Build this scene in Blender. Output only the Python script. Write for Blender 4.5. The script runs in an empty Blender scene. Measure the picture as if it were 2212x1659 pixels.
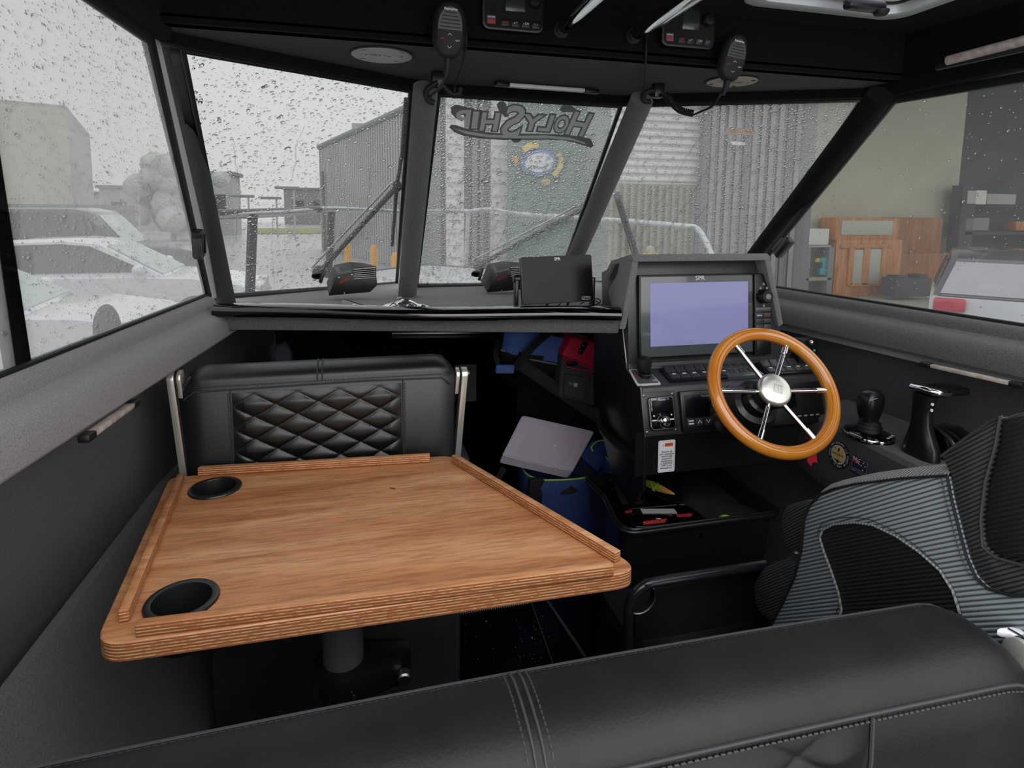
import bpy, bmesh, math, random
import numpy as np
from mathutils import Matrix, Vector, noise
random.seed(7); rng = np.random.default_rng(7)
S = bpy.context.scene
COL = S.collection
V = Vector
PI = math.pi
# ------------------------------------------------------------------ camera (boat frame: X starboard, Y bow, Z up, cabin sole z=0)
FPX, PCX, PCY = 1300.0, 1106.0, 620.0
EYE = V((0, 0, 1.40))
def _basis():
    d = V((770 - PCX, 455 - PCY, FPX)).normalized()
    v2 = V((7000 - PCX, 517.3 - PCY, FPX))
    n = d.cross(v2).normalized()
    if n.y < 0: n = -n
    lat = n.cross(d)
    if lat.x < 0: lat = -lat
    return Matrix((lat, d, -n))
RC = _basis()
cam = bpy.data.objects.new('camera', bpy.data.cameras.new('camera'))
COL.objects.link(cam)
cam.data.sensor_width = 36; cam.data.lens = FPX / 2212 * 36
cam.data.shift_y = (PCY - 829.5) / 2212
cam.data.clip_start = 0.02; cam.data.clip_end = 500
m3 = Matrix((RC.col[0], -RC.col[1], -RC.col[2])).transposed()
cam.matrix_world = Matrix.Translation(EYE) @ m3.to_4x4()
S.camera = cam
# ------------------------------------------------------------------ sky (even overcast) and exposure
W = bpy.data.worlds.new('overcast_sky'); S.world = W; W.use_nodes = True
wn, wl = W.node_tree.nodes, W.node_tree.links
wn.clear()
wo = wn.new('ShaderNodeOutputWorld'); wb = wn.new('ShaderNodeBackground')
tc = wn.new('ShaderNodeTexCoord'); sx = wn.new('ShaderNodeSeparateXYZ'); wr = wn.new('ShaderNodeValToRGB')
wl.new(tc.outputs['Generated'], sx.inputs[0]); wl.new(sx.outputs['Z'], wr.inputs[0])
wr.color_ramp.elements[0].position = 0.0; wr.color_ramp.elements[0].color = (.90, .91, .89, 1)
wr.color_ramp.elements[1].position = 0.9; wr.color_ramp.elements[1].color = (1.45, 1.47, 1.52, 1)
wl.new(wr.outputs[0], wb.inputs[0]); wl.new(wb.outputs[0], wo.inputs[0])
wb.inputs[1].default_value = 2.75
S.view_settings.view_transform = 'Standard'; S.view_settings.look = 'None'
S.view_settings.gamma = 1; S.view_settings.use_curve_mapping = False
S.view_settings.exposure = 0.0
S.cycles.use_denoising = True
S.cycles.max_bounces = 12; S.cycles.transparent_max_bounces = 24; S.cycles.transmission_bounces = 10
S.cycles.caustics_refractive = False; S.cycles.caustics_reflective = False
S.cycles.sample_clamp_indirect = 4

# ------------------------------------------------------------------ measuring: image point -> world point on a real plane
def ray(u, v): return RC @ V((u - PCX, v - PCY, FPX))
def az(u, v, z): r = ray(u, v); return EYE + r * ((z - EYE.z) / r.z)
def ay(u, v, y): r = ray(u, v); return EYE + r * (y / r.y)
def ax(u, v, x): r = ray(u, v); return EYE + r * (x / r.x)
def ap(u, v, p, n): r = ray(u, v); return EYE + r * ((V(p) - EYE).dot(n) / r.dot(n))
def frame(o, x, y):
    x = V(x).normalized(); z = x.cross(V(y)).normalized(); y = z.cross(x)
    return Matrix(((x.x, y.x, z.x, o[0]), (x.y, y.y, z.y, o[1]), (x.z, y.z, z.z, o[2]), (0, 0, 0, 1)))
class Plane:
    def __init__(s, o, x, y):
        s.M = frame(o, x, y); s.I = s.M.inverted(); s.n = s.M.col[2].xyz; s.o = V(o)
    def px(s, u, v): q = s.I @ ap(u, v, s.o, s.n); return (q.x, q.y)
    def pt(s, a, b, h=0.0): return s.M @ V((a, b, h))
    def at(s, a, b, h=0.0, rot=0.0): return s.M @ Matrix.Translation((a, b, h)) @ Matrix.Rotation(rot, 4, 'Z')

# ------------------------------------------------------------------ materials
def lin(c):
    if isinstance(c, str):
        c = c.lstrip('#'); c = [int(c[i:i + 2], 16) for i in (0, 2, 4)]
    return tuple((x / 255 / 12.92 if x <= 10 else ((x / 255 + .055) / 1.055) ** 2.4) for x in c) + (1,)
def mat(name, col, rough=.5, metal=0.0, spec=.5, var=None, bump=None, sheen=0.0, coat=0.0, emit=None, alpha=None, aniso=None):
    m = bpy.data.materials.new(name); m.use_nodes = True
    nt = m.node_tree; p = nt.nodes['Principled BSDF']
    p.inputs['Base Color'].default_value = lin(col)
    p.inputs['Roughness'].default_value = rough; p.inputs['Metallic'].default_value = metal
    p.inputs['Specular IOR Level'].default_value = spec
    p.inputs['Sheen Weight'].default_value = sheen; p.inputs['Sheen Roughness'].default_value = .4
    p.inputs['Coat Weight'].default_value = coat; p.inputs['Coat Roughness'].default_value = .05
    t = nt.nodes.new('ShaderNodeTexCoord')
    if var:                                                        # (scale, second colour, detail, stretch)
        n = nt.nodes.new('ShaderNodeTexNoise'); n.inputs['Scale'].default_value = var[0]; n.inputs['Detail'].default_value = var[2] if len(var) > 2 else 4
        mp = nt.nodes.new('ShaderNodeMapping')
        if len(var) > 3: mp.inputs['Scale'].default_value = var[3]
        nt.links.new(t.outputs['Object'], mp.inputs[0]); nt.links.new(mp.outputs[0], n.inputs['Vector'])
        r = nt.nodes.new('ShaderNodeValToRGB'); r.color_ramp.elements[0].position = .35; r.color_ramp.elements[1].position = .65
        r.color_ramp.elements[0].color = lin(col); r.color_ramp.elements[1].color = lin(var[1])
        nt.links.new(n.outputs[0], r.inputs[0]); nt.links.new(r.outputs[0], p.inputs['Base Color'])
    if bump:                                                       # (scale, strength, distance)
        n = nt.nodes.new('ShaderNodeTexNoise'); n.inputs['Scale'].default_value = bump[0]; n.inputs['Detail'].default_value = 5
        b = nt.nodes.new('ShaderNodeBump'); b.inputs['Strength'].default_value = bump[1]; b.inputs['Distance'].default_value = bump[2] if len(bump) > 2 else .002
        nt.links.new(t.outputs['Object'], n.inputs['Vector'])
        nt.links.new(n.outputs[0], b.inputs['Height']); nt.links.new(b.outputs[0], p.inputs['Normal'])
    if emit:
        p.inputs['Emission Color'].default_value = lin(emit[0]); p.inputs['Emission Strength'].default_value = emit[1]
    return m
def carpet(name, c1, c2, sheen=.25):
    return mat(name, c1, .95, spec=.1, var=(420, c2, 10), bump=(900, .8, .0025), sheen=sheen)
M = {}
M['carpet'] = carpet('carpet_grey', '#505051', '#6f6f70')
M['carpet_pad'] = carpet('carpet_pad', '#6c6967', '#8d8a88', .35)
M['carpet_dash'] = carpet('carpet_dash', '#6c6c6d', '#8a8a8b')
M['carpet_dark'] = carpet('carpet_dark', '#404042', '#58585a', .18)
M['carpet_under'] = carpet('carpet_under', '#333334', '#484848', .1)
M['carpet_black'] = carpet('carpet_black', '#0e0e0f', '#1a1a1b', .03)
M['berth'] = mat('berth_vinyl', '#453d52', .6, var=(6, '#50475e'))
M['plate_silver'] = mat('silver_plate', '#dfe3e0', .3, .25)
M['cap_steel'] = mat('polished_cap', '#efeee6', .3, .9)
M['sole'] = mat('sole_black', '#0a0a0b', .3, spec=.3)
M['soft_black'] = mat('soft_black', '#101012', .5, spec=.25)
M['black'] = mat('black_plastic', '#0d0d0f', .42)
M['satin'] = mat('black_satin', '#17181a', .3, bump=(900, .1, .0005))
M['gloss'] = mat('black_gloss', '#060607', .06, coat=1)
M['rubber'] = mat('black_rubber', '#0a0a0b', .65)
M['panel'] = mat('black_panel', '#333436', .36, var=(9, '#3c3d3f'))
M['leather'] = mat('black_leather', '#0e0e0f', .36, spec=.6, var=(5, '#141415'), bump=(420, .25, .0012))
M['leather_worn'] = mat('worn_leather', '#0c0c0d', .5, spec=.3, var=(9, '#151516', 7), bump=(300, .3, .0012))
M['stitch'] = mat('stitching', '#2c2c2e', .7)
M['alu'] = mat('brushed_aluminium', '#e2ddd3', .3, .75, bump=(300, .05, .0005))
M['chrome'] = mat('chrome', '#e8e8ea', .07, 1.0)
M['steel'] = mat('dull_steel', '#9d9ea1', .35, 1.0)
M['plate'] = mat('grey_plate', '#9b9b9c', .4, .6)
M['plate_cream'] = mat('cream_plate', '#a79e88', .5, .2)
M['white'] = mat('white_print', '#e9e9ea', .6)
M['grey_print'] = mat('grey_print', '#8b8d90', .6)
M['red_print'] = mat('red_print', '#c0243a', .6)
M['dark_print'] = mat('dark_print', '#2a3030', .6)
M['orange_print'] = mat('orange_print', '#e2633c', .6)
M['green_print'] = mat('green_print', '#3f8a74', .6)
M['yellow_print'] = mat('yellow_print', '#e0b53c', .6)
M['sticker'] = mat('sticker_white', '#f4f4f7', .45)
M['navy'] = mat('navy_fabric', '#1b1c3c', .8)
M['blue'] = mat('blue_nylon', '#5878c0', .7, var=(12, '#4868b0'), bump=(60, .5, .004))
M['navy_nylon'] = mat('navy_nylon', '#3a5290', .65, var=(8, '#2f4478'), bump=(40, .6, .008))
M['red'] = mat('red_nylon', '#d81e48', .55, bump=(90, .3, .002))
M['charcoal'] = mat('charcoal_fabric', '#48434b', .8, bump=(300, .3, .001))
M['webbing'] = mat('black_webbing', '#101013', .8, bump=(500, .4, .001))
M['lime'] = mat('lime_piping', '#a4cc58', .5)
M['red_tag'] = mat('red_webbing', '#c41c30', .7)
M['strip_light'] = mat('led_strip_lens', '#b9b2a8', .5, var=(60, '#a08a84'))
M['lens_white'] = mat('lamp_lens', '#c9cac8', .35)
M['screen_dark'] = mat('dark_screen', '#101116', .22, spec=.2)
M['screen_sky_glow'] = mat('sky_glow_screen', '#4c4d62', .12, coat=.5, emit=('#8f90c4', .62))  # screen is off; its sky reflection is put in as lavender emission
M['screen_lcd'] = mat('grey_lcd', '#2e3634', .2, coat=.3)
M['bezel'] = mat('grey_bezel', '#54585a', .22, coat=.4)
M['tube_grey'] = mat('grey_painted_tube', '#57585a', .45)
M['black_tube'] = mat('black_painted_tube', '#1a1b1e', .25)
M['rim_wood'] = None

def wood(name, axis, c=('#6b3614', '#a3622c', '#c78e55'), scale=1.0, rough=.45, coat=.0):
    m = bpy.data.materials.new(name); m.use_nodes = True
    nt = m.node_tree; p = nt.nodes['Principled BSDF']; L = nt.links
    t = nt.nodes.new('ShaderNodeTexCoord'); mp = nt.nodes.new('ShaderNodeMapping')
    st = [9, 9, 9]; st[axis] = .9
    mp.inputs['Scale'].default_value = [x * scale for x in st]
    L.new(t.outputs['Object'], mp.inputs[0])
    n1 = nt.nodes.new('ShaderNodeTexNoise'); n1.inputs['Scale'].default_value = 1.6; n1.inputs['Detail'].default_value = 8; n1.inputs['Distortion'].default_value = .8
    n2 = nt.nodes.new('ShaderNodeTexNoise'); n2.inputs['Scale'].default_value = 22; n2.inputs['Detail'].default_value = 6
    L.new(mp.outputs[0], n1.inputs['Vector']); L.new(mp.outputs[0], n2.inputs['Vector'])
    r1 = nt.nodes.new('ShaderNodeValToRGB'); e = r1.color_ramp.elements
    e[0].position = .28; e[0].color = lin(c[0]); e[1].position = .72; e[1].color = lin(c[2])
    k = e.new(.5); k.color = lin(c[1])
    L.new(n1.outputs[0], r1.inputs[0])
    r2 = nt.nodes.new('ShaderNodeValToRGB'); r2.color_ramp.elements[0].position = .36; r2.color_ramp.elements[1].position = .56
    r2.color_ramp.elements[0].color = (.62, .55, .5, 1); r2.color_ramp.elements[1].color = (1, 1, 1, 1)
    L.new(n2.outputs[0], r2.inputs[0])
    mx = nt.nodes.new('ShaderNodeMix'); mx.data_type = 'RGBA'; mx.blend_type = 'MULTIPLY'; mx.inputs[0].default_value = .75
    L.new(r1.outputs[0], mx.inputs[6]); L.new(r2.outputs[0], mx.inputs[7]); L.new(mx.outputs[2], p.inputs['Base Color'])
    p.inputs['Roughness'].default_value = rough; p.inputs['Coat Weight'].default_value = coat; p.inputs['Coat Roughness'].default_value = .25
    b = nt.nodes.new('ShaderNodeBump'); b.inputs['Strength'].default_value = .12; b.inputs['Distance'].default_value = .001
    L.new(n2.outputs[0], b.inputs['Height']); L.new(b.outputs[0], p.inputs['Normal'])
    return m
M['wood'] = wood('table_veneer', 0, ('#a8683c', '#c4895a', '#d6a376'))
M['rim_wood'] = mat('varnished_rim', '#cc8228', .22, var=(9, '#bd6f1e', 5), coat=.8)
M['rim_dark'] = mat('varnished_rim_dark', '#a25513', .22, var=(14, '#8c460f', 5), coat=.8)
def ply(name):
    m = bpy.data.materials.new(name); m.use_nodes = True
    nt = m.node_tree; p = nt.nodes['Principled BSDF']; L = nt.links
    t = nt.nodes.new('ShaderNodeTexCoord'); s = nt.nodes.new('ShaderNodeSeparateXYZ'); L.new(t.outputs['Object'], s.inputs[0])
    def nz(scale, detail, st):
        mp = nt.nodes.new('ShaderNodeMapping'); mp.inputs['Scale'].default_value = st; L.new(t.outputs['Object'], mp.inputs[0])
        n = nt.nodes.new('ShaderNodeTexNoise'); n.inputs['Scale'].default_value = scale; n.inputs['Detail'].default_value = detail; L.new(mp.outputs[0], n.inputs['Vector']); return n
    n = nz(120, 4, (1, 1, 1)); n2 = nz(60, 3, (1, 1, 3))
    def math_(op, a, b=None, c=None):
        q = nt.nodes.new('ShaderNodeMath'); q.operation = op
        for k, x in enumerate((a, b, c)):
            if x is None: continue
            if isinstance(x, (int, float)): q.inputs[k].default_value = x
            else: L.new(x, q.inputs[k])
        return q.outputs[0]
    ph = math_('MULTIPLY_ADD', n.outputs[0], 1.6, math_('MULTIPLY', s.outputs['Z'], 2 * PI / .0052))
    w = math_('MULTIPLY_ADD', math_('SINE', ph), .5, .5)
    r = nt.nodes.new('ShaderNodeValToRGB'); e = r.color_ramp.elements
    e[0].position = .1; e[0].color = lin('#8a4f2e'); e[1].position = .75; e[1].color = lin('#ad7346'); L.new(w, r.inputs[0])
    line = math_('MULTIPLY', math_('GREATER_THAN', w, .86), math_('GREATER_THAN', n2.outputs[0], .47))
    mx = nt.nodes.new('ShaderNodeMix'); mx.data_type = 'RGBA'; L.new(math_('MULTIPLY', line, .8), mx.inputs[0]); L.new(r.outputs[0], mx.inputs[6]); mx.inputs[7].default_value = lin('#dcb987')
    L.new(mx.outputs[2], p.inputs['Base Color']); p.inputs['Roughness'].default_value = .6
    return m
M['ply'] = ply('ply_edge')
def ribs(name, c1, c2, period, direction, rough=.45, strength=.8):
    m = bpy.data.materials.new(name); m.use_nodes = True
    nt = m.node_tree; p = nt.nodes['Principled BSDF']; L = nt.links
    t = nt.nodes.new('ShaderNodeTexCoord'); d = nt.nodes.new('ShaderNodeVectorMath'); d.operation = 'DOT_PRODUCT'
    d.inputs[1].default_value = V(direction).normalized(); L.new(t.outputs['Object'], d.inputs[0])
    mu = nt.nodes.new('ShaderNodeMath'); mu.operation = 'MULTIPLY'; mu.inputs[1].default_value = 2 * PI / period; L.new(d.outputs['Value'], mu.inputs[0])
    si = nt.nodes.new('ShaderNodeMath'); si.operation = 'SINE'; L.new(mu.outputs[0], si.inputs[0])
    ma = nt.nodes.new('ShaderNodeMath'); ma.operation = 'MULTIPLY_ADD'; ma.inputs[1].default_value = .5; ma.inputs[2].default_value = .5; L.new(si.outputs[0], ma.inputs[0])
    r = nt.nodes.new('ShaderNodeValToRGB'); r.color_ramp.elements[0].color = lin(c1); r.color_ramp.elements[1].color = lin(c2)
    r.color_ramp.elements[0].position = .1; r.color_ramp.elements[1].position = .6
    L.new(ma.outputs[0], r.inputs[0]); L.new(r.outputs[0], p.inputs['Base Color'])
    b = nt.nodes.new('ShaderNodeBump'); b.inputs['Strength'].default_value = strength; b.inputs['Distance'].default_value = period * .25
    L.new(ma.outputs[0], b.inputs['Height']); L.new(b.outputs[0], p.inputs['Normal'])
    p.inputs['Roughness'].default_value = rough
    return m
M['rib_grey'] = ribs('ribbed_grey_vinyl', '#3c4246', '#868e92', .0066, (0, .78, 1))
M['rib_light'] = ribs('ribbed_light_vinyl', '#5d5d5d', '#8b8b8a', .006, (0, 1, .1), .5, .5)
M['rib_dark'] = ribs('ribbed_dark_vinyl', '#161617', '#3f4041', .0055, (0, .95, 1), .5)
M['rib_black'] = ribs('ribbed_black_vinyl', '#050505', '#131314', .0062, (0, .75, 1), .6)

def glass(name, tint, film=0.0, film_col=(.9, .9, .9)):
    m = bpy.data.materials.new(name); m.use_nodes = True
    nt = m.node_tree; nt.nodes.clear(); L = nt.links
    o = nt.nodes.new('ShaderNodeOutputMaterial'); tr = nt.nodes.new('ShaderNodeBsdfTransparent'); tr.inputs[0].default_value = tint + (1,)
    g = nt.nodes.new('ShaderNodeBsdfGlossy'); g.inputs['Roughness'].default_value = .02; g.inputs[0].default_value = (1, 1, 1, 1)
    lw = nt.nodes.new('ShaderNodeLayerWeight'); lw.inputs[0].default_value = .5
    pw = nt.nodes.new('ShaderNodeMath'); pw.operation = 'POWER'; pw.inputs[1].default_value = 5; L.new(lw.outputs['Facing'], pw.inputs[0])
    sc_ = nt.nodes.new('ShaderNodeMath'); sc_.operation = 'MULTIPLY_ADD'; sc_.inputs[1].default_value = .25; sc_.inputs[2].default_value = .012; L.new(pw.outputs[0], sc_.inputs[0])
    mx = nt.nodes.new('ShaderNodeMixShader'); L.new(sc_.outputs[0], mx.inputs[0]); L.new(tr.outputs[0], mx.inputs[1]); L.new(g.outputs[0], mx.inputs[2])
    last = mx
    if film:
        t = nt.nodes.new('ShaderNodeBsdfTranslucent'); t.inputs[0].default_value = film_col + (1,)
        m2 = nt.nodes.new('ShaderNodeMixShader'); m2.inputs[0].default_value = film
        L.new(mx.outputs[0], m2.inputs[1]); L.new(t.outputs[0], m2.inputs[2]); last = m2
    L.new(last.outputs[0], o.inputs[0])
    return m
TINT = (.232, .235, .232)
M['glass'] = glass('tinted_glass', TINT, .035, (.6, .6, .6))
M['glass_wet'] = glass('rain_filmed_glass', TINT, .09, (.6, .62, .61))
M['glass_film'] = glass('wet_tinted_glass', (.175, .177, .175), .16, (.55, .55, .55))
M['glass_right'] = glass('streaked_tinted_glass', (.29, .292, .284), .05, (.6, .6, .6))
M['smoke'] = glass('smoked_acrylic', (.5, .5, .55), .25, (.8, .8, .9))
def water():
    m = bpy.data.materials.new('rain_water'); m.use_nodes = True
    nt = m.node_tree; nt.nodes.clear(); L = nt.links
    o = nt.nodes.new('ShaderNodeOutputMaterial'); r = nt.nodes.new('ShaderNodeBsdfGlass'); r.inputs['IOR'].default_value = 1.33; r.inputs['Roughness'].default_value = 0
    L.new(r.outputs[0], o.inputs[0]); return m
M['water'] = water()
def clear_plastic(nm_, fac):
    m = bpy.data.materials.new(nm_); m.use_nodes = True
    nt = m.node_tree; nt.nodes.clear(); L = nt.links
    o = nt.nodes.new('ShaderNodeOutputMaterial'); tr = nt.nodes.new('ShaderNodeBsdfTransparent'); tr.inputs[0].default_value = (.93, .91, .94, 1)
    d = nt.nodes.new('ShaderNodeBsdfPrincipled'); d.inputs['Base Color'].default_value = (.92, .86, .93, 1); d.inputs['Roughness'].default_value = .25
    mx = nt.nodes.new('ShaderNodeMixShader'); mx.inputs[0].default_value = fac
    L.new(tr.outputs[0], mx.inputs[1]); L.new(d.outputs[0], mx.inputs[2]); L.new(mx.outputs[0], o.inputs[0]); return m
M['clear'] = clear_plastic('clear_plastic', .36)
M['milky'] = clear_plastic('milky_plastic', .92)
# outside
M['asphalt'] = mat('wet_asphalt', '#a5a6a7', .3, var=(.8, '#b4b5b5'), bump=(60, .2, .004))
M['grass'] = mat('grass', '#7d8a55', .95, var=(3, '#93a068'), bump=(30, .8, .03))
M['car_white'] = mat('white_paint', '#e9eaec', .25, coat=.6)
M['car_dark'] = mat('dark_paint', '#4c4e51', .25, coat=.6)
M['car_silver'] = mat('silver_paint', '#c9cbd0', .3, .3, coat=.5)
M['car_glass'] = mat('car_glass', '#27302f', .08, coat=.3)
M['car_glass_green'] = mat('car_glass_green', '#a8bdb4', .1, coat=.4)
M['car_window_reflect'] = mat('reflection_car_window', '#9fa0a6', .2)  # rear window's reflected light put into its pale colour
M['tyre'] = mat('tyre', '#2a2a2b', .8)
M['tail'] = mat('tail_lamp', '#b3243b', .25, coat=.5)
M['cream_wall'] = mat('cream_cladding', '#cbc9b8', .8, var=(.5, '#c2c0b0'))
M['grey_clad'] = mat('grey_cladding', '#b9b7b6', .7, var=(.4, '#b0aeac'))
M['dark_grey'] = mat('dark_grey_cladding', '#858988', .7)
M['sage_wall'] = mat('sage_wall', '#b4bbb5', .8, var=(.4, '#a8b0aa'))
M['white_clad'] = mat('white_cladding', '#e2e3df', .6)
M['khaki'] = mat('khaki_panel', '#a19e88', .8, var=(.9, '#97947f'))
M['curtain'] = mat('grey_curtain', '#9a9899', .85, var=(2, '#8a898b'))
M['curtain_dark'] = mat('dark_curtain', '#6e6f71', .85)
M['sign_green'] = mat('dark_green_sign', '#6f837b', .6, var=(1, '#7a8d85'))
M['sign_blue'] = mat('sign_blue', '#7f97cf', .6)
M['sign_yellow'] = mat('sign_yellow', '#f0d069', .6)
M['galv'] = mat('galvanised_tube', '#b9bbbd', .35, .8)
M['dark_tube'] = mat('dark_tube', '#46494b', .4, .3)
M['rope'] = mat('pale_rope', '#e6e4da', .8)
M['yellow'] = mat('yellow_paint', '#e3a53a', .5)
M['deck'] = mat('deck_grey', '#c4c6c7', .35, var=(5, '#b6b8ba'), bump=(150, .3, .002))
M['shed_wall'] = mat('shed_lining', '#d0cfb8', .8, var=(.4, '#c6c5ae'))
M['shed_dark'] = mat('shed_dark', '#4a4d50', .8)
M['shed_floor'] = mat('concrete', '#c3c3b6', .6, var=(.8, '#b6b6aa'))
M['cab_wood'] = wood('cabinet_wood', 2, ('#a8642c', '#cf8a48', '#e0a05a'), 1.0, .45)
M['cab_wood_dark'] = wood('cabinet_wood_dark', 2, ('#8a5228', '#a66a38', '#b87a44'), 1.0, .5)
M['foggy'] = mat('frosted_glass', '#b9bcae', .3)
M['teal'] = mat('teal_plastic', '#3fa6b0', .5)
M['tree'] = mat('hazed_foliage', '#ccd3c8', .9, var=(1.5, '#d8ddd2'), bump=(6, 1, .3))  # distance haze put into the colour, leaves paled toward the sky
M['lure_green'] = mat('lure_green', '#9cc043', .3, coat=.6)
M['lure_orange'] = mat('lure_orange', '#d9a04f', .3, coat=.6)
M['paper'] = mat('pale_label', '#bfc0bd', .6)
M['lime_disc'] = mat('lime_plastic', '#9bc42f', .5)

# ------------------------------------------------------------------ mesh builder
class G:
    def __init__(s): s.b = bmesh.new(); s.mi = 0
    def _take(s, t, Mx=None):
        if Mx is not None: bmesh.ops.transform(t, matrix=Mx, verts=t.verts)
        for f in t.faces: f.material_index = s.mi
        me = bpy.data.meshes.new('tmp'); t.to_mesh(me); t.free(); s.b.from_mesh(me); bpy.data.meshes.remove(me)
        return s
    def box(s, c, size, Mx=None, bev=0.0, seg=2):
        t = bmesh.new(); bmesh.ops.create_cube(t, size=1)
        bmesh.ops.transform(t, matrix=Matrix.Translation(c) @ Matrix.Diagonal((*size, 1)), verts=t.verts)
        if bev: bmesh.ops.bevel(t, geom=list(t.edges), offset=bev, segments=seg, affect='EDGES', profile=.5)
        return s._take(t, Mx)
    def prism(s, pts, vec, bev=0.0, seg=2, Mx=None, capmat=None, sidemat=None):
        t = bmesh.new(); vs = [t.verts.new(V(p)) for p in pts]; f = t.faces.new(vs)
        r = bmesh.ops.extrude_face_region(t, geom=[f]); bmesh.ops.translate(t, vec=V(vec), verts=[e for e in r['geom'] if isinstance(e, bmesh.types.BMVert)])
        bmesh.ops.recalc_face_normals(t, faces=t.faces)
        if bev: bmesh.ops.bevel(t, geom=list(t.edges), offset=bev, segments=seg, affect='EDGES', profile=.5, clamp_overlap=True)
        return s._take(t, Mx)
    def tube(s, pts, r, n=10, caps=True, closed=False, flat=1.0):
        pts = [V(p) for p in pts]; t = bmesh.new(); rings = []; N = len(pts); prev = None
        for i, p in enumerate(pts):
            if closed: d = pts[(i + 1) % N] - pts[i - 1]
            else: d = pts[min(i + 1, N - 1)] - pts[max(i - 1, 0)]
            d.normalize()
            if prev is None:
                a = d.cross(V((0, 0, 1)));
                if a.length < .05: a = d.cross(V((0, 1, 0)))
            else: a = prev - d * prev.dot(d)
            a.normalize(); prev = a; c = d.cross(a)
            rr = r[i] if isinstance(r, (list, tuple)) else r
            rings.append([t.verts.new(p + (a * math.cos(2 * PI * k / n) + c * math.sin(2 * PI * k / n) * flat) * rr) for k in range(n)])
        for i in range(N if closed else N - 1):
            A, B = rings[i], rings[(i + 1) % N]
            for k in range(n): t.faces.new((A[k], A[(k + 1) % n], B[(k + 1) % n], B[k]))
        if caps and not closed: t.faces.new(rings[0][::-1]); t.faces.new(rings[-1])
        bmesh.ops.recalc_face_normals(t, faces=t.faces)
        return s._take(t)
    def lathe(s, prof, Mx=None, n=24):
        t = bmesh.new(); rings = []
        for r, h in prof:
            rings.append([t.verts.new((0, 0, h))] if r < 1e-6 else [t.verts.new((r * math.cos(2 * PI * k / n), r * math.sin(2 * PI * k / n), h)) for k in range(n)])
        for A, B in zip(rings, rings[1:]):
            for k in range(n):
                q = [A[k % len(A)], A[(k + 1) % len(A)], B[(k + 1) % len(B)], B[k % len(B)]]
                u = []
                for x in q:
                    if x not in u: u.append(x)
                if len(u) > 2: t.faces.new(u)
        bmesh.ops.recalc_face_normals(t, faces=t.faces)
        return s._take(t, Mx)
    def cyl(s, Mx, r, h, n=20, bev=0.0):
        b = bev; p = [(0, 0), (r - b, 0), (r, b), (r, h - b), (r - b, h), (0, h)] if b else [(0, 0), (r, 0), (r, h), (0, h)]
        return s.lathe(p, Mx, n)
    def grid(s, fn, nu, nv, flip=False):
        t = bmesh.new(); P = [[t.verts.new(V(fn(i / nu, j / nv))) for j in range(nv + 1)] for i in range(nu + 1)]
        for i in range(nu):
            for j in range(nv):
                q = (P[i][j], P[i + 1][j], P[i + 1][j + 1], P[i][j + 1]); t.faces.new(q[::-1] if flip else q)
        return s._take(t)
    def quad(s, *p): return s.face(p)
    def face(s, pts):
        t = bmesh.new(); t.faces.new([t.verts.new(V(p)) for p in pts]); return s._take(t)
    def ball(s, c, size, Mx=None, sub=3):
        t = bmesh.new(); bmesh.ops.create_icosphere(t, subdivisions=sub, radius=1)
        bmesh.ops.transform(t, matrix=Matrix.Translation(c) @ Matrix.Diagonal((*size, 1)), verts=t.verts)
        return s._take(t, Mx)
    def loft(s, sections, closed=False, caps=True):
        t = bmesh.new(); R = [[t.verts.new(V(p)) for p in sec] for sec in sections]; n = len(R[0])
        for A, B in zip(R, R[1:]):
            for k in range(n if closed else n - 1): t.faces.new((A[k], A[(k + 1) % n], B[(k + 1) % n], B[k]))
        if closed and caps: t.faces.new(R[0][::-1]); t.faces.new(R[-1])
        bmesh.ops.recalc_face_normals(t, faces=t.faces)
        return s._take(t)
    def done(s, name, m, parent=None, label=None, ang=38, smooth=True):
        me = bpy.data.meshes.new(name); s.b.to_mesh(me); s.b.free()
        for x in (m if isinstance(m, (list, tuple)) else [m]): me.materials.append(M[x] if isinstance(x, str) else x)
        if smooth:
            me.shade_smooth(); me.set_sharp_from_angle(angle=math.radians(ang))
        o = bpy.data.objects.new(name, me); COL.objects.link(o)
        if parent is not None: adopt(o, parent)
        if label: o['label'] = label
        return o
def adopt(o, parent):
    o.parent = parent
    o.matrix_parent_inverse = Matrix.Translation(-V(parent.location) if parent.parent is None else V((0, 0, 0)))
def tag(o, label, cat, group=None, kind=None):
    o['label'] = label; o['category'] = cat
    if group: o['group'] = group
    if kind: o['kind'] = kind
    return o
def thing(name, loc, label, cat, group=None):
    o = bpy.data.objects.new(name, None); COL.objects.link(o); o.location = V(loc); o.empty_display_size = .05
    return tag(o, label, cat, group)
def struct(o, label=None): 
    o['kind'] = 'structure'
    if label: o['label'] = label
    return o
def root(name, loc, label):
    o = bpy.data.objects.new(name, None); COL.objects.link(o); o.location = V(loc); return struct(o, label)
def text(s, Mx, size, m, parent, name='lettering', align='CENTER', extrude=.0002, xs=1.0, offset=0.0):
    c = bpy.data.curves.new(name, 'FONT'); c.body = s; c.size = size; c.align_x = align; c.align_y = 'CENTER'; c.extrude = extrude; c.offset = offset; c.resolution_u = 3
    tmp = bpy.data.objects.new(name, c); COL.objects.link(tmp)
    dg = bpy.context.evaluated_depsgraph_get(); me = bpy.data.meshes.new_from_object(tmp.evaluated_get(dg))
    bpy.data.objects.remove(tmp); bpy.data.curves.remove(c)
    me.transform(Mx @ Matrix.Diagonal((xs, 1, 1, 1))); me.materials.clear(); me.materials.append(M[m]); me.name = name
    o = bpy.data.objects.new(name, me); COL.objects.link(o)
    if parent is not None: adopt(o, parent)
    return o
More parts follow.
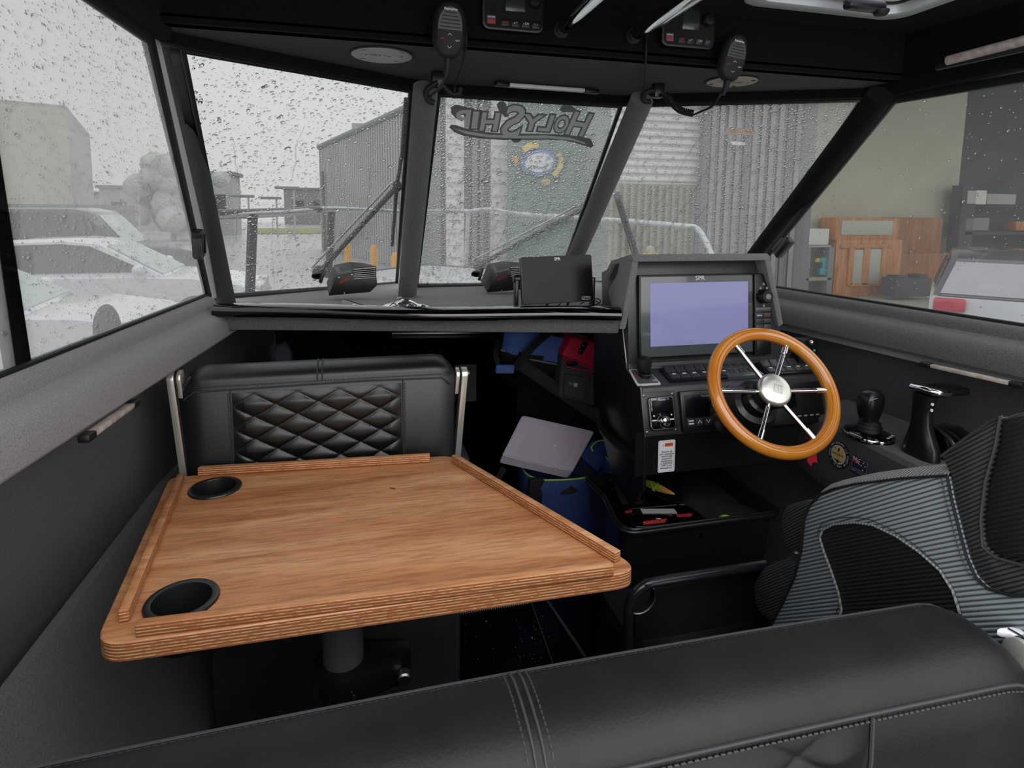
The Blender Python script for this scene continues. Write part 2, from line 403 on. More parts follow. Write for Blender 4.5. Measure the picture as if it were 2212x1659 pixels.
def rrect(w, h, r, n=5, cx=0, cy=0):
    P = []
    for sx_, sy_, a0 in ((1, 1, 0), (-1, 1, 90), (-1, -1, 180), (1, -1, 270)):
        for k in range(n + 1):
            a = math.radians(a0 + 90 * k / n); P.append((cx + sx_ * (w / 2 - r) + r * math.cos(a), cy + sy_ * (h / 2 - r) + r * math.sin(a), 0))
    return P
def round_poly(P, r, n=5):
    out = []; P = [V(p) for p in P]; N = len(P)
    for i in range(N):
        a, b, c = P[i - 1], P[i], P[(i + 1) % N]; d1 = (a - b).normalized(); d2 = (c - b).normalized(); rr = r[i] if isinstance(r, (list, tuple)) else r
        if rr <= 0: out.append(b); continue
        p0, p2 = b + d1 * rr, b + d2 * rr
        for k in range(n + 1):
            t = k / n; out.append(p0 * (1 - t) ** 2 + b * 2 * t * (1 - t) + p2 * t * t)
    return out
def smooth_path(P, n=6):
    P = [V(p) for p in P]; out = []
    for i in range(len(P) - 1):
        a, b, c, d = P[max(i - 1, 0)], P[i], P[i + 1], P[min(i + 2, len(P) - 1)]
        for k in range(n):
            t = k / n
            out.append(.5 * ((2 * b) + (c - a) * t + (2 * a - 5 * b + 4 * c - d) * t * t + (3 * b - a - 3 * c + d) * t ** 3))
    out.append(P[-1]); return out
# ================================================================== CABIN SHELL
SILL = 1.12; CEIL = 1.93
def xl(y): return -.56 + .1017 * (y - 1.22)          # port sill line
def xr(y): return 1.63 - .111 * (y - 1.13)           # starboard sill line
Y0, Y1 = -.35, 2.16
PLT = Plane((xl(1.22), 1.22, SILL), (.1017, .9948, 0), (.1534, 0, .988))       # port window plane
PRT = Plane((xr(1.13), 1.13, SILL), (-.111, .9938, 0), (.02, 0, 1))            # starboard window plane
WBZ = 1.07
wp = [az(395, 108, 1.77), az(887, 196, 1.77), az(857, 612, WBZ), az(502, 638, WBZ)]
wc = [az(948, 204, 1.77), az(1341, 229, 1.77), az(1203, 613, WBZ), az(900, 616, WBZ)]
wsb = [az(1404, 226, 1.77), az(1861, 215, 1.77), ay(1612, 588, 2.5), az(1232, 613, WBZ)]

def pane_plane(q):
    m = (q[2] + q[3]) / 2; n = (q[1] - q[0]).cross(m - q[0]).normalized()
    f = lambda u, v: ap(u, v, q[0], n)
    return q[0], n, f
_, _, fP = pane_plane(wp); _, _, fC = pane_plane(wc); _, _, fS = pane_plane(wsb)
wp = [fP(395, 108), fP(887, 196), fP(857, 612), fP(502, 638)]; wc = [fC(948, 204), fC(1341, 229), fC(1203, 613), fC(900, 616)]; wsb = [fS(1404, 226), fS(1861, 215), fS(1612, 588), fS(1232, 613)]
def sweep_side(name, prof, fx, m, ya, yb, n=10, kind=True):
    g = G(); secs = []
    for i in range(n + 1):
        y = ya + (yb - ya) * i / n; secs.append([V((fx(y, p), y, SILL + p[1])) for p in prof])
    g.loft(secs); o = g.done(name, m)
    return struct(o) if kind else o
# sole of the cabin with channels and a hatch
g = G(); g.box((.55, 1.6, -.02), (2.6, 4.4, .04)); floor = struct(g.done('floor', 'sole'))
def hull_l(y, p): return xl(y) + p[0]
def hull_r(y, p): return xr(y) - p[0]
liner = [(.055, -.075), (-.03, -.12), (-.06, -.40), (-.075, -.62), (.0, -.63)]
wall_left = sweep_side('wall_left', liner, hull_l, 'carpet_dark', Y0, 3.2, 12)
linr = [(.06, -.075), (-.02, -.13), (-.03, -.5), (-.04, -1.12)]
wall_right = sweep_side('wall_right', linr, hull_r, 'carpet_dark', Y0, 3.2, 12)
pad = [(-.02, .004), (.012, .006), (.026, .0), (.034, -.012), (.036, -.026), (.05, -.033), (.068, -.036), (.084, -.046), (.094, -.062), (.098, -.082), (.096, -.102), (.084, -.113), (.0, -.113)]
sweep_side('trim_1', pad, hull_l, 'carpet_pad', Y0, 2.07, 14)['label'] = 'padded grey carpet ledge below the port side window'
sweep_side('trim_2', pad, hull_r, 'carpet', Y0, 1.93, 14)['label'] = 'padded grey carpet ledge below the starboard side window'
# port side pocket coaming: carpeted lip with a face going down to the sole
lip = [(.0, -.62), (-.012, -.51), (-.002, -.498), (.018, -.5), (.035, -.52), (.09, -.8), (.20, -1.12)]
sweep_side('trim_3', lip, lambda y, p: -.575 + p[0] + .02 * (y - 1.2), 'carpet', Y0, 1.98, 12)['label'] = 'grey carpet coaming of the port side pocket'
# ceiling with a hatch opening
hx0, hx1, hy0, hy1 = .92, 1.40, .84, 1.375
g = G()
for (a, b, c, d) in ((-.7, hx0, .42, 1.56), (hx1, 1.85, .42, 1.56), (hx0, hx1, .42, hy0), (hx0, hx1, hy1, 1.56)):
    g.box(((a + b) / 2, (c + d) / 2, CEIL + .03), (b - a, d - c, .06))
ceiling = struct(g.done('ceiling', 'carpet_black'))
# overhead locker: dark fascia, pale underside, header beam over the windscreen
FY = 1.50; UZ = 1.80
g = G(); g.box((.605, FY + .02, (UZ + CEIL) / 2 + .004), (2.10, .04, CEIL - UZ + .008)); struct(g.done('wall_front', 'carpet_black'))
g = G()
und = [(-.44, FY), (1.655, FY), (1.64, 1.66), (1.02, 1.975), (.92, 2.03), (.24, 2.03), (.15, 1.99), (-.44, 1.64)]
g.prism([(x, y, UZ) for x, y in und], (0, 0, .03), bev=.012)
struct(g.done('trim_4', 'carpet_under', None), 'grey carpet underside of the overhead locker')
def beam(name, pts, w, h, m, lab=None, dz=0):
    g = G()
    for a, b in zip(pts, pts[1:]):
        a, b = V(a), V(b); x = (b - a).normalized(); Mx = frame((a + b) / 2, x, (0, 0, 1))
        g.box((0, h / 2 + dz, 0), ((b - a).length + .03, h, w), Mx, bev=.008)
    return struct(g.done(name, m), lab)
off = V((0, -.012, 0))
beam('trim_5', [az(330, 90, 1.775), wp[0], wp[1], wc[0], wc[1], wsb[0], wsb[1], az(1925, 212, 1.765)], .05, .06, 'carpet_black', 'black header over the windscreen')
# side headers
beam('trim_6', [PLT.pt(-.85, .684), ap(200, 0, PLT.o, PLT.n) + V((0, 0, .008)), ap(322, 84, PLT.o, PLT.n) + V((0, .03, .008))], .07, .17, 'carpet_black', 'dark headliner above the port side window')
beam('trim_7', [PRT.pt(-.72, .60), ap(2212, 152, PRT.o, PRT.n), ap(1928, 212, PRT.o, PRT.n) + V((0, .05, 0))], .07, .20, 'carpet_black', 'dark headliner above the starboard side window')

# pillars
def pillar(name, a, b, r, m, lab):
    g = G(); g.tube([V(a) * (1 - t) + V(b) * t for t in (-.012, 0, .25, .5, .75, 1, 1.05)], r, 18); struct(g.done(name, m), lab)
pillar('trim_8', az(352, 92, 1.80), az(478, 648, 1.085),   .045, 'carpet_under', 'carpeted corner pillar between the port side window and windscreen')
pillar('trim_9', az(919, 196, 1.74), ay(879, 648, 2.40), .036, 'carpet', 'carpeted windscreen pillar left of the lettered pane')
pillar('trim_10', az(1384, 222, 1.74), ay(1214, 622, 2.60), .036, 'carpet', 'carpeted windscreen pillar right of the lettered pane')
pillar('trim_11', az(1896, 214, 1.735), ay(1592, 606, 2.38), .037, 'carpet_black', 'carpeted corner pillar between the windscreen and starboard side window')

# windows: pane + seal + mullion + rain
def raindrops(parent, quad, count, rmean, stretch=1.0, lean=0.0, flat=.5, out=None, thick=.004, sig=.35, bias=None):
    p0, p1, p2, p3 = [V(p) for p in quad]                       # top-left, top-right, bottom-right, bottom-left (seen from inside)
    up = ((p0 + p1) / 2 - (p2 + p3) / 2).normalized(); xa = ((p1 + p2) / 2 - (p0 + p3) / 2).normalized()
    nn = xa.cross(up).normalized()
    if nn.dot(EYE - (p0 + p2) / 2) > 0: nn = -nn
    up = nn.cross(xa) if nn.cross(xa).z > 0 else -nn.cross(xa)
    ns = 8; ringr = (.45, .82, 1.0); ringh = (.86, .5, 0.0)
    dirs = np.array([[math.cos(2 * PI * k / ns), math.sin(2 * PI * k / ns)] for k in range(ns)])
    loc = [[0, 0, 1.0]] + [[dx * r, dy * r, h] for r, h in zip(ringr, ringh) for dx, dy in dirs]
    loc.append([0, 0, 0.0]); loc = np.array(loc); nv = len(loc); lb = 1 + 2 * ns
    tri = [(0, 1 + k, 1 + (k + 1) % ns) for k in range(ns)] + [(nv - 1, lb + (k + 1) % ns, lb + k) for k in range(ns)]
    quads = [(1 + r * ns + k, 1 + (r + 1) * ns + k, 1 + (r + 1) * ns + (k + 1) % ns, 1 + r * ns + (k + 1) % ns) for r in range(2) for k in range(ns)]
    u = rng.random(count); v = rng.random(count)
    if bias is not None: v = v ** bias
    P0, P1, P2, P3 = map(np.array, (p0, p1, p2, p3))
    c = (1 - v)[:, None] * ((1 - u)[:, None] * P0 + u[:, None] * P1) + v[:, None] * ((1 - u)[:, None] * P3 + u[:, None] * P2)
    R = rmean * np.exp(rng.normal(0, sig, count)); R = np.minimum(R, rmean * 3)
    asp = 1 + rng.random(count) * .5; ang = lean + rng.normal(0, .35, count)
    U, X, N = map(np.array, (up, xa, nn))
    e1 = np.cos(ang)[:, None] * X + np.sin(ang)[:, None] * U; e2 = -np.sin(ang)[:, None] * X + np.cos(ang)[:, None] * U
    wob = 1 + rng.normal(0, .12, (count, nv)); wob[:, 0] = 1; wob[:, -1] = 1
    verts = c[:, None, :] + N * thick + (loc[None, :, 0, None] * wob[..., None]) * (R * asp * stretch)[:, None, None] * e1[:, None, :] \
        + (loc[None, :, 1, None] * wob[..., None]) * R[:, None, None] * e2[:, None, :] + loc[None, :, 2, None] * (R * flat)[:, None, None] * N
    verts = verts.reshape(-1, 3)
    base = (np.arange(count) * nv)[:, None]
    T = (np.array(tri)[None] + base[:, :, None]).reshape(-1, 3); Q = (np.array(quads)[None] + base[:, :, None]).reshape(-1, 4)
    me = bpy.data.meshes.new('raindrops')
    me.vertices.add(len(verts)); me.vertices.foreach_set('co', verts.ravel())
    nl = T.size + Q.size; me.loops.add(nl); me.loops.foreach_set('vertex_index', np.concatenate([T.ravel(), Q.ravel()]))
    st = np.concatenate([np.arange(len(T)) * 3, T.size + np.arange(len(Q)) * 4])
    me.polygons.add(len(T) + len(Q)); me.polygons.foreach_set('loop_start', st)
    me.update(calc_edges=True); me.validate()
    # orient the domes outwards
    if me.polygons[0].normal.dot(nn) < 0: me.flip_normals()
    me.shade_smooth(); me.materials.append(M['water'])
    o = bpy.data.objects.new('raindrops', me); COL.objects.link(o); adopt(o, parent); o['kind'] = 'stuff'
    return o
def pane(parent, quad, m, th=.004):
    q = [V(p) for p in quad]; g = G(); g.face(q); return g.done('pane', m, parent)
def seal(parent, quad, w=.012, m='rubber', name='seal', closed=True):
    q = [V(p) for p in quad]; g = G(); N = len(q)
    for i in range(N if closed else N - 1): 
        a, b = q[i], q[(i + 1) % N]; x = b - a; g.box((0, 0, 0), (x.length + w, w, .016), frame((a + b) / 2, x, (q[0] - q[2])), bev=.003)
    return g.done(name, m, parent)
w1q = [PLT.pt(-1.55, .705), ap(322, 84, PLT.o, PLT.n), ap(449, 640, PLT.o, PLT.n), PLT.pt(-1.55, .004)]
w1 = root('window_1', w1q[3], 'rain streaked port side window')
pane(w1, [w1q[0], ap(346, 90, PLT.o, PLT.n), ap(474, 640, PLT.o, PLT.n), w1q[3]], 'glass_film'); seal(w1, w1q, .024)
g = G()
ml = [ap(-4, 290, PLT.o, PLT.n), ap(73, 802, PLT.o, PLT.n), ap(36, 815, PLT.o, PLT.n), ap(-38, 290, PLT.o, PLT.n)]
d1 = (ml[0] - ml[1]).normalized(); ml[0] = ml[0] + d1 * .12; ml[3] = ml[3] + d1 * .12
g.prism([p for p in ml], PLT.n * -.02, bev=.003); g.done('mullion', 'rubber', w1)
w2 = root('window_2', wp[3], 'rain covered port pane of the windscreen'); pane(w2, [fP(366, 103), fP(918, 200), fP(880, 612), fP(476, 640)], 'glass'); seal(w2, wp)
w3 = root('window_3', wc[3], 'rain covered centre pane of the windscreen'); pane(w3, [fC(918, 200), fC(1378, 229), fC(1218, 613), fC(880, 614)], 'glass_wet'); seal(w3, wc)
w4 = root('window_4', wsb[3], 'rain covered starboard pane of the windscreen'); pane(w4, [fS(1382, 228), fS(1885, 214), fS(1630, 588), fS(1218, 613)], 'glass_wet'); seal(w4, wsb)
w5q = [ap(1930, 216, PRT.o, PRT.n), PRT.pt(-1.4, .62), PRT.pt(-1.4, .004), ap(1606, 613, PRT.o, PRT.n)]
w5 = root('window_5', w5q[3], 'starboard side window looking into the shed'); pane(w5, w5q, 'glass_right'); seal(w5, w5q, .024)
raindrops(w2, wp, 4600, .0015, 1.1, .5, .42, sig=.35); raindrops(w2, wp, 620, .0030, 1.1, .5, .40, sig=.3)
raindrops(w3, wc, 8500, .0016, 1.35, .5, .42, sig=.4); raindrops(w3, wc, 900, .0030, 1.3, .5, .4, sig=.3)
raindrops(w4, wsb, 8500, .0014, 1.15, .45, .42, sig=.4); raindrops(w4, wsb, 700, .0028, 1.1, .5, .4, sig=.3)
q = [PLT.pt(-.75, .70), w1q[1], w1q[2], PLT.pt(-.75, .01)]
raindrops(w1, q, 8000, .0008, 2.0, -.3, .35, sig=.4)
raindrops(w5, [w5q[0], PRT.pt(-.45, .62), PRT.pt(-.45, .01), w5q[3]], 500, .0013, 1.2, .4, .5, sig=.4)
def runnels(parent, quad, us, seed):
    p0, p1, p2, p3 = [V(p) for p in quad]; g = G(); random.seed(seed); nn = (p1 - p0).cross(p3 - p0).normalized()
    if nn.dot(EYE - p0) > 0: nn = -nn
    for u, v0, v1 in us:
        P = []; w = 0
        for k in range(26):
            v = v0 + (v1 - v0) * k / 25; w += random.gauss(0, .004) - .002
            uu = min(max(u + w, .01), .99); P.append((p0.lerp(p1, uu)).lerp(p3.lerp(p2, uu), v) + nn * .003)
        g.tube(P, .0010, 6, flat=.5)
    o = g.done('rain_runnels', 'water', parent); o['kind'] = 'stuff'
runnels(w2, wp, [(.13, .25, .7), (.45, .18, .42), (.27, .5, .98), (.62, .45, .95), (.8, .3, .7)], 3)
runnels(w3, wc, [(.2, .3, .8), (.55, .4, .9), (.8, .2, .6)], 4)
runnels(w4, wsb, [(.35, .1, .75), (.45, .2, .8), (.58, .05, .6), (.25, .4, .9), (.7, .1, .5)], 5)
# dark rails under the windscreen panes
def rail_under(name, a, b, lab):
    a, b = V(a), V(b); g = G(); g.box((0, -.012, .0), ((b - a).length, .028, .04), frame((a + b) / 2, b - a, (0, 0, 1)), bev=.006); struct(g.done(name, 'rubber'), lab)
rail_under('trim_12', wp[3], wp[2], 'black rail under the port windscreen pane')
rail_under('trim_13', wc[3], wc[2], 'black rail under the centre windscreen pane')
rail_under('trim_14', wsb[3], wsb[2], 'black rail under the starboard windscreen pane')

# dash shelf: carpeted top, fascia, black gloss edge rail
BL, BR = az(464, 668, 1.10), az(1340, 676, 1.10)
g = G()
top = [BL + V((0, .02, -.025)), BR + V((0, .02, -.025)), V((.80, 2.0, 1.075)), V((1.52, 2.0, 1.075))] + [V((p.x, p.y + .03, 1.066)) for p in (wsb[2], wsb[3], wc[2], wc[3], wp[2], wp[3])]
g.prism(top, (0, 0, -.02), bev=.004); struct(g.done('trim_15', 'carpet_dash'), 'grey carpeted top of the dash shelf')
g = G()
xb = (BR - BL).normalized(); yb = V((0, 0, 1)); Mb = frame((BL + BR) / 2, xb, yb)
g.box((0, -.041, -.03), ((BR - BL).length, .052, .03), Mb, bev=.006); struct(g.done('trim_16', 'carpet'), 'carpet fascia under the glossy dash rail')
t = thing('dash_rail', BL, 'long glossy black rail along the front edge of the dash shelf', 'rail')
g = G(); n_ = 24
secs = []
for i in range(n_ + 1):
    f = i / n_; o_ = Mb @ V(((f - .5) * (BR - BL).length, -.002 + .003 * math.sin(f * 9), -.012))
    bow = V((0, -.012 * math.sin(PI * f), 0))
    secs.append([o_ + bow + xb.cross(yb) * a + yb * b for a, b in ((.018, .016), (.028, .010), (.034, 0), (.034, -.012), (.028, -.02), (-.02, -.02), (-.02, .016))])
g.loft(secs, closed=True); g.done('rail_body', 'gloss', t, ang=60)
# forward cabin behind and under the dash
g = G()
g.box((.55, 3.35, .42), (2.3, .04, .9)); struct(g.done('wall_back', 'carpet_black'), 'dark forward bulkhead of the cuddy')
g = G(); g.box((.55, 2.75, .955), (2.2, .5, .02)); struct(g.done('trim_17', 'carpet_black'), 'underside of the bow deck above the cuddy')
# ================================================================== TABLE
TZ = .76
tb = thing('table', (-.04, 1.2, 0), 'varnished wooden table with raised edge strips and two black cup wells', 'table')
tc4 = [az(366, 1031, TZ), az(978, 983, TZ), az(1392, 1232, TZ), az(200, 1398, TZ)]
rp = round_poly(tc4, [.03, .04, .055, .045], 6)
def two_mat(g, name, parent, lab=None):
    for f in g.b.faces: f.material_index = 0 if f.normal.z > .5 else 1
    return g.done(name, ['wood', 'ply'], parent, lab, ang=50)
g = G(); g.prism(rp, (0, 0, -.032), bev=.002, seg=1); g.b.normal_update(); ttop = two_mat(g, 'tabletop', tb)
def fiddle(a, b, w=.017, h=.0205, side=1):
    a, b = V(a), V(b); x = (b - a).normalized(); Mx = frame((a + b) / 2 + V((0, 0, h / 2 + .0003)), x, V((0, 0, 1)).cross(x))
    g = G(); g.box((0, side * w / 2, 0), ((b - a).length, w, h), Mx, bev=.002); g.b.normal_update(); two_mat(g, 'edge_strip', tb)
fiddle(az(427, 1030, TZ), az(929, 1000, TZ), side=1)
fiddle(az(384, 1041, TZ), az(256, 1348, TZ), side=1, w=.015)
fiddle(az(975, 1000, TZ), az(1328, 1218, TZ), side=1, w=.016)
fiddle(az(292, 1380, TZ), az(1326, 1246, TZ), side=1, w=.018)
for (u, v) in ((393, 1298), (465, 1055)):
    c = az(u, v, TZ); Mx = Matrix.Translation(c)
    g = G(); g.lathe([(.042, -.07), (.044, .0005), (.045, .004), (.050, .0052), (.0555, .004), (.057, .001), (.057, 0)], Mx, 40)
    g.lathe([(0, -.069), (.042, -.07)], Mx, 40); o = g.done('cup_well', 'satin', tb)
    # recess: dark floor seen through the ring stands proud of a cut in the veneer
cups = [az(393, 1298, TZ), az(465, 1055, TZ)]
def cut_holes(o, centres, r):
    cb = bmesh.new()
    for c in centres:
        bmesh.ops.create_cone(cb, cap_ends=True, segments=40, radius1=r, radius2=r, depth=.3, matrix=Matrix.Translation(c))
    me = bpy.data.meshes.new('cut'); cb.to_mesh(me); cb.free(); co = bpy.data.objects.new('cut', me); COL.objects.link(co)
    md = o.modifiers.new('b', 'BOOLEAN'); md.object = co; md.operation = 'DIFFERENCE'; md.solver = 'EXACT'
    dg = bpy.context.evaluated_depsgraph_get(); nm = bpy.data.meshes.new_from_object(o.evaluated_get(dg)); nm.name = o.name; nm.shade_flat()
    o.modifiers.clear(); o.data = nm; bpy.data.objects.remove(co)
cut_holes(ttop, cups, .047)
g = G(); LX, LY = -.045, 1.17
g.cyl(Matrix.Translation((LX, LY, .40)), .040, TZ - .032 - .40, 32); g.done('leg', 'tube_grey', tb)
g = G(); cz = .438
P = [(LX + .062 * math.cos(a), LY + .062 * math.sin(a), cz) for a in np.linspace(math.radians(60), math.radians(300), 16)]
P += [(LX + .115, LY - .03, cz), (LX + .135, LY - .005, cz), (LX + .135, LY + .03, cz)]
g.prism(P, (0, 0, .058), bev=.003); g.done('leg_clamp', 'satin', tb)
g = G(); Mx = frame((LX + .118, LY - .03, cz + .026), (1, 0, 0), (0, 0, 1)); g.cyl(Mx, .014, .022, 20, .003); k = g.done('clamp_knob', 'steel', tb, 'bright metal knob')
g = G(); Mx = frame((LX + .02, LY - .062, cz + .02), (1, 0, 0), (0, 0, 1)); g.cyl(Mx, .005, .003, 12); g.done('screw', 'steel', tb)
# small knot mark on the veneer is part of the timber figure
g = G(); c = az(848, 1055, TZ + .0004); g.prism(rrect(.016, .004, .0015), (0, 0, .0002), Mx=Matrix.Translation(c) @ Matrix.Rotation(-.55, 4, 'Z')); g.done('knot', mat('dark_knot', '#4a2412', .6), tb)

# ================================================================== FRONT BENCH with reversible quilted backrest
def quilt(g, P, nx, ny, cx, cy, amp, nu, nv, phase=0.0):
    def fn(i, j):
        a = i * cx + j * cy + phase; b = i * cx - j * cy + phase
        h = (abs(math.sin(PI * a)) * abs(math.sin(PI * b))) ** .38
        e = min(1, 14 * min(i, 1 - i)) * min(1, 10 * min(j, 1 - j))
        return P(i, j) + nx * (amp * h * e)
    g.grid(fn, nu, nv)
def stitches(g, pts, seg=.007, r=.0012):
    pts = [V(p) for p in pts]; L = 0; 
    for a, b in zip(pts, pts[1:]):
        n = max(1, int((b - a).length / seg))
        for k in range(n):
            p = a + (b - a) * ((k + .15) / n); q_ = a + (b - a) * ((k + .8) / n); g.tube([p, q_], r, 5)
fb = thing('bench', (-.09, 1.66, 0), 'front bench with quilted black leather backrest on two metal arms, behind the table', 'seat')
FBY = 1.575
c = [ay(398, 806, FBY), ay(985, 793, FBY)]
x0, x1 = ay(389, 900, FBY).x, ay(983, 900, FBY).x
zt = ay(690, 778, FBY + .06).z; zs = ay(690, 828, FBY).z
def rb_sec(x, zt, y0, w, zb, ins=0.0):
    # aft face, rolled top, forward face
    pr = [(y0, zb), (y0, zs - .006), (y0 + .004, zs + .002)]
    for k in range(1, 12):
        a = PI * k / 12; pr.append((y0 + w / 2 - math.cos(a) * (w / 2 - .0), zs + (zt - zs) * math.sin(a) ** .8))
    pr += [(y0 + w, zs - .02), (y0 + w, zb)]
    return [V((x, y, z)) for y, z in pr]
def backrest(parent, x0, x1, y0, w, zs_, zt_, zb, m):
    global zs
    zs = zs_; g = G(); secs = []
    N = 26
    for i in range(N + 1):
        f = i / N; e = min(f, 1 - f) * (x1 - x0); R_ = .05; k = 1 - (1 - min(e / R_, 1)) ** 2; k = math.sqrt(max(k, 0)) if k < 1 else 1
        secs.append(rb_sec(x0 + (x1 - x0) * f, zs_ + (zt_ - zs_) * (.25 + .75 * k), y0 + w * .12 * (1 - k), w * (1 - .24 * (1 - k)), zb))
    g.loft(secs, closed=True); return g.done('backrest', m, parent, ang=60)
backrest(fb, x0, x1, FBY, .12, zs, zt, .60, 'leather')
g = G(); qx0, qx1 = ay(503, 900, FBY).x, ay(868, 900, FBY).x
quilt(g, lambda i, j: V((qx0 + (qx1 - qx0) * i, FBY - .0015, .68 + (zs - .012 - .68) * j)), V((0, -1, 0)), 1, 4.05, 4.6, .010, 170, 120)
g.done('quilted_panel', 'leather', fb, ang=80)
g = G(); g.tube([V((x0 + .01, FBY - .001, zs - .022)), V((x0 + .035, FBY - .002, zs - .004)), V((0, FBY - .002, zs)), V((x1 - .035, FBY - .002, zs - .004)), V((x1 - .01, FBY - .001, zs - .022))], .0022, 6)
for x in (qx0 - .004, qx1 + .004): g.tube([V((x, FBY - .001, .66)), V((x, FBY - .001, zs - .004))], .002, 6)
xm = ay(690, 800, FBY).x
for dx in (-.006, .006): g.tube([V((xm + dx, FBY - .001 + .12 / 2 - math.cos(a) * .06, zs + (zt - zs) * math.sin(a) ** .8 + .001)) for a in np.linspace(.05, PI * .9, 14)], .002, 6)
g.done('piping', 'stitch', fb)
g = G()
stitches(g, [V((x0 + .035, FBY - .003, zs + .007)), V((x1 - .035, FBY - .003, zs + .007))]); stitches(g, [V((qx0 - .009, FBY - .002, .68)), V((qx0 - .009, FBY - .002, zs - .01))]); stitches(g, [V((qx1 + .009, FBY - .002, .68)), V((qx1 + .009, FBY - .002, zs - .01))])
g.done('stitching', 'stitch', fb)['kind'] = 'stuff'
def seat_arm(parent, top, bot, thick, inner):
    t_, b_ = V(top), V(bot); d = (b_ - t_).normalized()
    for k, (dx, m, dl) in enumerate(((0, 'alu', 0), (inner * thick * .9, 'rubber', 0), (inner * thick * 1.15, 'alu', 1))):
        g = G(); w = .021; L_ = (b_ - t_).length * (.16 if dl else 1)
        P = [V((0, w * math.sin(a), w * math.cos(a))) for a in np.linspace(-PI / 2, PI / 2, 11)]
        P += [V((0, w * .9, 0)) + V((0, d.y, d.z)) * L_, V((0, -w * .9, 0)) + V((0, d.y, d.z)) * L_]
        P = [t_ + V((dx, 0, 0)) + p + V((d.x * (p.z < -.03) * L_, 0, 0)) for p in P]
        g.prism(P, (thick * (.85, .22, .5)[k] * (1 if inner > 0 else -1), 0, 0), bev=.0015); g.done('arm_plate' if not dl else 'arm_washer', m, parent)
    g = G(); g.lathe([(0, .010), (.006, .009), (.010, .005), (.011, 0)], frame(t_, (0, 1, 0), (0, 0, -inner)), 18); g.done('bolt', 'steel', parent)
seat_arm(fb, ay(364, 818, FBY + .03), ay(398, 1060, FBY + .03), .019, 1)
seat_arm(fb, ay(1008, 808, FBY + .03), ay(988, 1040, FBY + .03), .019, -1)
g = G(); g.box((-.10, 1.80, .46), (.70, .50, .13), bev=.03, seg=3); g.done('cushion', 'leather', fb)
g = G(); g.box((-.06, 1.77, .19), (.62, .56, .38), bev=.012); g.done('seat_box', 'panel', fb)

# ================================================================== REAR BENCH in the foreground
rb = thing('bench', (.2, .52, 0), 'rear bench with large worn black leather backrest across the foreground', 'seat')
RX0, RX1 = -.56, .835; RF = .615; RN = .488
def rear_top(x):                                       # far edge height along the roll
    k = (x - RX0) / (RX1 - RX0)
    return .868 + .013 * math.sin(PI * k) ** 1.0 
def rprof(x):
    e = min(1, max(0, (RX1 - x) / .10)); dr = math.sqrt(max(0, 1 - (1 - e) ** 2)); e2 = min(1, max(0, (x - RX0) / .06)); dr *= math.sqrt(max(0, 1 - (1 - e2) ** 2))
    zt = rear_top(x); z0 = .70
    P = [(RF - .01, .35), (RF + .003, zt - .09), (RF + .004, zt - .04), (RF - .001, zt - .012), (RF - .010, zt - .002), (RF - .03, zt + .006), (RF - .06, zt + .007), (RF - .09, zt + .002), (RF - .105, zt - .004), (RN + .008, zt - .014), (RN, zt - .026), (RN - .004, zt - .08), (RN + .008, .35)]
    yc = (RF + RN) / 2
    return [V((x, yc + (y - yc) * (.55 + .45 * dr), .35 + (z - .35) * (.80 + .20 * dr) - .0)) for y, z in P]
xs = list(np.linspace(RX0, RX0 + .06, 5)) + list(np.linspace(RX0 + .08, RX1 - .11, 40)) + [RX1 - .10 + .10 * (1 - (1 - k) ** 2) for k in np.linspace(.05, 1, 12)]
g = G(); g.loft([rprof(x) for x in xs], closed=True); g.done('backrest', 'leather_worn', rb, ang=75)
def on_roll(x, y): # height of the top of the roll
    zt = rear_top(x); tab = [(RN, zt - .026), (RN + .008, zt - .014), (RF - .105, zt - .004), (RF - .09, zt + .002), (RF - .06, zt + .007), (RF - .03, zt + .006), (RF - .010, zt - .002), (RF, zt - .012)]
    for (a, za), (b, zb) in zip(tab, tab[1:]):
        if a <= y <= b: return za + (zb - za) * (y - a) / (b - a)
    return zt
g = G()
sx0 = az(1112, 1470, .875).x
for dx in (-.005, .005):
    g.tube([V((sx0 + dx, y, on_roll(sx0, y) + .0008)) for y in np.linspace(RF, RN + .002, 14)], .0018, 6)
g.tube([rprof(x)[10] + V((0, -.001, -.001)) for x in np.linspace(RX0 + .02, RX1 - .006, 60)], .0022, 6)
g.tube([rprof(x)[4] for x in np.linspace(RX0 + .02, RX1 - .006, 60)], .0020, 6)
for x in (.545,): g.tube([V((x, RN - .002, rear_top(x) - .030)), V((x, RN - .005, rear_top(x) - .08)), V((x, RN + .007, .5))], .0025, 6)
g.done('piping', 'stitch', rb)
g = G()
stitches(g, [rprof(x)[10] + V((0, -.003, -.008)) for x in np.linspace(RX0 + .03, RX1 - .02, 60)], .006, .0013)
stitches(g, [rprof(x)[4] + V((0, -.006, .0015)) for x in np.linspace(RX0 + .03, RX1 - .03, 60)], .006, .0012)
for dx in (-.013, .013): stitches(g, [V((sx0 + dx, y, on_roll(sx0, y) + .0005)) for y in np.linspace(RF - .012, RN + .004, 10)], .006, .0012)
g.done('stitching', 'stitch', rb)['kind'] = 'stuff'
g = G(); quilt(g, lambda i, j: V((-.2 + .74 * i, RN - .002 - .001, .55 + (rear_top(-.2 + .74 * i) - .034 - .55) * j)), V((0, -1, 0)), 1, 3.9, 2.7, .016, 220, 110, .1)
g.done('quilted_panel', 'leather_worn', rb, ang=80)
seat_arm(rb, (RX1 + .012, .53, .835), (RX1 + .012, .60, .45), .016, -1)
g = G(); g.box((.13, .80, .40), (1.2, .42, .12), bev=.03, seg=3); g.done('cushion', 'leather', rb)
g = G(); g.box((.13, .78, .17), (1.2, .50, .34), bev=.01); g.done('seat_box', 'panel', rb)
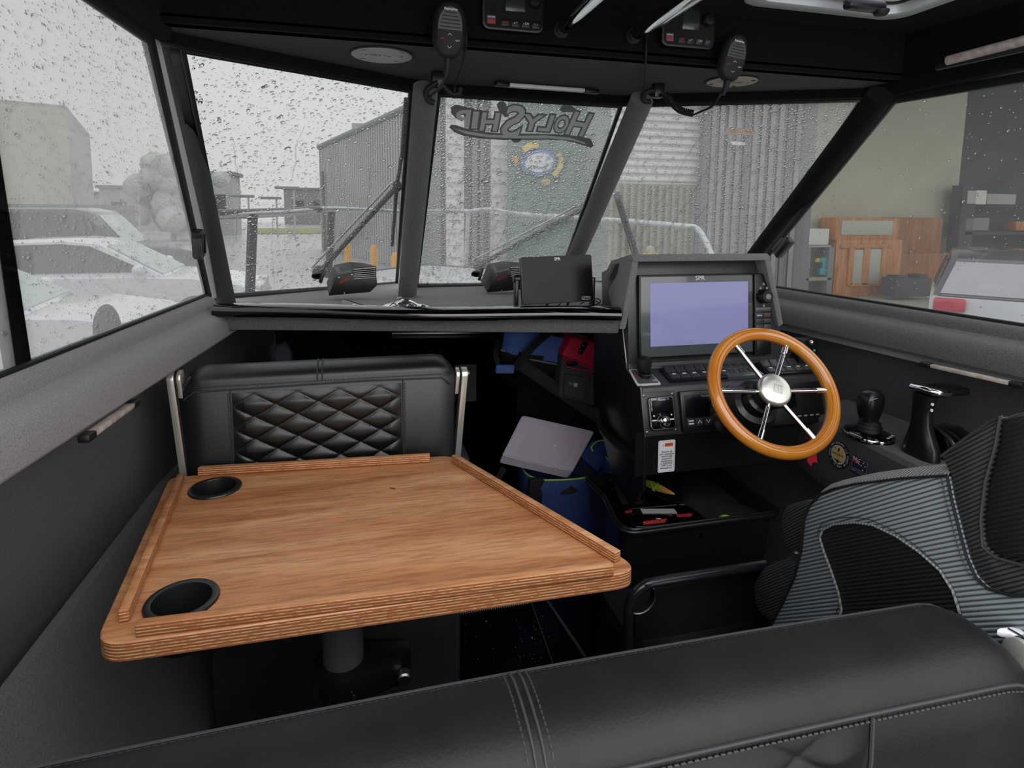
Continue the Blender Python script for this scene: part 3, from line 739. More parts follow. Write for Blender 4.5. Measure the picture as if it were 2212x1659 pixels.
# ================================================================== HELM CONSOLE
CX = .80
MF = Plane((CX, 1.667, .919), (1, 0, 0), (0, .10, .995))         # upper instrument face
LE = Plane((CX, 1.57, .891), (1, 0, 0), (0, .097, .028))        # sloping switch ledge
LO = Plane((CX, 1.53, .755), (1, 0, 0), (0, .04, .136))         # lower instrument face
CXR = 1.46
hc = thing('helm_console', (1.15, 1.7, 0), 'black helm console under a grey carpeted visor', 'console')
def xz(y, z): return V((CX, y, z))
prof = [(1.53, .755), (1.57, .891), (1.667, .919), (1.6685, .94), (1.90, .94), (1.93, .74), (1.66, .72)]
g = G(); g.prism([V((CX + .004, y, z)) for y, z in prof], (CXR - CX, 0, 0), bev=.004)
XTOP, XBOT = ay(1662, 570, 1.69).x, ay(1686, 700, 1.68).x
def fy(z): return 1.667 + (z - .919) * .1005
g.prism([V((CX + .004, fy(.93), .93)), V((XBOT + .01, fy(.93), .93)), V((XBOT, fy(1.02), 1.02)), V((XTOP, fy(1.26), 1.26)), V((CX + .004, fy(1.26), 1.26))], (0, .20, -.06), bev=.003); g.done('body', 'panel', hc)
# glossy side cheek
g = G(); g.prism([V((CX - .004, y, z)) for y, z in [(1.535, .76), (1.572, .893), (1.667, .922), (1.71, 1.045), (1.93, 1.075), (1.93, .80), (1.88, .70), (1.75, .55), (1.60, .50), (1.53, .60)]], (.012, 0, 0), bev=.003); g.done('side_panel', 'satin', hc)
g = G()
for a, b in (((1.532, .756), (1.572, .893)), ((1.572, .893), (1.667, .921)), ((1.667, .921), (1.71, 1.045))):
    g.tube([V((CX - .001, *a)), V((CX - .001, *b))], .0022, 6)
g.done('edge_trim', 'steel', hc)
g = G(); P = [ax(1288, 880, CX - .012), ax(1300, 925, CX - .014), ax(1340, 965, CX - .014), ax(1385, 998, CX - .01)]
g.tube(smooth_path(P), [.004 + .010 * math.sin(PI * k / 18) for k in range(19)], 8); g.done('side_fillet', 'satin', hc)
# visor: two cheeks and a top, carpeted
XV0, XV1 = ay(1367, 563, 1.645).x, ay(1660, 560, 1.645).x
def cheek(q, y0, y1):
    P = [ay(u, v, y0 + (1 - y0 + y0 - 1) + dy) for u, v, dy in q]
    g = G(); g.prism(P, (0, y1 - y0, 0), bev=.005); g.done('visor_cheek', 'carpet_dash', hc)
cheek([(1366, 562, 0), (1376, 562, 0), (1366, 640, .012), (1352, 712, .024), (1338, 712, .024), (1352, 640, .012)], 1.645, 1.735)
cheek([(1652, 560, 0), (1664, 559, 0), (1680, 630, .012), (1693, 700, .022), (1682, 708, .022), (1668, 635, .012)], 1.645, 1.735)
g = G(); g.prism([V((XV0 - .002, y, z)) for y, z in [(1.642, 1.256), (1.642, 1.270), (1.66, 1.278), (1.80, 1.248), (1.85, 1.20), (1.84, 1.18), (1.79, 1.235), (1.66, 1.258)]], (XV1 - XV0 + .008, 0, 0), bev=.004); g.done('visor_top', 'carpet_dash', hc)
# carpet flank running from the visor forward to the dash
g = G(); g.prism([ax(1367, 562, XV0), ax(1337, 582, XV0 - .01), ay(1294, 668, 1.95), ay(1342, 712, 1.72), ax(1346, 700, XV0)], (.02, .0, 0), bev=.002); g.done('visor_flank', 'carpet_dash', hc)
# ------------------------------------------------ chartplotter
a0, b0 = MF.px(1376, 592); a1, b1 = MF.px(1386, 767); a2, _ = MF.px(1613, 590); a3, _ = MF.px(1646, 590)
AL, AR, AK = a0 - .004, a2 + .012, a2 + .075
BB, BT = (b1), MF.px(1500, 592)[1]
BB = MF.px(1500, 768)[1]
cp = thing('chartplotter', MF.pt((AL + AR) / 2, BB), 'large chartplotter with switched-off screen glowing as reflected lavender sky and a keypad, under the visor', 'display')
g = G(); g.box(((AL + AR) / 2, (BB + BT) / 2, .0115), (AR - AL, BT - BB, .0155), MF.M, bev=.004); g.done('housing', 'black', cp)
g = G(); g.box(((AL + AR) / 2, (BB + BT) / 2, .0198), (AR - AL - .012, BT - BB - .012, .002), MF.M, bev=.0008); g.done('bezel', 'bezel', cp)
s0 = MF.px(1392, 612); s1 = MF.px(1404, 747); s2 = MF.px(1604, 611)
SX0, SX1, SY0, SY1 = (s0[0] + s1[0]) / 2, MF.px(1607, 690)[0], s1[1], s0[1]
g = G(); g.box(((SX0 + SX1) / 2, (SY0 + SY1) / 2, .0212), (SX1 - SX0, SY1 - SY0, .0012), MF.M); g.done('screen', 'screen_sky_glow', cp)
text('SPR', MF.at((SX0 + SX1) / 2, (SY1 + BT) / 2, .0212), .019, 'white', cp, xs=1.15)
g = G(); g.box(((AR + AK) / 2 + .001, (BB + BT) / 2 - .004, .0115), (AK - AR, BT - BB + .004, .021), MF.M, bev=.004); g.done('keypad', 'black', cp)
KX = (AR + AK) / 2
kp = cp.children[-1] if False else [o for o in cp.children if o.name.startswith('keypad')][0]
def key(a, b, w, h, m='panel', hh=.003):
    g = G(); g.box((a, b, .0225), (w, h, hh), MF.M, bev=.001); return g.done('key', m, kp)
kb = BT - BB
g = G(); g.lathe([(.0, .030), (.008, .029), (.012, .031), (.019, .030), (.022, .024), (.023, 0)], MF.at(KX - .002, BT - kb * .29, .022), 28); g.done('dial', 'black', kp)
g = G(); g.lathe([(.0, .002), (.008, .001), (.011, .0005)], MF.at(KX - .002, BT - kb * .29, .0505), 24); g.lathe([(.005, .003), (.0085, .003)], MF.at(KX - .002, BT - kb * .29, .0505), 24); g.done('dial_cap', 'grey_print', kp)
for da, db in ((0, .14), (-.012, .19), (.012, .19), (-.02, .25), (-.02, .32), (0, .41)):
    g = G(); g.cyl(MF.at(KX + da + .002, BT - kb * db, .022), .0045, .003, 14, .001); g.done('key', 'grey_print', kp)
for r_, db in enumerate((.53, .60)):
    for da in (-.014, .016): key(KX + da, BT - kb * db, .027, .015)
text('MENU', MF.at(KX - .014, BT - kb * .53, .0242), .007, 'white', kp); text('MARK', MF.at(KX + .016, BT - kb * .53, .0242), .007, 'red_print', kp)
key(KX, BT - kb * .455, .056, .012, 'bezel')
for da in (-.014, .016): key(KX + da, BT - kb * .72, .027, .04)
key(KX + .001, BT - kb * .90, .05, .042, 'satin')
# ------------------------------------------------ switch ledge
def ledge_frame(name, u0, u1, label, group=None):
    pass
def lpx(u, v): return LE.px(u, v)
# trim tab selector on a bright plate
pA = [lpx(1356, 800), lpx(1398, 800), lpx(1429, 832), lpx(1376, 835)]
tk = thing('rotary_switch', LE.pt(*lpx(1390, 818)), 'black rotary knob on a silver edged plate at the left end of the switch ledge', 'switch')
g = G(); g.prism(round_poly([LE.pt(*p, .0) for p in pA], .008, 4), LE.n * .004, bev=.001); g.done('plate', 'plate_silver', tk)
cen = ((pA[0][0] + pA[2][0]) / 2, (pA[0][1] + pA[2][1]) / 2)
pB = [(cen[0] + (p[0] - cen[0]) * .84, cen[1] + (p[1] - cen[1]) * .84) for p in pA]
g = G(); g.prism(round_poly([LE.pt(*p, .0042) for p in pB], .006, 4), LE.n * .001); g.done('face', 'bezel', tk)
for sgn, m in ((-1, 'red_print'), (1, 'green_print')):
    g = G(); g.tube([LE.pt(cen[0] + .030 * math.cos(a), cen[1] + .026 * math.sin(a), .0056) for a in np.linspace(PI / 2 + sgn * -.5, PI / 2 + sgn * -1.9, 9)], .0012, 5); g.done('print', m, tk)
text('OFF', LE.at(cen[0] + .022, cen[1] - .027, .0056), .009, 'white', tk)
g = G(); g.cyl(LE.at(*cen, .005), .019, .014, 24, .002); g.done('collar', 'black', tk)
Mk = frame(LE.pt(cen[0] - .004, cen[1], .019), (.55, .4, 0), (0, 0, 1))
g = G(); P = rrect(.050, .050, .021, 6, 0, .024); g.prism([Mk @ V((x, y, -.012)) for x, y, _ in P], Mk.to_3x3() @ V((0, 0, .024)), bev=.005); g.done('knob', 'rubber', tk)
def rocker_panel(u0, u1, n, label):
    q = [lpx(u0, 797 + (1420 - u0) * .012), lpx(u1, 797 + (1420 - u1) * .07)]
    bmid = .052
    t = thing('switch_panel', LE.pt((q[0][0] + q[1][0]) / 2, bmid), label, 'switch panel')
    A0, A1 = q[0][0], q[1][0]
    g = G(); g.box(((A0 + A1) / 2, bmid, .004), (A1 - A0, .076, .010), LE.M, bev=.003); g.done('frame', 'satin', t)
    w = (A1 - A0 - .012) / n
    for k in range(n):
        a = A0 + .006 + w * (k + .5)
        g = G(); P = [(-.030, .008), (-.030, .013), (-.012, .016), (.004, .013), (.028, .022), (.030, .018), (.030, .008)]
        g.prism([LE.pt(a - w * .46, bmid + y, z) for y, z in P], V((w * .92, 0, 0)), bev=.001); r_ = g.done('rocker', 'panel', t)
        g = G(); g.box((a, bmid - .014, .0168), (w * .34, .005, .0008), LE.M); g.done('legend', 'white', r_)
    return t
rocker_panel(1420, 1552, 6, 'bank of six black rocker switches left of the wheel')
rocker_panel(1636, 1742, 6, 'bank of six black rocker switches behind the upper right of the wheel rim')
e0, e1 = lpx(1553, 800), lpx(1622, 795)
tt = thing('trim_control', LE.pt((e0[0] + e1[0]) / 2, .055), 'flat grey membrane keypad on the ledge between two switch banks', 'control')
g = G(); g.box(((e0[0] + e1[0]) / 2, .052, .006), (e1[0] - e0[0] + .01, .085, .014), LE.M, bev=.003); g.done('body', 'bezel', tt)
for i in range(3):
    for j in range(2):
        g = G(); g.box(((e0[0] + e1[0]) / 2 - .035 + i * .035, .038 + j * .033, .0135), (.024, .020, .001), LE.M, bev=.0003); b_ = g.done('button', 'panel', tt)
        text(('+', '-')[j], LE.at((e0[0] + e1[0]) / 2 - .035 + i * .035, .038 + j * .033, .0142), .014, 'grey_print', b_)
# ------------------------------------------------ lower instruments
def opx(u, v): return LO.px(u, v)
def obox(g, a, b, c, d, h0, h1, bev=.002): g.box(((a + c) / 2, (b + d) / 2, (h0 + h1) / 2), (c - a, d - b, h1 - h0), LO.M, bev=bev)
p0 = opx(1381, 940); p1 = opx(1463, 846)
st = thing('stereo', LO.pt((p0[0] + p1[0]) / 2, p0[1]), 'small marine stereo with chrome dial on a screwed black plate', 'stereo')
SA0, SA1 = opx(1384, 900)[0] + .004, opx(1461, 900)[0]; SB0, SB1 = opx(1420, 938)[1], opx(1420, 846)[1]
g = G(); obox(g, SA0, SB0, SA1, SB1, 0, .005, .0015); g.done('plate', 'panel', st)
for a in (SA0 + .009, SA1 - .009):
    for b in (SB0 + .009, SB1 - .009):
        g = G(); g.lathe([(0, .0028), (.0035, .002), (.005, 0)], LO.at(a, b, .005), 14); g.done('screw', 'steel', st)
FA0, FA1, FB0, FB1 = SA0 + .016, SA1 - .012, SB0 + .012, SB1 - .014
g = G(); g.prism([LO.at((FA0 + FA1) / 2, (FB0 + FB1) / 2, .005) @ V(p) for p in rrect(FA1 - FA0, FB1 - FB0, .012)], LO.n * .013, bev=.003); g.done('body', 'gloss', st)
g = G(); g.tube([LO.at((FA0 + FA1) / 2, (FB0 + FB1) / 2, .018) @ V(p) for p in rrect(FA1 - FA0 - .006, FB1 - FB0 - .006, .01)], .0013, 6, closed=True); g.done('rim', 'steel', st)
mb = FB0 + (FB1 - FB0) * .50
g = G(); obox(g, FA0 + .010, mb, FA1 - .006, FB1 - .010, .018, .0192, .0005); scr = g.done('screen', 'screen_dark', st)
text('FUSION', LO.at((FA0 + FA1) / 2, FB1 - .010, .0195), .0075, 'white', st)
DA, DB = (FA0 + FA1) / 2 + .001, FB0 + (FB1 - FB0) * .245
g = G(); g.lathe([(.0, .020), (.004, .019), (.012, .018), (.016, .014), (.018, .008), (.019, 0)], LO.at(DA, DB, .018), 28); g.done('dial', 'chrome', st)
g = G(); g.lathe([(.0, .001), (.004, 0)], LO.at(DA, DB, .0385), 14); g.done('dial_button', 'black', st)
for a in (FA0 + .013, FA1 - .013):
    g = G(); g.cyl(LO.at(a, mb - .006, .018), .0025, .001, 12); g.done('button', 'white', st)
    g = G(); obox(g, a - .007, mb - .021, a + .007, mb - .017, .018, .019, .0003); g.done('button', 'white', st)
EA0, EA1 = opx(1467, 900)[0], opx(1467, 900)[0] + .135; EB0, EB1 = opx(1500, 931)[1], opx(1500, 843)[1]
ed = thing('engine_display', LO.pt((EA0 + EA1) / 2, EB0), 'square engine display with arrow buttons left of the wheel hub', 'display')
g = G(); obox(g, EA0, EB0, EA1, EB1, 0, .018, .004); g.done('housing', 'satin', ed)
EM = EB0 + (EB1 - EB0) * .36
g = G(); obox(g, EA0 + .012, EM, EA1 - .012, EB1 - .012, .0175, .0188, .0005); g.done('screen', 'screen_dark', ed)
text('Yanmar', LO.at(EA0 + .082, EB1 - .017, .019), .010, 'grey_print', ed)
for k, s_ in enumerate(('=', '^', 'v', '-')):
    a = EA0 + .027 + k * .028
    g = G(); obox(g, a - .0125, EB0 + .016, a + .0125, EM - .004, .0175, .0195, .0008); bt = g.done('button', 'panel', ed)
    b = (EB0 + .016 + EM - .004) / 2
    g = G()
    if s_ == '=':
        obox(g, a - .008, b + .002, a + .008, b + .006, .0195, .0200, 0); obox(g, a - .008, b - .006, a + .008, b - .002, .0195, .0200, 0)
    elif s_ == '-': obox(g, a - .008, b - .0025, a + .008, b + .0025, .0195, .0200, 0)
    else:
        sg = 1 if s_ == '^' else -1
        g.tube([LO.pt(a - .006, b - .005 * sg, .0198), LO.pt(a, b + .005 * sg, .0198), LO.pt(a + .006, b - .005 * sg, .0198)], .0013, 5)
    g.done('symbol', 'white', bt)
# hidden instruments right of the wheel
RA0 = 1.21 - CX
dp = thing('engine_controller', LO.pt(RA0 + .08, .03), 'black engine control panel with small legends behind the right of the wheel', 'control')
g = G(); obox(g, RA0, .0, RA0 + .20, .125, 0, .016, .004); g.done('housing', 'satin', dp)
g = G(); obox(g, RA0 + .015, .05, RA0 + .10, .112, .016, .018, .001); g.done('cover', 'gloss', dp)
for k in range(4):
    g = G(); obox(g, RA0 + .10 + k * .022, .022, RA0 + .112 + k * .022, .026, .016, .0166, 0); g.done('legend', 'grey_print', dp)
# warning label hanging below the console
wl_ = [(1425, 952), (1460, 949), (1455, 1018), (1418, 1021)]
WP = Plane(V((CX + .09, 1.535, .755)), (1, 0, 0), (0, .02, 1))
q = [WP.px(*p) for p in wl_]
lc = (sum(p[0] for p in q) / 4, sum(p[1] for p in q) / 4); lw_, lh_ = ((q[1][0] - q[0][0]) + (q[2][0] - q[3][0])) / 2, ((q[0][1] - q[3][1]) + (q[1][1] - q[2][1])) / 2
g = G(); g.box((lc[0], lc[1] + .01, -.006), (lw_ + .5, lh_ + .03, .008), WP.M @ Matrix.Translation((.18, 0, 0))); g.done('kick_panel', 'carpet_black', hc)
wg = thing('warning_label', WP.pt(*lc), 'white warning label with orange heading below the stereo', 'label')
LM = WP.at(lc[0], lc[1], 0)
g = G(); g.prism([LM @ V(p) for p in rrect(lw_, lh_, .005)], WP.n * .0012); g.done('card', 'sticker', wg)
g = G(); g.tube([LM @ (V(p) + V((0, 0, .0013))) for p in rrect(lw_ - .006, lh_ - .006, .004)], .0004, 4, closed=True); g.done('border', 'grey_print', wg)
g = G(); g.box((lw_ * .12, lh_ * .36, .0014), (lw_ * .48, lh_ * .11, .0005), LM); g.done('heading', 'orange_print', wg)
text('WARNING', LM @ Matrix.Translation((lw_ * .12, lh_ * .36, .0019)), .0056, 'dark_print', wg)
g = G(); P = [(-lw_ * .30, lh_ * .32), (-lw_ * .16, lh_ * .32), (-lw_ * .23, lh_ * .40)]; g.tube([LM @ V((*p, .0015)) for p in P], .0005, 4, closed=True); g.done('triangle', 'dark_print', wg)
text('!', LM @ Matrix.Translation((-lw_ * .23, lh_ * .345, .0015)), .007, 'dark_print', wg)
for k, ln in enumerate(('Ensure all', 'non essential', 'electrically', 'powered', 'equipment', 'is switched', 'OFF in an', 'emergency.')):
    text(ln, LM @ Matrix.Translation((0, lh_ * (.145 - .073 * k), .0015)), .0088, 'dark_print', wg, offset=.0001)
# ------------------------------------------------ steering wheel
WY, WR = 1.27, .1745
wc0 = ay(1671, 844, WY)
th, ps = math.radians(36), math.radians(-5)
Rw = Matrix.Rotation(ps, 3, 'Z') @ Matrix(((1, 0, 0), (0, math.sin(th), -math.cos(th)), (0, math.cos(th), math.sin(th))))
WM = Matrix.Translation(wc0) @ Rw.to_4x4()       # local x lateral, y up the rim, z along the axis towards the helmsman
sw = thing('steering_wheel', wc0, 'varnished wooden steering wheel with six polished spokes', 'steering wheel')
r_t = .0172; n_ = 96
g = G(); g.tube([WM @ V(((WR - r_t) * math.cos(a), (WR - r_t) * math.sin(a), 0)) for a in np.linspace(0, 2 * PI, n_, endpoint=False)], r_t, 20, closed=True); g.done('rim', 'rim_wood', sw)
g = G()
for rr, zz in ((WR - r_t * 1.52, .0149), (WR - r_t * 1.0, .0174)):
    g.tube([WM @ V((rr * math.cos(a), rr * math.sin(a), zz)) for a in np.linspace(0, 2 * PI, n_, endpoint=False)], .0006, 5, closed=True)
g.done('rim_line', 'rim_dark', sw)
hubc = V((.003, .006, 0))
for k in range(6):
    a = math.radians(118 - 60 * k); d = V((math.cos(a), math.sin(a), 0))
    g = G(); g.tube([WM @ (d * .028 + V((0, 0, -.006))), WM @ (d * (WR - r_t * 1.7))], .0060, 12); sp = g.done('spoke', 'chrome', sw)
    g = G(); g.tube([WM @ (d * (WR - r_t * 1.9 - .026)), WM @ (d * (WR - r_t * 1.6))], .0080, 12); g.done('ferrule', 'chrome', sp)
g = G(); g.lathe([(.034, -.045), (.040, -.035), (.0425, -.01), (.0425, .006)], WM, 40); g.done('hub', 'black', sw)
g = G(); g.lathe([(.0, .0152), (.020, .0150), (.036, .0143), (.0405, .012), (.043, .007), (.043, .0)], WM, 48); g.done('hub_cap', 'cap_steel', sw)
g = G(); EMb = WM @ Matrix.Translation((.004, 0, .0153)) @ Matrix.Rotation(-.35, 4, 'Z')
for s_ in (.0105, .0075): g.tube([EMb @ V((x * s_, y * s_, 0)) for x, y in ((-1, -1), (1, -1), (1, 1), (-1, 1))], .0004, 4, closed=True)
g.tube([EMb @ V(p) for p in ((.003, .004, 0), (-.003, .004, 0), (-.003, 0, 0), (.003, 0, 0), (.003, -.004, 0), (-.003, -.004, 0))], .0004, 4)
g.done('emblem', 'dark_print', sw)
g = G(); g.lathe([(.075, -.21), (.078, -.17), (.068, -.13), (.074, -.125), (.060, -.09), (.045, -.085), (.045, -.05), (.034, -.045)], WM, 40); g.done('column', 'satin', sw)
# red tag on the kill switch
rt = thing('kill_cord', ay(1755, 985, 1.42), 'short red webbing tag hanging below the wheel rim', 'cord')
g = G(); q = [ay(1746, 960, 1.42), ay(1765, 964, 1.42), ay(1764, 985, 1.42), ay(1766, 1000, 1.42), ay(1757, 998, 1.42), ay(1752, 1008, 1.42), ay(1744, 996, 1.42)]
g.prism(q, (0, .003, 0)); g.tube([ay(1757, 962, 1.424), ay(1762, 955, 1.50), ay(1740, 945, 1.55)], .003, 6); g.done('tag', 'red_tag', rt)
# ------------------------------------------------ side console with joystick, throttle and patches
sc_ = [az(1745, 905, .735), az(1895, 970, .735), az(2005, 1022, .735), az(2150, 1085, .735)]
g = G()
SXi = 1.365
top = [V((SXi + .03, 1.62, .785)), V((SXi, 1.38, .775)), V((SXi - .005, 1.18, .77)), V((SXi - .005, .75, .76)), V((1.66, .75, .77)), V((1.575, 1.62, .785))]
sd = thing('side_console', (1.55, 1.2, 0), 'low grey carpeted side console holding the throttle and joystick', 'console')
bot = [p * 1 for p in top]
secs = []
for dz, dx in ((0, .012), (-.012, 0), (-.16, -.012), (-.22, .02)):
    secs.append([V((p.x + (dx if p.x < 1.6 else 0), p.y, p.z + dz)) for p in top])
g.loft([secs[k] for k in range(4)][::-1], closed=True); g.done('body', 'carpet_dark', sd)
JT = Plane((SXi, 1.18, .7705), (1, 0, 0), (0, 1, .03))
JP = Plane((SXi - .001, 1.38, .76), (-.02, -1, 0), (0.06, 0, 1))
jc = JT.px(1876, 940)
js = thing('joystick', JT.pt(*jc), 'black docking joystick on an oval chrome base', 'joystick')
JM = JT.at(jc[0], jc[1], 0)
g = G(); g.lathe([(0, .016), (.034, .016), (.050, .012), (.060, .006), (.062, 0)], JM @ Matrix.Diagonal((1, 1.15, 1, 1)), 36); g.done('base', 'gloss', js)
g = G(); g.tube([JM @ V((.058 * math.cos(a), .067 * math.sin(a), .005)) for a in np.linspace(0, 2 * PI, 40, endpoint=False)], .0035, 8, closed=True); g.done('ring', 'chrome', js)
g = G(); g.lathe([(.034, .0165), (.030, .026), (.033, .028), (.027, .036), (.029, .038), (.020, .048)], JM, 28); g.done('boot', 'rubber', js)
g = G()
secs = []
for z_, w_, d_, ox in ((.045, .020, .020, 0), (.060, .026, .024, 0), (.085, .031, .028, .0), (.110, .032, .027, .002), (.126, .027, .021, .004), (.134, .016, .012, .004)):
    secs.append([JM @ V((ox - .006 + w_ * math.copysign(abs(math.cos(a)) ** .6, math.cos(a)), d_ * math.copysign(abs(math.sin(a)) ** .6, math.sin(a)), z_)) for a in np.linspace(0, 2 * PI, 20, endpoint=False)])
g.loft(secs, closed=True); g.done('grip', 'satin', js)
g = G(); g.tube([JM @ V((-.030, -.02, .112)), JM @ V((-.012, -.026, .120)), JM @ V((0, -.026, .100))], .0012, 5); g.done('grip_line', 'steel', js)
for k in range(3):
    g = G(); g.box((.01 + .014 * k, -.055 + .006 * k, .0125), (.009, .005, .001), JM); g.done('legend', 'white', js)
# throttle
tcn = JT.px(1990, 985)
TM = JT.at(*tcn, 0)
tr_ = thing('throttle', TM @ V((0, 0, 0)), 'black throttle lever with chrome trimmed grip on a rounded base', 'throttle')
g = G(); P = [(-.075, 0), (-.078, .02), (-.06, .052), (-.03, .072), (.01, .078), (.05, .066), (.08, .035), (.088, 0)]
g.prism([TM @ V((.028, -y, z)) for y, z in P], TM.to_3x3() @ V((.085, 0, 0)), bev=.008, seg=3); g.done('base', 'gloss', tr_)
g = G(); g.tube(smooth_path([TM @ V((.030, .05, .062)), TM @ V((.028, 0, .079)), TM @ V((.028, -.05, .062)), TM @ V((.028, -.08, .02)), TM @ V((.028, -.083, 0))]), .006, 8); g.done('base_rim', 'satin', tr_)
g = G()
secs = []
for z_, w_, d_, oy in ((-.005, .026, .050, .0), (.030, .024, .046, .0), (.055, .020, .036, .004), (.085, .018, .026, .008), (.120, .018, .024, .010), (.150, .020, .026, .010), (.168, .022, .028, .008)):
    secs.append([TM @ V((w_ * math.copysign(abs(math.cos(a)) ** .7, math.cos(a)) - .002, oy + d_ * math.copysign(abs(math.sin(a)) ** .7, math.sin(a)), z_)) for a in np.linspace(0, 2 * PI, 20, endpoint=False)])
g.loft(secs, closed=True); g.done('lever', 'satin', tr_)
g = G(); g.box((.050, .006, .176), (.120, .062, .022), TM, bev=.009, seg=3); g.done('grip', 'black', tr_)
g = G(); g.tube(smooth_path([TM @ V((-.018, .036, .180)), TM @ V((-.020, .0, .184)), TM @ V((-.006, -.026, .182)), TM @ V((.03, -.028, .178))]), .0085, 10); g.done('grip_trim', 'chrome', tr_)
for k in range(2):
    g = G(); g.cyl(TM @ Matrix.Translation((-.010, -.019, .150 - .016 * k)) @ Matrix.Rotation(PI / 2, 4, 'X'), .004, .003, 12); g.done('button', 'white', tr_)
g = G(); g.box((.07, -.035, .072), (.042, .045, .004), TM @ Matrix.Rotation(.3, 4, 'X'), bev=.001); kq = g.done('button_pad', 'black', tr_)
# round squadron patch and flag patch on the inboard face
def facepx(u, v): return JP.px(u, v)
c_ = facepx(1815, 982); PM = JP.at(c_[0], c_[1], .004)
pr = .040
bd = thing('round_patch', JP.pt(*c_, .004), 'round cloth patch with a yellow 40 below the joystick', 'patch')
def disc(r, h0, h1, m, nm): 
    g = G(); g.cyl(PM @ Matrix.Translation((0, 0, h0)), r, h1 - h0, 40); return g.done(nm, m, bd)
disc(pr, 0, .002, 'rubber', 'backing')
disc(pr * .72, .002, .0024, 'paper', 'field')
g = G(); g.tube([PM @ V((pr * .72 * math.cos(a), pr * .72 * math.sin(a), .0024)) for a in np.linspace(0, 2 * PI, 36, endpoint=False)], .0006, 5, closed=True); g.done('ring', 'black', bd)
text('40', PM @ Matrix.Translation((0, 0, .0034)), .046, 'yellow_print', bd, offset=.0012)
text('SQUADRON', PM @ Matrix.Translation((0, .001, .0040)), .0075, 'dark_print', bd)
def arc_text(s, r, a0, step, size, m, parent, inward=False):
    for k, ch in enumerate(s):
        if ch == ' ': continue
        a = a0 + step * k; d = PM @ Matrix.Rotation(a, 4, 'Z') @ Matrix.Translation((0, r, .0022)) @ (Matrix.Rotation(PI, 4, 'Z') if inward else Matrix.Identity(4)); text(ch, d, size, m, parent)
arc_text('ROYAL NEW ZEALAND AIR FORCE', pr * .86, 1.95, -.15, .0085, 'paper', bd)
arc_text('KI TE WHAI AO', pr * .86, -3.14 - .85, .15, .0085, 'paper', bd, True)
g = G()
for yy, sg in ((.016, 1), (-.0175, .8)):
    g.prism([PM @ V((x * pr * sg, yy + y * pr, .0024)) for x, y in ((-.62, .06), (-.1, .0), (-.05, .10), (.05, .10), (.1, .0), (.62, .06), (.12, -.10), (.05, -.22), (-.05, -.22), (-.12, -.10))], PM.to_3x3() @ V((0, 0, .0006)))
g.done('aircraft', 'dark_print', bd)
c_ = facepx(1860, 1008); FM = JP.at(c_[0], c_[1], .004) @ Matrix.Rotation(-.02, 4, 'Z')
fl = thing('flag_patch', JP.pt(*c_, .004), 'small navy flag patch with NEW ZEALAND lettering beside the round patch', 'patch')
g = G(); g.box((0, 0, .0008), (.058, .050, .0016), FM, bev=.0006); g.done('backing', 'navy', fl)
g = G(); g.tube([FM @ V(p) for p in ((-.026, -.011, .002), (.026, -.011, .002), (.026, .021, .002), (-.026, .021, .002))], .0005, 5, closed=True); g.done('border', 'grey_print', fl)
g = G(); g.box((-.013, .013, .0019), (.025, .015, .0004), FM); g.done('canton', 'navy', fl)
g = G()
for a, b in (((-.0255, .0205), (-.0005, .0055)), ((-.0255, .0055), (-.0005, .0205)), ((-.013, .0205), (-.013, .0055)), ((-.0255, .013), (-.0005, .013))): g.tube([FM @ V((*a, .0022)), FM @ V((*b, .0022))], .0014, 4)
g.done('white_cross', 'paper', fl)
g = G()
for a, b in (((-.013, .0205), (-.013, .0055)), ((-.0255, .013), (-.0005, .013)), ((-.0255, .0205), (-.0005, .0055)), ((-.0255, .0055), (-.0005, .0205))): g.tube([FM @ V((*a, .0034)), FM @ V((*b, .0034))], .0007, 4)
g.done('red_cross', 'red_print', fl)
for (a, b) in ((.012, .015), (.019, .008), (.006, .006), (.013, -.005)):
    g = G(); g.prism([FM @ V((a + (.0028 if k % 2 == 0 else .0012) * math.sin(k * PI / 5), b + (.0028 if k % 2 == 0 else .0012) * math.cos(k * PI / 5), .0018)) for k in range(10)], FM.to_3x3() @ V((0, 0, .0005))); g.done('star', 'paper', fl)
text('NEW ZEALAND', FM @ Matrix.Translation((0, -.0175, .0018)), .0075, 'grey_print', fl)
# ================================================================== HELM SEAT
SX = .85
hs = thing('helm_chair', (1.08, .85, 0), 'bucket helm seat in ribbed grey and black vinyl', 'seat')
def sp(u, v, x=SX): return ax(u, v, x)
out = [(1660, 1362), (1690, 1305), (1716, 1248), (1730, 1190), (1736, 1130), (1748, 1092), (1772, 1068), (1800, 1056), (1850, 1045), (1950, 1033), (2047, 1027), (2056, 1075), (2075, 1150), (2090, 1205), (2108, 1245), (2135, 1272), (2180, 1285), (2240, 1288), (2240, 1400), (2080, 1430), (1660, 1420)]
so = [sp(*p) for p in out]
def skew(pts, dx): return [p + V((dx, 0, 0)) for p in pts]
g = G(); g.prism(so, (.05, 0, 0), bev=.006); g.done('side_panel', 'rib_grey', hs)
inn = [(1812, 1340), (1822, 1318), (1815, 1280), (1800, 1235), (1783, 1190), (1774, 1160), (1782, 1143), (1805, 1132), (1850, 1128), (1890, 1134), (1940, 1158), (1990, 1192), (2035, 1232), (2062, 1275), (2078, 1325), (2080, 1420), (1830, 1420)]
si_ = [sp(*p) for p in inn]
g = G(); g.prism(skew(si_, -.0025), (.006, 0, 0)); g.done('side_inset', 'rib_black', hs)
g = G(); g.tube(skew(si_[:15], -.004), .0022, 6); g.done('inset_piping', 'rib_light', hs)
g = G(); g.tube(skew(so[:11], -.001), .0022, 6); g.tube(skew(so[10:18], -.001), .002, 6); g.done('piping', 'rubber', hs)
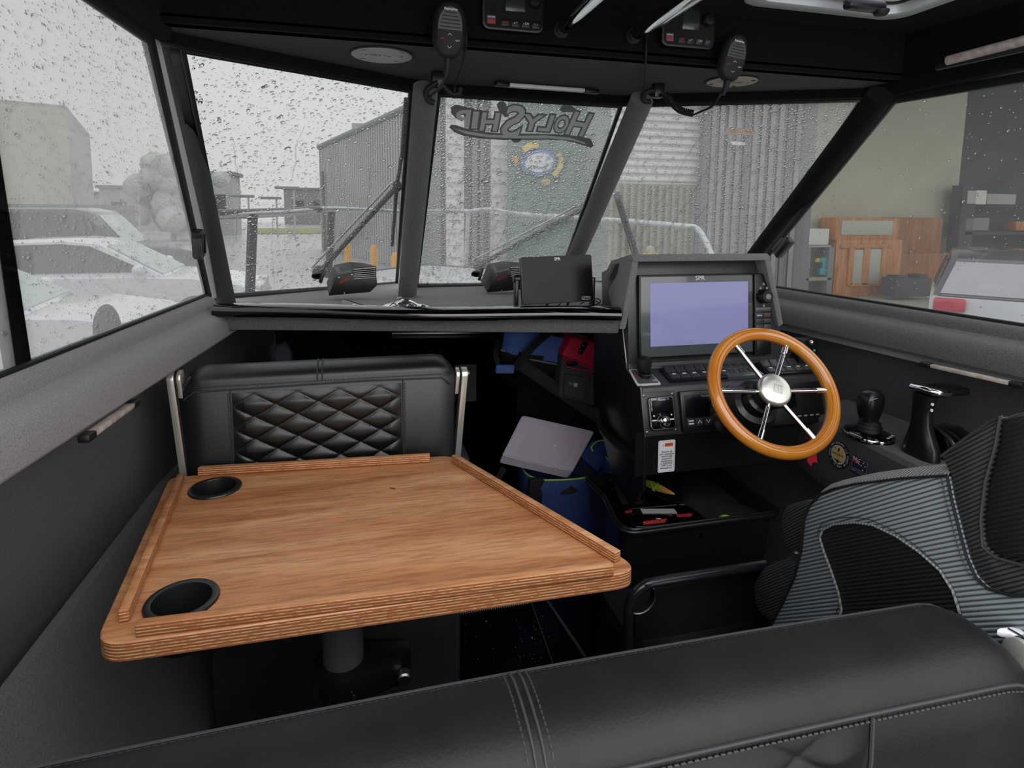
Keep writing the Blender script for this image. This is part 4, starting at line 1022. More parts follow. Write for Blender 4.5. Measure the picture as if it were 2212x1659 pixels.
g = G(); stitches(g, [p + V((-.002, 0, 0)) + V((0, .008, .006)) for p in si_[:15]], .006, .0009); stitches(g, [p + V((-.002, .010, 0)) for p in so[10:17]], .006, .0009); g.done('stitching', 'stitch', hs)['kind'] = 'stuff'
# padded top of the side bolster, running inboard
tp = [(1738, 1128), (1750, 1088), (1775, 1062), (1800, 1054), (1850, 1044), (1950, 1032), (2047, 1026)]
tq = [V(sp(*p)) for p in tp]
g = G(); secs = []
for p in tq:
    secs.append([p + V((dx, 0, dz)) for dx, dz in ((.0, -.004), (.004, .004), (.02, .013), (.045, .016), (.075, .008), (.09, -.02))])
g.loft(secs); g.done('bolster_top', 'rib_light', hs)
# backrest shell
bo = [(2047, 1027), (2028, 986), (2085, 944), (2135, 910), (2165, 896), (2212, 889), (2330, 880), (2330, 1270), (2180, 1285), (2135, 1272), (2108, 1245), (2090, 1205), (2075, 1150), (2056, 1075)]
bq = [sp(*p) for p in bo]
g = G(); g.prism(skew(bq, .012), (.47, 0, 0), bev=.016, seg=3); g.done('backrest', 'rib_dark', hs)
bw = [(2047, 1027), (2028, 986), (2085, 944), (2135, 910), (2160, 900), (2150, 960), (2128, 1040), (2118, 1120), (2122, 1180), (2150, 1205), (2212, 1222), (2240, 1225), (2240, 1290), (2180, 1287), (2135, 1274), (2108, 1247), (2090, 1207), (2075, 1152), (2056, 1077)]
g = G(); g.prism(skew([sp(*p) for p in bw], .004), (.02, 0, 0), bev=.004); g.done('backrest_wing', 'rib_dark', hs)
bi = [(2162, 905), (2240, 893), (2240, 1215), (2155, 1200), (2130, 1175), (2126, 1120), (2136, 1040), (2158, 960)]
g = G(); g.prism(skew([sp(*p) for p in bi], .002), (.02, 0, 0), bev=.003); g.done('backrest_inset', 'rib_black', hs)
g = G(); g.tube(skew([sp(*p) for p in bw[4:12]], -.0), .0022, 6); g.tube(skew([sp(*p) for p in bw[1:5]], .004), .002, 6); g.done('backrest_piping', 'stitch', hs)
# seat cushion, thigh bolster and hinge
g = G(); cu = [(1690, 1205), (1645, 1222), (1622, 1255), (1622, 1300), (1640, 1335), (1665, 1352), (1800, 1400), (1900, 1400), (1900, 1200)]
g.prism([sp(*p, SX + .03) for p in cu], (.42, 0, 0), bev=.02, seg=3); g.done('cushion', 'rib_dark', hs)
g = G(); fb_ = [(1692, 1092), (1684, 1110), (1683, 1150), (1692, 1190), (1712, 1198), (1900, 1198), (1900, 1075), (1735, 1080)]
g.prism([sp(*p, SX + .06) for p in fb_], (.36, 0, 0), bev=.02, seg=3); g.done('thigh_bolster', 'rib_dark', hs)
g = G(); hp = [(1700, 1205), (1712, 1190), (1722, 1188), (1728, 1205)]
g.prism([sp(*p, SX + .02) for p in hp], (.006, 0, 0)); g.cyl(frame(sp(1714, 1196, SX + .016), (0, 1, 0), (0, 0, 1)), .005, .012, 14); g.done('hinge', 'steel', hs)
g = G(); g.prism(skew(so, .46), (.05, 0, 0), bev=.006); g.done('side_panel', 'rib_grey', hs)
g = G(); g.box((1.10, .86, .30), (.40, .36, .60), bev=.01); g.done('seat_box', 'black', hs)
# galley module ahead of the seat with a tubular rail
gm = thing('galley_box', (.95, 1.22, 0), 'black cabinet with a round hole and lower door under the tubular hand rail', 'cabinet')
GY = 1.16
pa = ay(1368, 1400, GY); 
g = G(); g.box(((pa.x + .96) / 2 + .004, GY + .012, (ay(1500, 1245, GY).z) / 2 - .01), (.96 - pa.x, .018, ay(1500, 1245, GY).z - .01), bev=.002); fp = g.done('front_panel', 'soft_black', gm)
ch = ay(1383, 1292, GY); 
cb = bmesh.new(); bmesh.ops.create_cone(cb, cap_ends=True, segments=40, radius1=.037, radius2=.037, depth=.3, matrix=frame(ch, (1, 0, 0), (0, 0, 1))); me = bpy.data.meshes.new('cut'); cb.to_mesh(me); cb.free(); co = bpy.data.objects.new('cut', me); COL.objects.link(co)
md = fp.modifiers.new('b', 'BOOLEAN'); md.object = co; md.operation = 'DIFFERENCE'; nm = bpy.data.meshes.new_from_object(fp.evaluated_get(bpy.context.evaluated_depsgraph_get())); fp.modifiers.clear(); fp.data = nm; bpy.data.objects.remove(co)
g = G(); g.tube([ch + V((.038 * math.cos(a), -.0, .038 * math.sin(a))) for a in np.linspace(-2.6, .5, 24)], .0022, 6); g.done('hole_rim', 'steel', gm)
g = G(); d0, d1 = ay(1387, 1385, GY), ay(1632, 1345, GY); g.box(((d0.x + d1.x) / 2, GY + .001, d0.z - .15), (d1.x - d0.x, .008, .30), bev=.002); g.done('door', 'soft_black', gm)
g = G(); g.box((.78, 1.30, .19), (.32, .22, .38), bev=.006); g.done('carcass', 'rubber', gm)
hr = thing('hand_rail', (ay(1357, 1400, GY - .03).x, GY - .03, .2), 'bent black tube hand rail beside the helm seat', 'rail')
pts = [ay(1357, 1480, GY - .03) + V((0, 0, -.35)), ay(1357, 1480, GY - .03), ay(1357, 1340, GY - .03), ay(1360, 1310, GY - .03), ay(1370, 1285, GY - .03), ay(1392, 1266, GY - .03), ay(1425, 1256, GY - .03), ay(1652, 1220, GY - .03)]
g = G(); g.tube(smooth_path(pts, 5), .0115, 14); g.done('tube', 'black_tube', hr)
g = G(); g.cyl(Matrix.Translation((pts[0].x, pts[0].y, 0)), .024, .006, 18); g.done('foot', 'black_tube', hr)

# ================================================================== SOLE: hatch, channels, grit
fh = thing('sole_hatch', (.42, 1.75, 0), 'glossy black floor hatch with a ribbed rubber hinge strip', 'hatch')
g = G(); g.box((.40, 1.70, .004), (.24, .52, .008), bev=.002); g.done('panel', 'sole', fh)
g = G(); g.tube([az(988, 1327, .016), az(1140, 1304, .016)], .014, 10); 
for k in range(34):
    a = az(988 + 152 * k / 33, 1327 - 23 * k / 33, .016); g.lathe([(.0150, -.002), (.0162, 0), (.0150, .002)], frame(a, (0, 0, 1), (0, 1, 0)), 10)
g.done('hinge_strip', 'satin', fh)
for nm_, (u0, v0, u1, v1), w_ in (('channel_edge', (1150, 1310, 1196, 1440), .004), ('channel_edge', (1181, 1297, 1268, 1425), .010), ('channel_edge', (1295, 1277, 1352, 1362), .012), ('channel_edge', (1308, 1270, 1360, 1340), .004)):
    a, b = az(u0, v0, .006), az(u1, v1, .006); g = G(); g.box((0, 0, 0), ((b - a).length + .5, w_, .010), frame((a + b) / 2, b - a, (1, 0, 0)), bev=.002); o = g.done(nm_, 'tube_grey', floor)
g = G()
for k in range(70):
    p = az(random.uniform(1000, 1190), random.uniform(1330, 1450), .0085) if k < 45 else az(1150 + 40 * random.random(), 1330 + 100 * random.random(), .009)
    g.ball(p, (random.uniform(.0006, .0018),) * 2 + (.0006,), sub=1)
for (u, v) in ((1050, 1342), (1149, 1378)): g.ball(az(u, v, .0085), (.0035, .004, .001), sub=1)
o = g.done('crumbs', mat('crumb', '#b59a63', .8)); o['kind'] = 'stuff'; tag(o, 'pale grit and crumbs scattered on the black floor hatch', 'crumbs')
# port pocket: socket box, under-ledge light, loudspeaker panel
sb = thing('socket_box', az(300, 1075, .56), 'black angled socket box in the port side pocket', 'box')
o_ = az(305, 1070, .50)
bx = Plane(o_, (.96, .26, 0), (-.26, .96, 0))
g = G(); g.prism([bx.pt(x, -.05, h) for x, h in ((-.085, 0), (.075, 0), (.075, .05), (.045, .095), (-.01, .10), (-.085, .02))], bx.M.to_3x3() @ V((0, .16, 0)), bev=.005); g.done('body', 'satin', sb)
fm = frame(bx.pt(.062, .03, .0725), bx.M.to_3x3() @ V((0, 1, 0)), bx.M.to_3x3() @ V((-.03, 0, .045)))
g = G(); g.tube([fm @ V(p) for p in rrect(.075, .040, .008)], .004, 8, closed=True); g.done('socket_rim', 'gloss', sb)
g = G(); g.box((0, 0, .001), (.066, .033, .004), fm); g.done('socket_face', 'black', sb)
def under_light(name, a, b, lab, nrm):
    t = thing(name, a, lab, 'light'); a, b = V(a), V(b)
    g = G(); g.box((0, 0, 0), ((b - a).length, .018, .010), frame((a + b) / 2, b - a, nrm), bev=.003); g.done('lens', 'strip_light', t)
    d = (b - a).normalized()
    for p in (a - d * .012, b + d * .012): g = G(); g.box((0, 0, 0), (.028, .020, .014), frame(p, d, nrm), bev=.003); g.done('end_cap', 'black', t)
z1 = SILL - .116
under_light('strip_light', az(196, 938, z1), az(282, 876, z1), 'slim strip light under the port padded ledge', (1, 0, 0))
under_light('strip_light', az(2012, 790, z1), az(2184, 828, z1), 'slim strip light under the starboard padded ledge', (1, 0, 0))

ig = thing('ignition_switch', ay(1752, 755, 1.60), 'small black ignition block with a chrome knob and green lamp behind the wheel rim', 'switch')
c_ = ay(1748, 752, 1.62); g = G(); g.box((c_.x, c_.y + .02, c_.z - .03), (.07, .04, .12), bev=.005); g.done('block', 'soft_black', ig)
g = G(); g.ball(ay(1753, 740, 1.605), (.008, .008, .008), sub=2); g.done('knob', 'chrome', ig)
g = G(); g.ball(ay(1759, 757, 1.605), (.005, .004, .005), sub=2); g.done('lamp', 'green_print', ig)
g = G(); c_ = ay(360, 940, 2.02); g.box((c_.x, c_.y, c_.z), (.07, .05, .13), bev=.006); spk = thing('side_speaker', c_, 'black square loudspeaker low on the port hull liner behind the bench arm', 'speaker'); g.done('case', 'soft_black', spk)
g = G(); g.cyl(frame((c_.x, c_.y - .025, c_.z), (1, 0, 0), (0, 0, 1)), .028, .004, 24, .001); g.done('cone', 'rubber', spk)
tw_l = thing('towel', az(2190, 1375, .86), 'pale folded cloth edge at the right end of the rear bench', 'cloth')
g = G(); P = [az(2152, 1356, .852), az(2180, 1364, .852), az(2215, 1392, .852), az(2260, 1440, .852), az(2290, 1410, .852), az(2240, 1366, .852), az(2185, 1352, .852)]
g.prism(P, (0, 0, -.012), bev=.003); g.done('fold', 'sticker', tw_l)
g = G(); g.tube(smooth_path([az(2178, 1357, .854), az(2215, 1380, .854), az(2262, 1425, .854)]), .0012, 5); g.done('hem', 'navy', tw_l)
# ================================================================== CUDDY: platforms, bags, tub
g = G(); g.box((-.05, 2.72, .22), (.9, 1.2, .44)); a = g.done('berth', 'carpet_black'); tag(a, 'dark berth platform in the cuddy behind the front bench', 'berth')
g = G(); g.prism([(-.1, 2.13, .44), (.395, 2.13, .44), (.395, 2.6, .44), (.395, 3.2, .44), (-.1, 3.2, .44)], (0, 0, .05), bev=.02, seg=3); tag(g.done('berth_cushion', 'berth'), 'purple black vinyl berth cushion behind the front bench', 'cushion')
# carpeted bulkhead edge and shelf
ed0, ed1 = ay(1122, 785, 2.46), ay(1400, 975, 2.42)
t = thing('bulkhead_edge', ed0, 'rolled black carpet edge slanting down to the console', 'edge')
g = G(); g.tube([ed0, ed1], .028, 14); g.done('roll', 'carpet_under', t)
g = G(); g.prism([ed0 + V((0, .02, 0)), ed1 + V((0, .02, 0)), ed1 + V((0, .02, -.5)), V((ed0.x, ed0.y + .02, .45))], (0, .02, 0)); g.done('panel', 'carpet_black', t)
sh = [ed0 + V((-.06, .05, -.055)), ed1 + V((0, .05, -.055)), ed1 + V((0, .6, -.055)), ed0 + V((-.06, .6, -.055))]
g = G(); g.prism(sh, (0, 0, -.02)); tag(g.done('side_shelf', 'carpet_black'), 'sloping black carpeted shelf in the cuddy holding two bags', 'shelf')
# lidded wall panel
g = G(); a = ay(1005, 790, 2.6); g.box((a.x, 2.6, a.z - .08), (.10, .02, .17), bev=.006); tag(g.done('locker_door', 'carpet_dark'), 'small dark locker door on the cuddy wall', 'door')
g = G(); g.ball(ay(605, 765, 2.5), (.045, .03, .05), sub=3)
for v_ in g.b.verts: v_.co += V(noise.noise_vector(v_.co * 30)) * .02
tag(g.done('cloth', mat('grey_cloth', '#55555f', .8)), 'crumpled grey cloth in the dark cuddy behind the front bench', 'cloth')
# front hatch in the cuddy
fhh = thing('cuddy_hatch', ay(955, 716, 2.9), 'silver framed hatch with a handle glimpsed under the dash shelf', 'hatch')
a, b = ay(846, 722, 2.9), ay(1066, 720, 2.9); hw = (b - a).length
Mh = frame((a + b) / 2, b - a, (0, .25, 1))
for k, (yy, m, h_) in enumerate(((.05, 'chrome', .02), (.025, 'black', .028), (.004, 'steel', .012), (-.012, 'black', .02), (.07, 'steel', .02))):
    g = G(); g.box((0, yy, .002 * k), (hw, h_, .014), Mh, bev=.002); g.done('frame_rail', m, fhh)
g = G(); g.tube([Mh @ V(p) for p in ((.03, .035, -.02), (.05, -.0, -.03), (.085, -.002, -.03), (.09, .012, -.03))], .006, 8); g.done('latch', 'chrome', fhh)
g = G(); g.tube([Mh @ V(p) for p in ((.085, .006, -.03), (.21, .016, -.03))], .011, 10); g.done('grip', 'tube_grey', fhh)
g = G(); g.ball((-.19, .012, -.03), (.05, .016, .015), Mh); g.done('latch_cover', 'black', fhh)
# blue duffel bag
df = thing('duffel_bag', ay(1150, 780, 2.52), 'blue and black duffel bag with a hanging handle under the dash', 'bag')
dA, dB = ay(1075, 742, 2.52), ay(1240, 772, 2.54)
dx_ = (dB - dA).normalized(); 
Md = frame((dA + dB) / 2 + V((0, .06, -.012)), dx_, (0, 1, -.25))
dl = (dB - dA).length * 1.05
def bagfn(rw, rh, l, seed, amp):
    def fn(i, j):
        x = (i - .5) * l; k = 1 - abs(2 * i - 1) ** 5; k = max(k, .0) ** .5
        a = 2 * PI * j; c_, s_ = math.cos(a), math.sin(a)
        p = V((x, rw * k * math.copysign(abs(c_) ** .7, c_), rh * k * math.copysign(abs(s_) ** .7, s_)))
        p += V(noise.noise_vector(p * 9 + V((seed, 0, 0)))) * amp
        return p
    return fn
f = bagfn(.13, .11, dl, 3.1, .014)
g = G(); g.grid(lambda i, j: Md @ f(i, j), 40, 40); g.b.normal_update()
zl = Md.inverted()
for fc in g.b.faces:
    q_ = zl @ fc.calc_center_median(); fc.material_index = 1 if (q_.z > .072 or q_.y > .03 or abs(q_.x) > dl * .46 or q_.z < -.035) else 0
g.done('body', ['blue', 'webbing'], df, ang=80)
for xx in (-.03, .05):
    pass
def strap(pts, w, m, parent, nm, nrm, th=.003):
    pts = smooth_path(pts, 6); g = G(); secs = []
    for i, p in enumerate(pts):
        d = (pts[min(i + 1, len(pts) - 1)] - pts[max(i - 1, 0)]).normalized(); s_ = d.cross(V(nrm)).normalized() * w / 2; n2 = V(nrm).normalized() * th
        secs.append([p + s_, p - s_, p - s_ - n2, p + s_ - n2])
    g.loft(secs, closed=True); return g.done(nm, m, parent)
strap([ay(1195, 712, 2.46), ay(1160, 740, 2.40), ay(1128, 775, 2.38), ay(1112, 796, 2.36)], .032, 'webbing', df, 'handle_strap', (0, -1, .2))
strap([ay(1078, 735, 2.42), ay(1071, 765, 2.38), ay(1080, 795, 2.36)], .02, 'webbing', df, 'handle_strap', (0, -1, .2))
g = G(); a, b = ay(1070, 797, 2.36), ay(1110, 797, 2.36); g.box((0, 0, 0), ((b - a).length, .036, .026), frame((a + b) / 2, b - a, (0, 0, 1)), bev=.007, seg=3); g.done('handle_wrap', 'blue', df)
g = G(); g.tube(smooth_path([Md @ V((-.5 * dl + .01, -.095, -.03)), Md @ V((-.2 * dl, -.117, -.048)), Md @ V((.2 * dl, -.117, -.05)), Md @ V((.48 * dl, -.08, -.04))]), .004, 6); g.done('piping', 'grey_print', df)
# red tool bag
rd = thing('tool_bag', ay(1245, 850, 2.42), 'red and charcoal tackle bag leaning beside the console', 'bag')
RY = 2.40
lo = [ay(1206, 858, RY), ay(1285, 880, RY), ay(1290, 742, RY), ay(1232, 728, RY), ay(1217, 760, RY)]
g = G(); g.prism([lo[0], lo[1], ay(1287, 800, RY), ay(1214, 768, RY)], (.01, .16, 0), bev=.012, seg=3); g.done('body', 'charcoal', rd)
g = G(); g.prism([ay(1213, 770, RY - .006), ay(1290, 800, RY - .006), ay(1292, 742, RY + .02), ay(1234, 727, RY + .02)], (.01, .17, .0), bev=.012, seg=3); g.done('lid', 'red', rd)
g = G(); g.prism([ay(1249, 763, RY - .014), ay(1257, 767, RY - .014), ay(1272, 742, RY + .01), ay(1260, 737, RY + .01)], (0, .006, 0)); g.done('flap', 'webbing', rd)
for (u, v) in ((1259, 746), (1254, 757)): g = G(); g.ball(ay(u, v, RY - .018), (.003, .002, .004), sub=2); g.done('snap', 'steel', rd)
g = G(); g.tube([ay(1214, 772, RY - .012), ay(1250, 785, RY - .012), ay(1288, 800, RY - .012)], .0025, 6)
g.tube(smooth_path([ay(1219, 785, RY - .014), ay(1224, 778, RY - .02), ay(1245, 780, RY - .024), ay(1284, 800, RY - .02), ay(1284, 803, RY - .02), ay(1245, 797, RY - .028), ay(1225, 792, RY - .02)]), .003, 6)
g.tube([ay(1265, 812, RY - .012), ay(1262, 845, RY - .01), ay(1258, 864, RY - .01)], .003, 6); g.tube([ay(1219, 822, RY - .012), ay(1219, 838, RY - .01)], .002, 6); g.done('piping', 'red', rd)
g = G(); g.ball(ay(1236, 784, RY - .014), (.030, .008, .016), sub=2); g.done('opening', 'rubber', rd)
g = G(); g.prism([ay(1220, 806, RY - .012), ay(1266, 815, RY - .012), ay(1260, 866, RY - .012), ay(1216, 852, RY - .012)], (0, -.012, 0), bev=.004); g.done('pocket', 'charcoal', rd)
q1 = ay(1240, 829, RY - .025); g = G(); g.box((0, 0, 0), (.017, .017, .002), frame(q1 + V((.008, 0, -.006)), (1, 0, -.25), (0, 0, 1)), bev=.0008); g.done('badge', 'paper', rd)
text('PRO', frame(q1 + V((-.012, -.001, .001)), (1, 0, -.25), (0, 0, 1)), .013, 'paper', rd)
# blue cool bag with tackle tray
BG = thing('cool_bag', (.80, 2.22, 0), 'open navy blue bag with lime zip beside the table', 'bag')
bc = V((.806, 2.222, 0)); 
def bagsec(z_, sx_, sy_, amp, n=44):
    P = []
    for k in range(n):
        a = 2 * PI * k / n; c_, s_ = math.cos(a), math.sin(a)
        p = V((bc.x + sx_ * math.copysign(abs(c_) ** .55, c_), bc.y + sy_ * math.copysign(abs(s_) ** .55, s_), z_)); p += V(noise.noise_vector(p * 8)) * amp; P.append(p)
    return P
g = G(); g.loft([bagsec(0.002, 0.1861, 0.1184, 0.0045), bagsec(0.0126, 0.2087, 0.1410, 0.0113), bagsec(0.1028, 0.2030, 0.1410, 0.0248), bagsec(0.193, 0.1940, 0.1466, 0.0248), bagsec(0.2833, 0.1895, 0.1523, 0.0180), bagsec(0.3566, 0.1918, 0.1579, 0.0113), bagsec(0.3848, 0.1861, 0.1523, 0.0068), bagsec(0.3735, 0.1782, 0.1466, 0.0045), bagsec(0.272, 0.1692, 0.1354, 0.0045)], closed=True, caps=False); g.done('body', 'navy_nylon', BG, ang=80)
g = G(); g.tube([p + V((0, 0, .002)) for p in bagsec(0.3848, 0.1839, 0.1512, 0.0068)], .0035, 6, closed=True); g.done('zip_piping', 'lime', BG)
g = G(); g.loft([bagsec(0.002, 0.1805, 0.1128, 0.0000), bagsec(0.0069, 0.1805, 0.1128, 0.0000)], closed=True); g.done('base', 'navy_nylon', BG)
g = G(); P = [(1145, 1035), (1178, 1036), (1170, 1092), (1140, 1080)]
g.prism([ay(u, v, 2.08) for u, v in P], (0, .02, 0), bev=.003); g.done('front_flap', 'webbing', BG)
strap([ay(1090, 1010, 2.143), ay(1078, 1030, 2.121), ay(1068, 1045, 2.109)], .025, 'webbing', BG, 'strap', (0, -1, 0))
strap([ay(1210, 1060, 2.070), ay(1240, 1055, 2.064), ay(1262, 1035, 2.098), ay(1270, 1010, 2.121)], .03, 'webbing', BG, 'strap', (0, -1, .3))
g = G(); fl_ = [ay(1252, 985, 2.177), ay(1285, 952, 2.245), ay(1312, 957, 2.256), ay(1318, 990, 2.245), ay(1290, 1020, 2.200)]
g.prism(fl_, (.0, .02, .0), bev=.004); g.done('open_lid', 'navy_nylon', BG)
g = G(); g.tube(smooth_path([ay(1281, 975, 2.188), ay(1278, 965, 2.200), ay(1292, 953, 2.222), ay(1312, 952, 2.233)]), .0035, 6); g.done('lid_piping', 'lime', BG)
tkb = thing('tackle_tray', (.77, 2.18, .4), 'clear plastic tackle tray with lures standing tilted in the blue bag', 'tray')
tq_ = [ay(1128, 897, 2.279), ay(1284, 932, 2.233), ay(1236, 1020, 2.109), ay(1084, 985, 2.121)]
tx_ = (tq_[1] - tq_[0]).normalized(); ty_ = (tq_[0] - tq_[3]).normalized()
TP = Plane((tq_[0] + tq_[1] + tq_[2] + tq_[3]) / 4, tx_, ty_); tw_ = ((tq_[1] - tq_[0]).length + (tq_[2] - tq_[3]).length) / 2; thh = ((tq_[0] - tq_[3]).length + (tq_[1] - tq_[2]).length) / 2
def shearq(x, y): # tray outline follows the four measured corners
    a = tq_[3] * (1 - x) * (1 - y) + tq_[2] * x * (1 - y) + tq_[1] * x * y + tq_[0] * (1 - x) * y; return a
rim_ = [shearq(x + .5, y + .5) for x, y, _ in rrect(1, 1, .05, 4)]
g = G(); g.prism(rim_, -TP.n * .004, bev=.001); g.done('lid', 'clear', tkb)
g = G(); g.tube([p + TP.n * .002 for p in [shearq(x + .5, y + .5) for x, y, _ in rrect(.97, .95, .05, 4)]], .0018, 6, closed=True); g.tube([p + TP.n * .001 for p in [shearq(x + .5, y + .5) for x, y, _ in rrect(.86, .80, .05, 4)]], .001, 6, closed=True); g.done('lid_rim', 'clear', tkb)
g = G(); g.loft([[p - TP.n * d_ for p in rim_] for d_ in (.005, .045)], closed=True, caps=False); g.face([p - TP.n * .045 for p in rim_]); g.done('base', 'milky', tkb)
for k in range(1, 5):
    g = G(); g.prism([shearq(k / 5, .03) - TP.n * .006, shearq(k / 5, .97) - TP.n * .006, shearq(k / 5, .97) - TP.n * .042, shearq(k / 5, .03) - TP.n * .042], tx_ * .001); g.done('divider', 'milky', tkb)
for k, (x, y, a, m) in enumerate(((.2, .3, .4, 'paper'), (.42, .14, -.3, 'paper'), (.62, .35, .2, 'sticker'), (.8, .2, .9, 'paper'), (.75, .75, -.7, 'orange_print'), (.35, .7, .3, 'sticker'), (.12, .1, .1, 'paper'))):
    p = shearq(x, y) - TP.n * .022; g = G(); g.lathe([(0, -.035), (.006, -.025), (.009, 0), (.006, .02), (.002, .034), (.005, .045), (0, .046)], frame(p, TP.n, tx_ * math.cos(a) + ty_ * math.sin(a)) @ Matrix.Rotation(-PI / 2, 4, 'X'), 12); l_ = g.done('lure', m, None); tag(l_, ['pale soft lure at the lower left of the clear tackle tray', 'pale lure at the bottom centre of the clear tackle tray', 'white lure in the middle of the clear tackle tray', 'pale lure at the lower right of the clear tackle tray', 'orange lure at the upper right of the clear tackle tray', 'white lure in the upper middle of the clear tackle tray', 'pale lure in the bottom left corner of the clear tackle tray'][k], 'lure', 'lures in the clear tackle tray')
text('Plano', frame(TP.o + TP.n * .001, tx_, ty_), .028, 'sticker', tkb)
# ------------------------------------------------ storage tub and its contents
TBZ = .47
r0 = [az(1268, 1020, TBZ + .01), az(1300, 1085, TBZ), az(1318, 1098, TBZ), az(1345, 1147, TBZ), az(1560, 1136, TBZ), az(1700, 1120, TBZ)]
tx0, tx1, ty0, ty1 = r0[0].x, r0[5].x + .02, r0[3].y, r0[0].y
tub = thing('storage_tub', ((tx0 + tx1) / 2, (ty0 + ty1) / 2, 0), 'large open black plastic storage tub under the helm console', 'tub')
ring = round_poly([V((r0[3].x, ty0, TBZ)), V((tx1, ty0 - .0, TBZ)), V((tx1, ty1, TBZ)), V((r0[0].x - .01, ty1, TBZ)), V((r0[0].x, (ty0 + ty1) / 2 + .03, TBZ)), V((r0[2].x + .01, (ty0 + ty1) / 2 - .01, TBZ)), ], [.06, .04, .04, .03, .02, .02], 5)
ct = sum(ring, V((0, 0, 0))) / len(ring)
def rscale(k, z): return [V((ct.x + (p.x - ct.x) * k, ct.y + (p.y - ct.y) * k, z)) for p in ring]
g = G(); g.loft([rscale(.86, 0.004), rscale(.95, TBZ - .05), rscale(.96, TBZ - .026), rscale(1.0, TBZ - .026), rscale(1.0, TBZ - .004), rscale(.985, TBZ), rscale(.95, TBZ - .002), rscale(.94, TBZ - .02), rscale(.86, .02)], closed=True, caps=False); g.done('body', 'satin', tub)
g = G(); g.loft([rscale(.86, .004), rscale(.86, .02)], closed=True); g.done('base', 'satin', tub)
g = G(); g.tube([p for p in rscale(1.0, TBZ - .012)], .009, 10, closed=True); g.done('rim', 'satin', tub)
# tackle case with pale label
LZ = TBZ - .012
kc = [az(1352, 1100, LZ), az(1480, 1088, LZ), az(1515, 1112, LZ), az(1528, 1128, LZ), az(1370, 1138, LZ)]
tcs = thing('tackle_case', kc[0], 'black tackle case with red print and a pale label strip in the tub', 'case')
g = G(); g.prism(round_poly(kc, .02, 4), (0, 0, -.05), bev=.006); g.done('body', 'gloss', tcs)
def lay(pts, m, nm, parent, h=.0015):
    g = G(); g.prism([p + V((0, 0, .0004)) for p in pts], (0, 0, h)); return g.done(nm, m, parent)
lay([az(1383, 1100, LZ), az(1456, 1100, LZ), az(1463, 1109, LZ), az(1388, 1109, LZ)], 'paper', 'label_strip', tcs)
lay([az(1391, 1127, LZ), az(1441, 1121, LZ), az(1436, 1129, LZ), az(1390, 1134, LZ)], 'red_print', 'red_band', tcs)
lay([az(1461, 1112, LZ), az(1496, 1110, LZ), az(1493, 1115, LZ), az(1463, 1117, LZ)], 'red_print', 'red_band', tcs)
lay([az(1350, 1105, LZ), az(1366, 1102, LZ), az(1365, 1106, LZ), az(1351, 1109, LZ)], 'red_print', 'red_band', tcs)
text('RAPALA', frame(az(1413, 1128, LZ + .004), az(1441, 1124.5, LZ) - az(1390, 1130, LZ), (0, 1, 0)), .020, 'orange_print', tcs)
g = G(); g.tube([p + V((0, 0, -.001)) for p in round_poly(kc, .02, 4)], .0016, 6, closed=True); g.done('edge', 'satin', tcs)
# dark pouch and lure in its packet
pz = TBZ - .01
pc_ = thing('pouch', az(1385, 1060, pz), 'crumpled black pouch with a webbing band in the left of the tub', 'pouch')
g = G(); c_ = az(1368, 1062, pz - .02)
g.grid(lambda i, j: (lambda p: p + V((0, 0, .03 * math.sin(PI * i) * math.sin(PI * j))) + V(noise.noise_vector(p * 22)) * .018)(az(1305 + 130 * i, 1090 - 70 * j + 8 * i, pz - .02)), 26, 22); g.done('body', 'gloss', pc_, ang=80)
strap([az(1345, 1028, pz + .01), az(1352, 1055, pz + .022), az(1366, 1088, pz + .01)], .07, 'webbing', pc_, 'band', (0, -.3, 1))
lp = thing('lure_packet', az(1425, 1052, pz + .02), 'green and orange fishing lure in a clear packet in the tub', 'lure')
a, b = az(1381, 1037, pz + .03), az(1458, 1068, pz + .03); d = b - a
Ml = frame((a + b) / 2, d, V((0, .5, .8)))
g = G(); g.lathe([(0, -.5), (.055, -.40), (.10, -.15), (.09, .1), (.05, .35), (.02, .48), (0, .5)], Ml @ Matrix.Diagonal((d.length, d.length, d.length * .6, 1)) @ Matrix.Rotation(PI / 2, 4, 'Y'), 16)
g.b.normal_update(); li = Ml.inverted()
for fc in g.b.faces: fc.material_index = 0 if (li @ fc.calc_center_median()).x < .0 else 1
g.done('body', ['lure_green', 'lure_orange'], lp)
g = G(); g.ball((-.42 * d.length, .01, .012), (.004, .004, .004), Ml, 2); g.done('eye', 'white', lp)
g = G(); g.tube([Ml @ V((-.10 * d.length, .012, .02)), Ml @ V((.05 * d.length, -.012, .02))], .002, 5); g.tube([Ml @ V((-.02 * d.length, -.012, .02)), Ml @ V((.1 * d.length, .02, .02))], .002, 5); g.done('stripe', 'lime', lp)
g = G(); g.prism([Ml @ V(p) for p in ((-.55 * d.length, .03, -.01), (.62 * d.length, .05, -.01), (.62 * d.length, -.045, -.01), (-.5 * d.length, -.04, -.01))], Ml.to_3x3() @ V((0, 0, .001))); g.done('packet', 'gloss', lp)
ls = thing('line_spool', az(1581, 1120, TBZ - .03), 'lime green spool edge in the right of the tub', 'spool')
Ms = frame(az(1581, 1128, TBZ - .02), (1, 0, 0), (0, .35, .94)) @ Matrix.Translation((0, -.012, -.03))
g = G(); g.lathe([(.016, -.012), (.030, -.012), (.030, -.002), (.024, -.002), (.024, .002), (.016, .002)], Ms, 28); g.done('flange', 'lime_disc', ls)
g = G(); g.lathe([(0, -.025), (.02, -.025), (.02, -.011), (0, -.011)], Ms, 24); g.done('core', 'black', ls)
g = G()
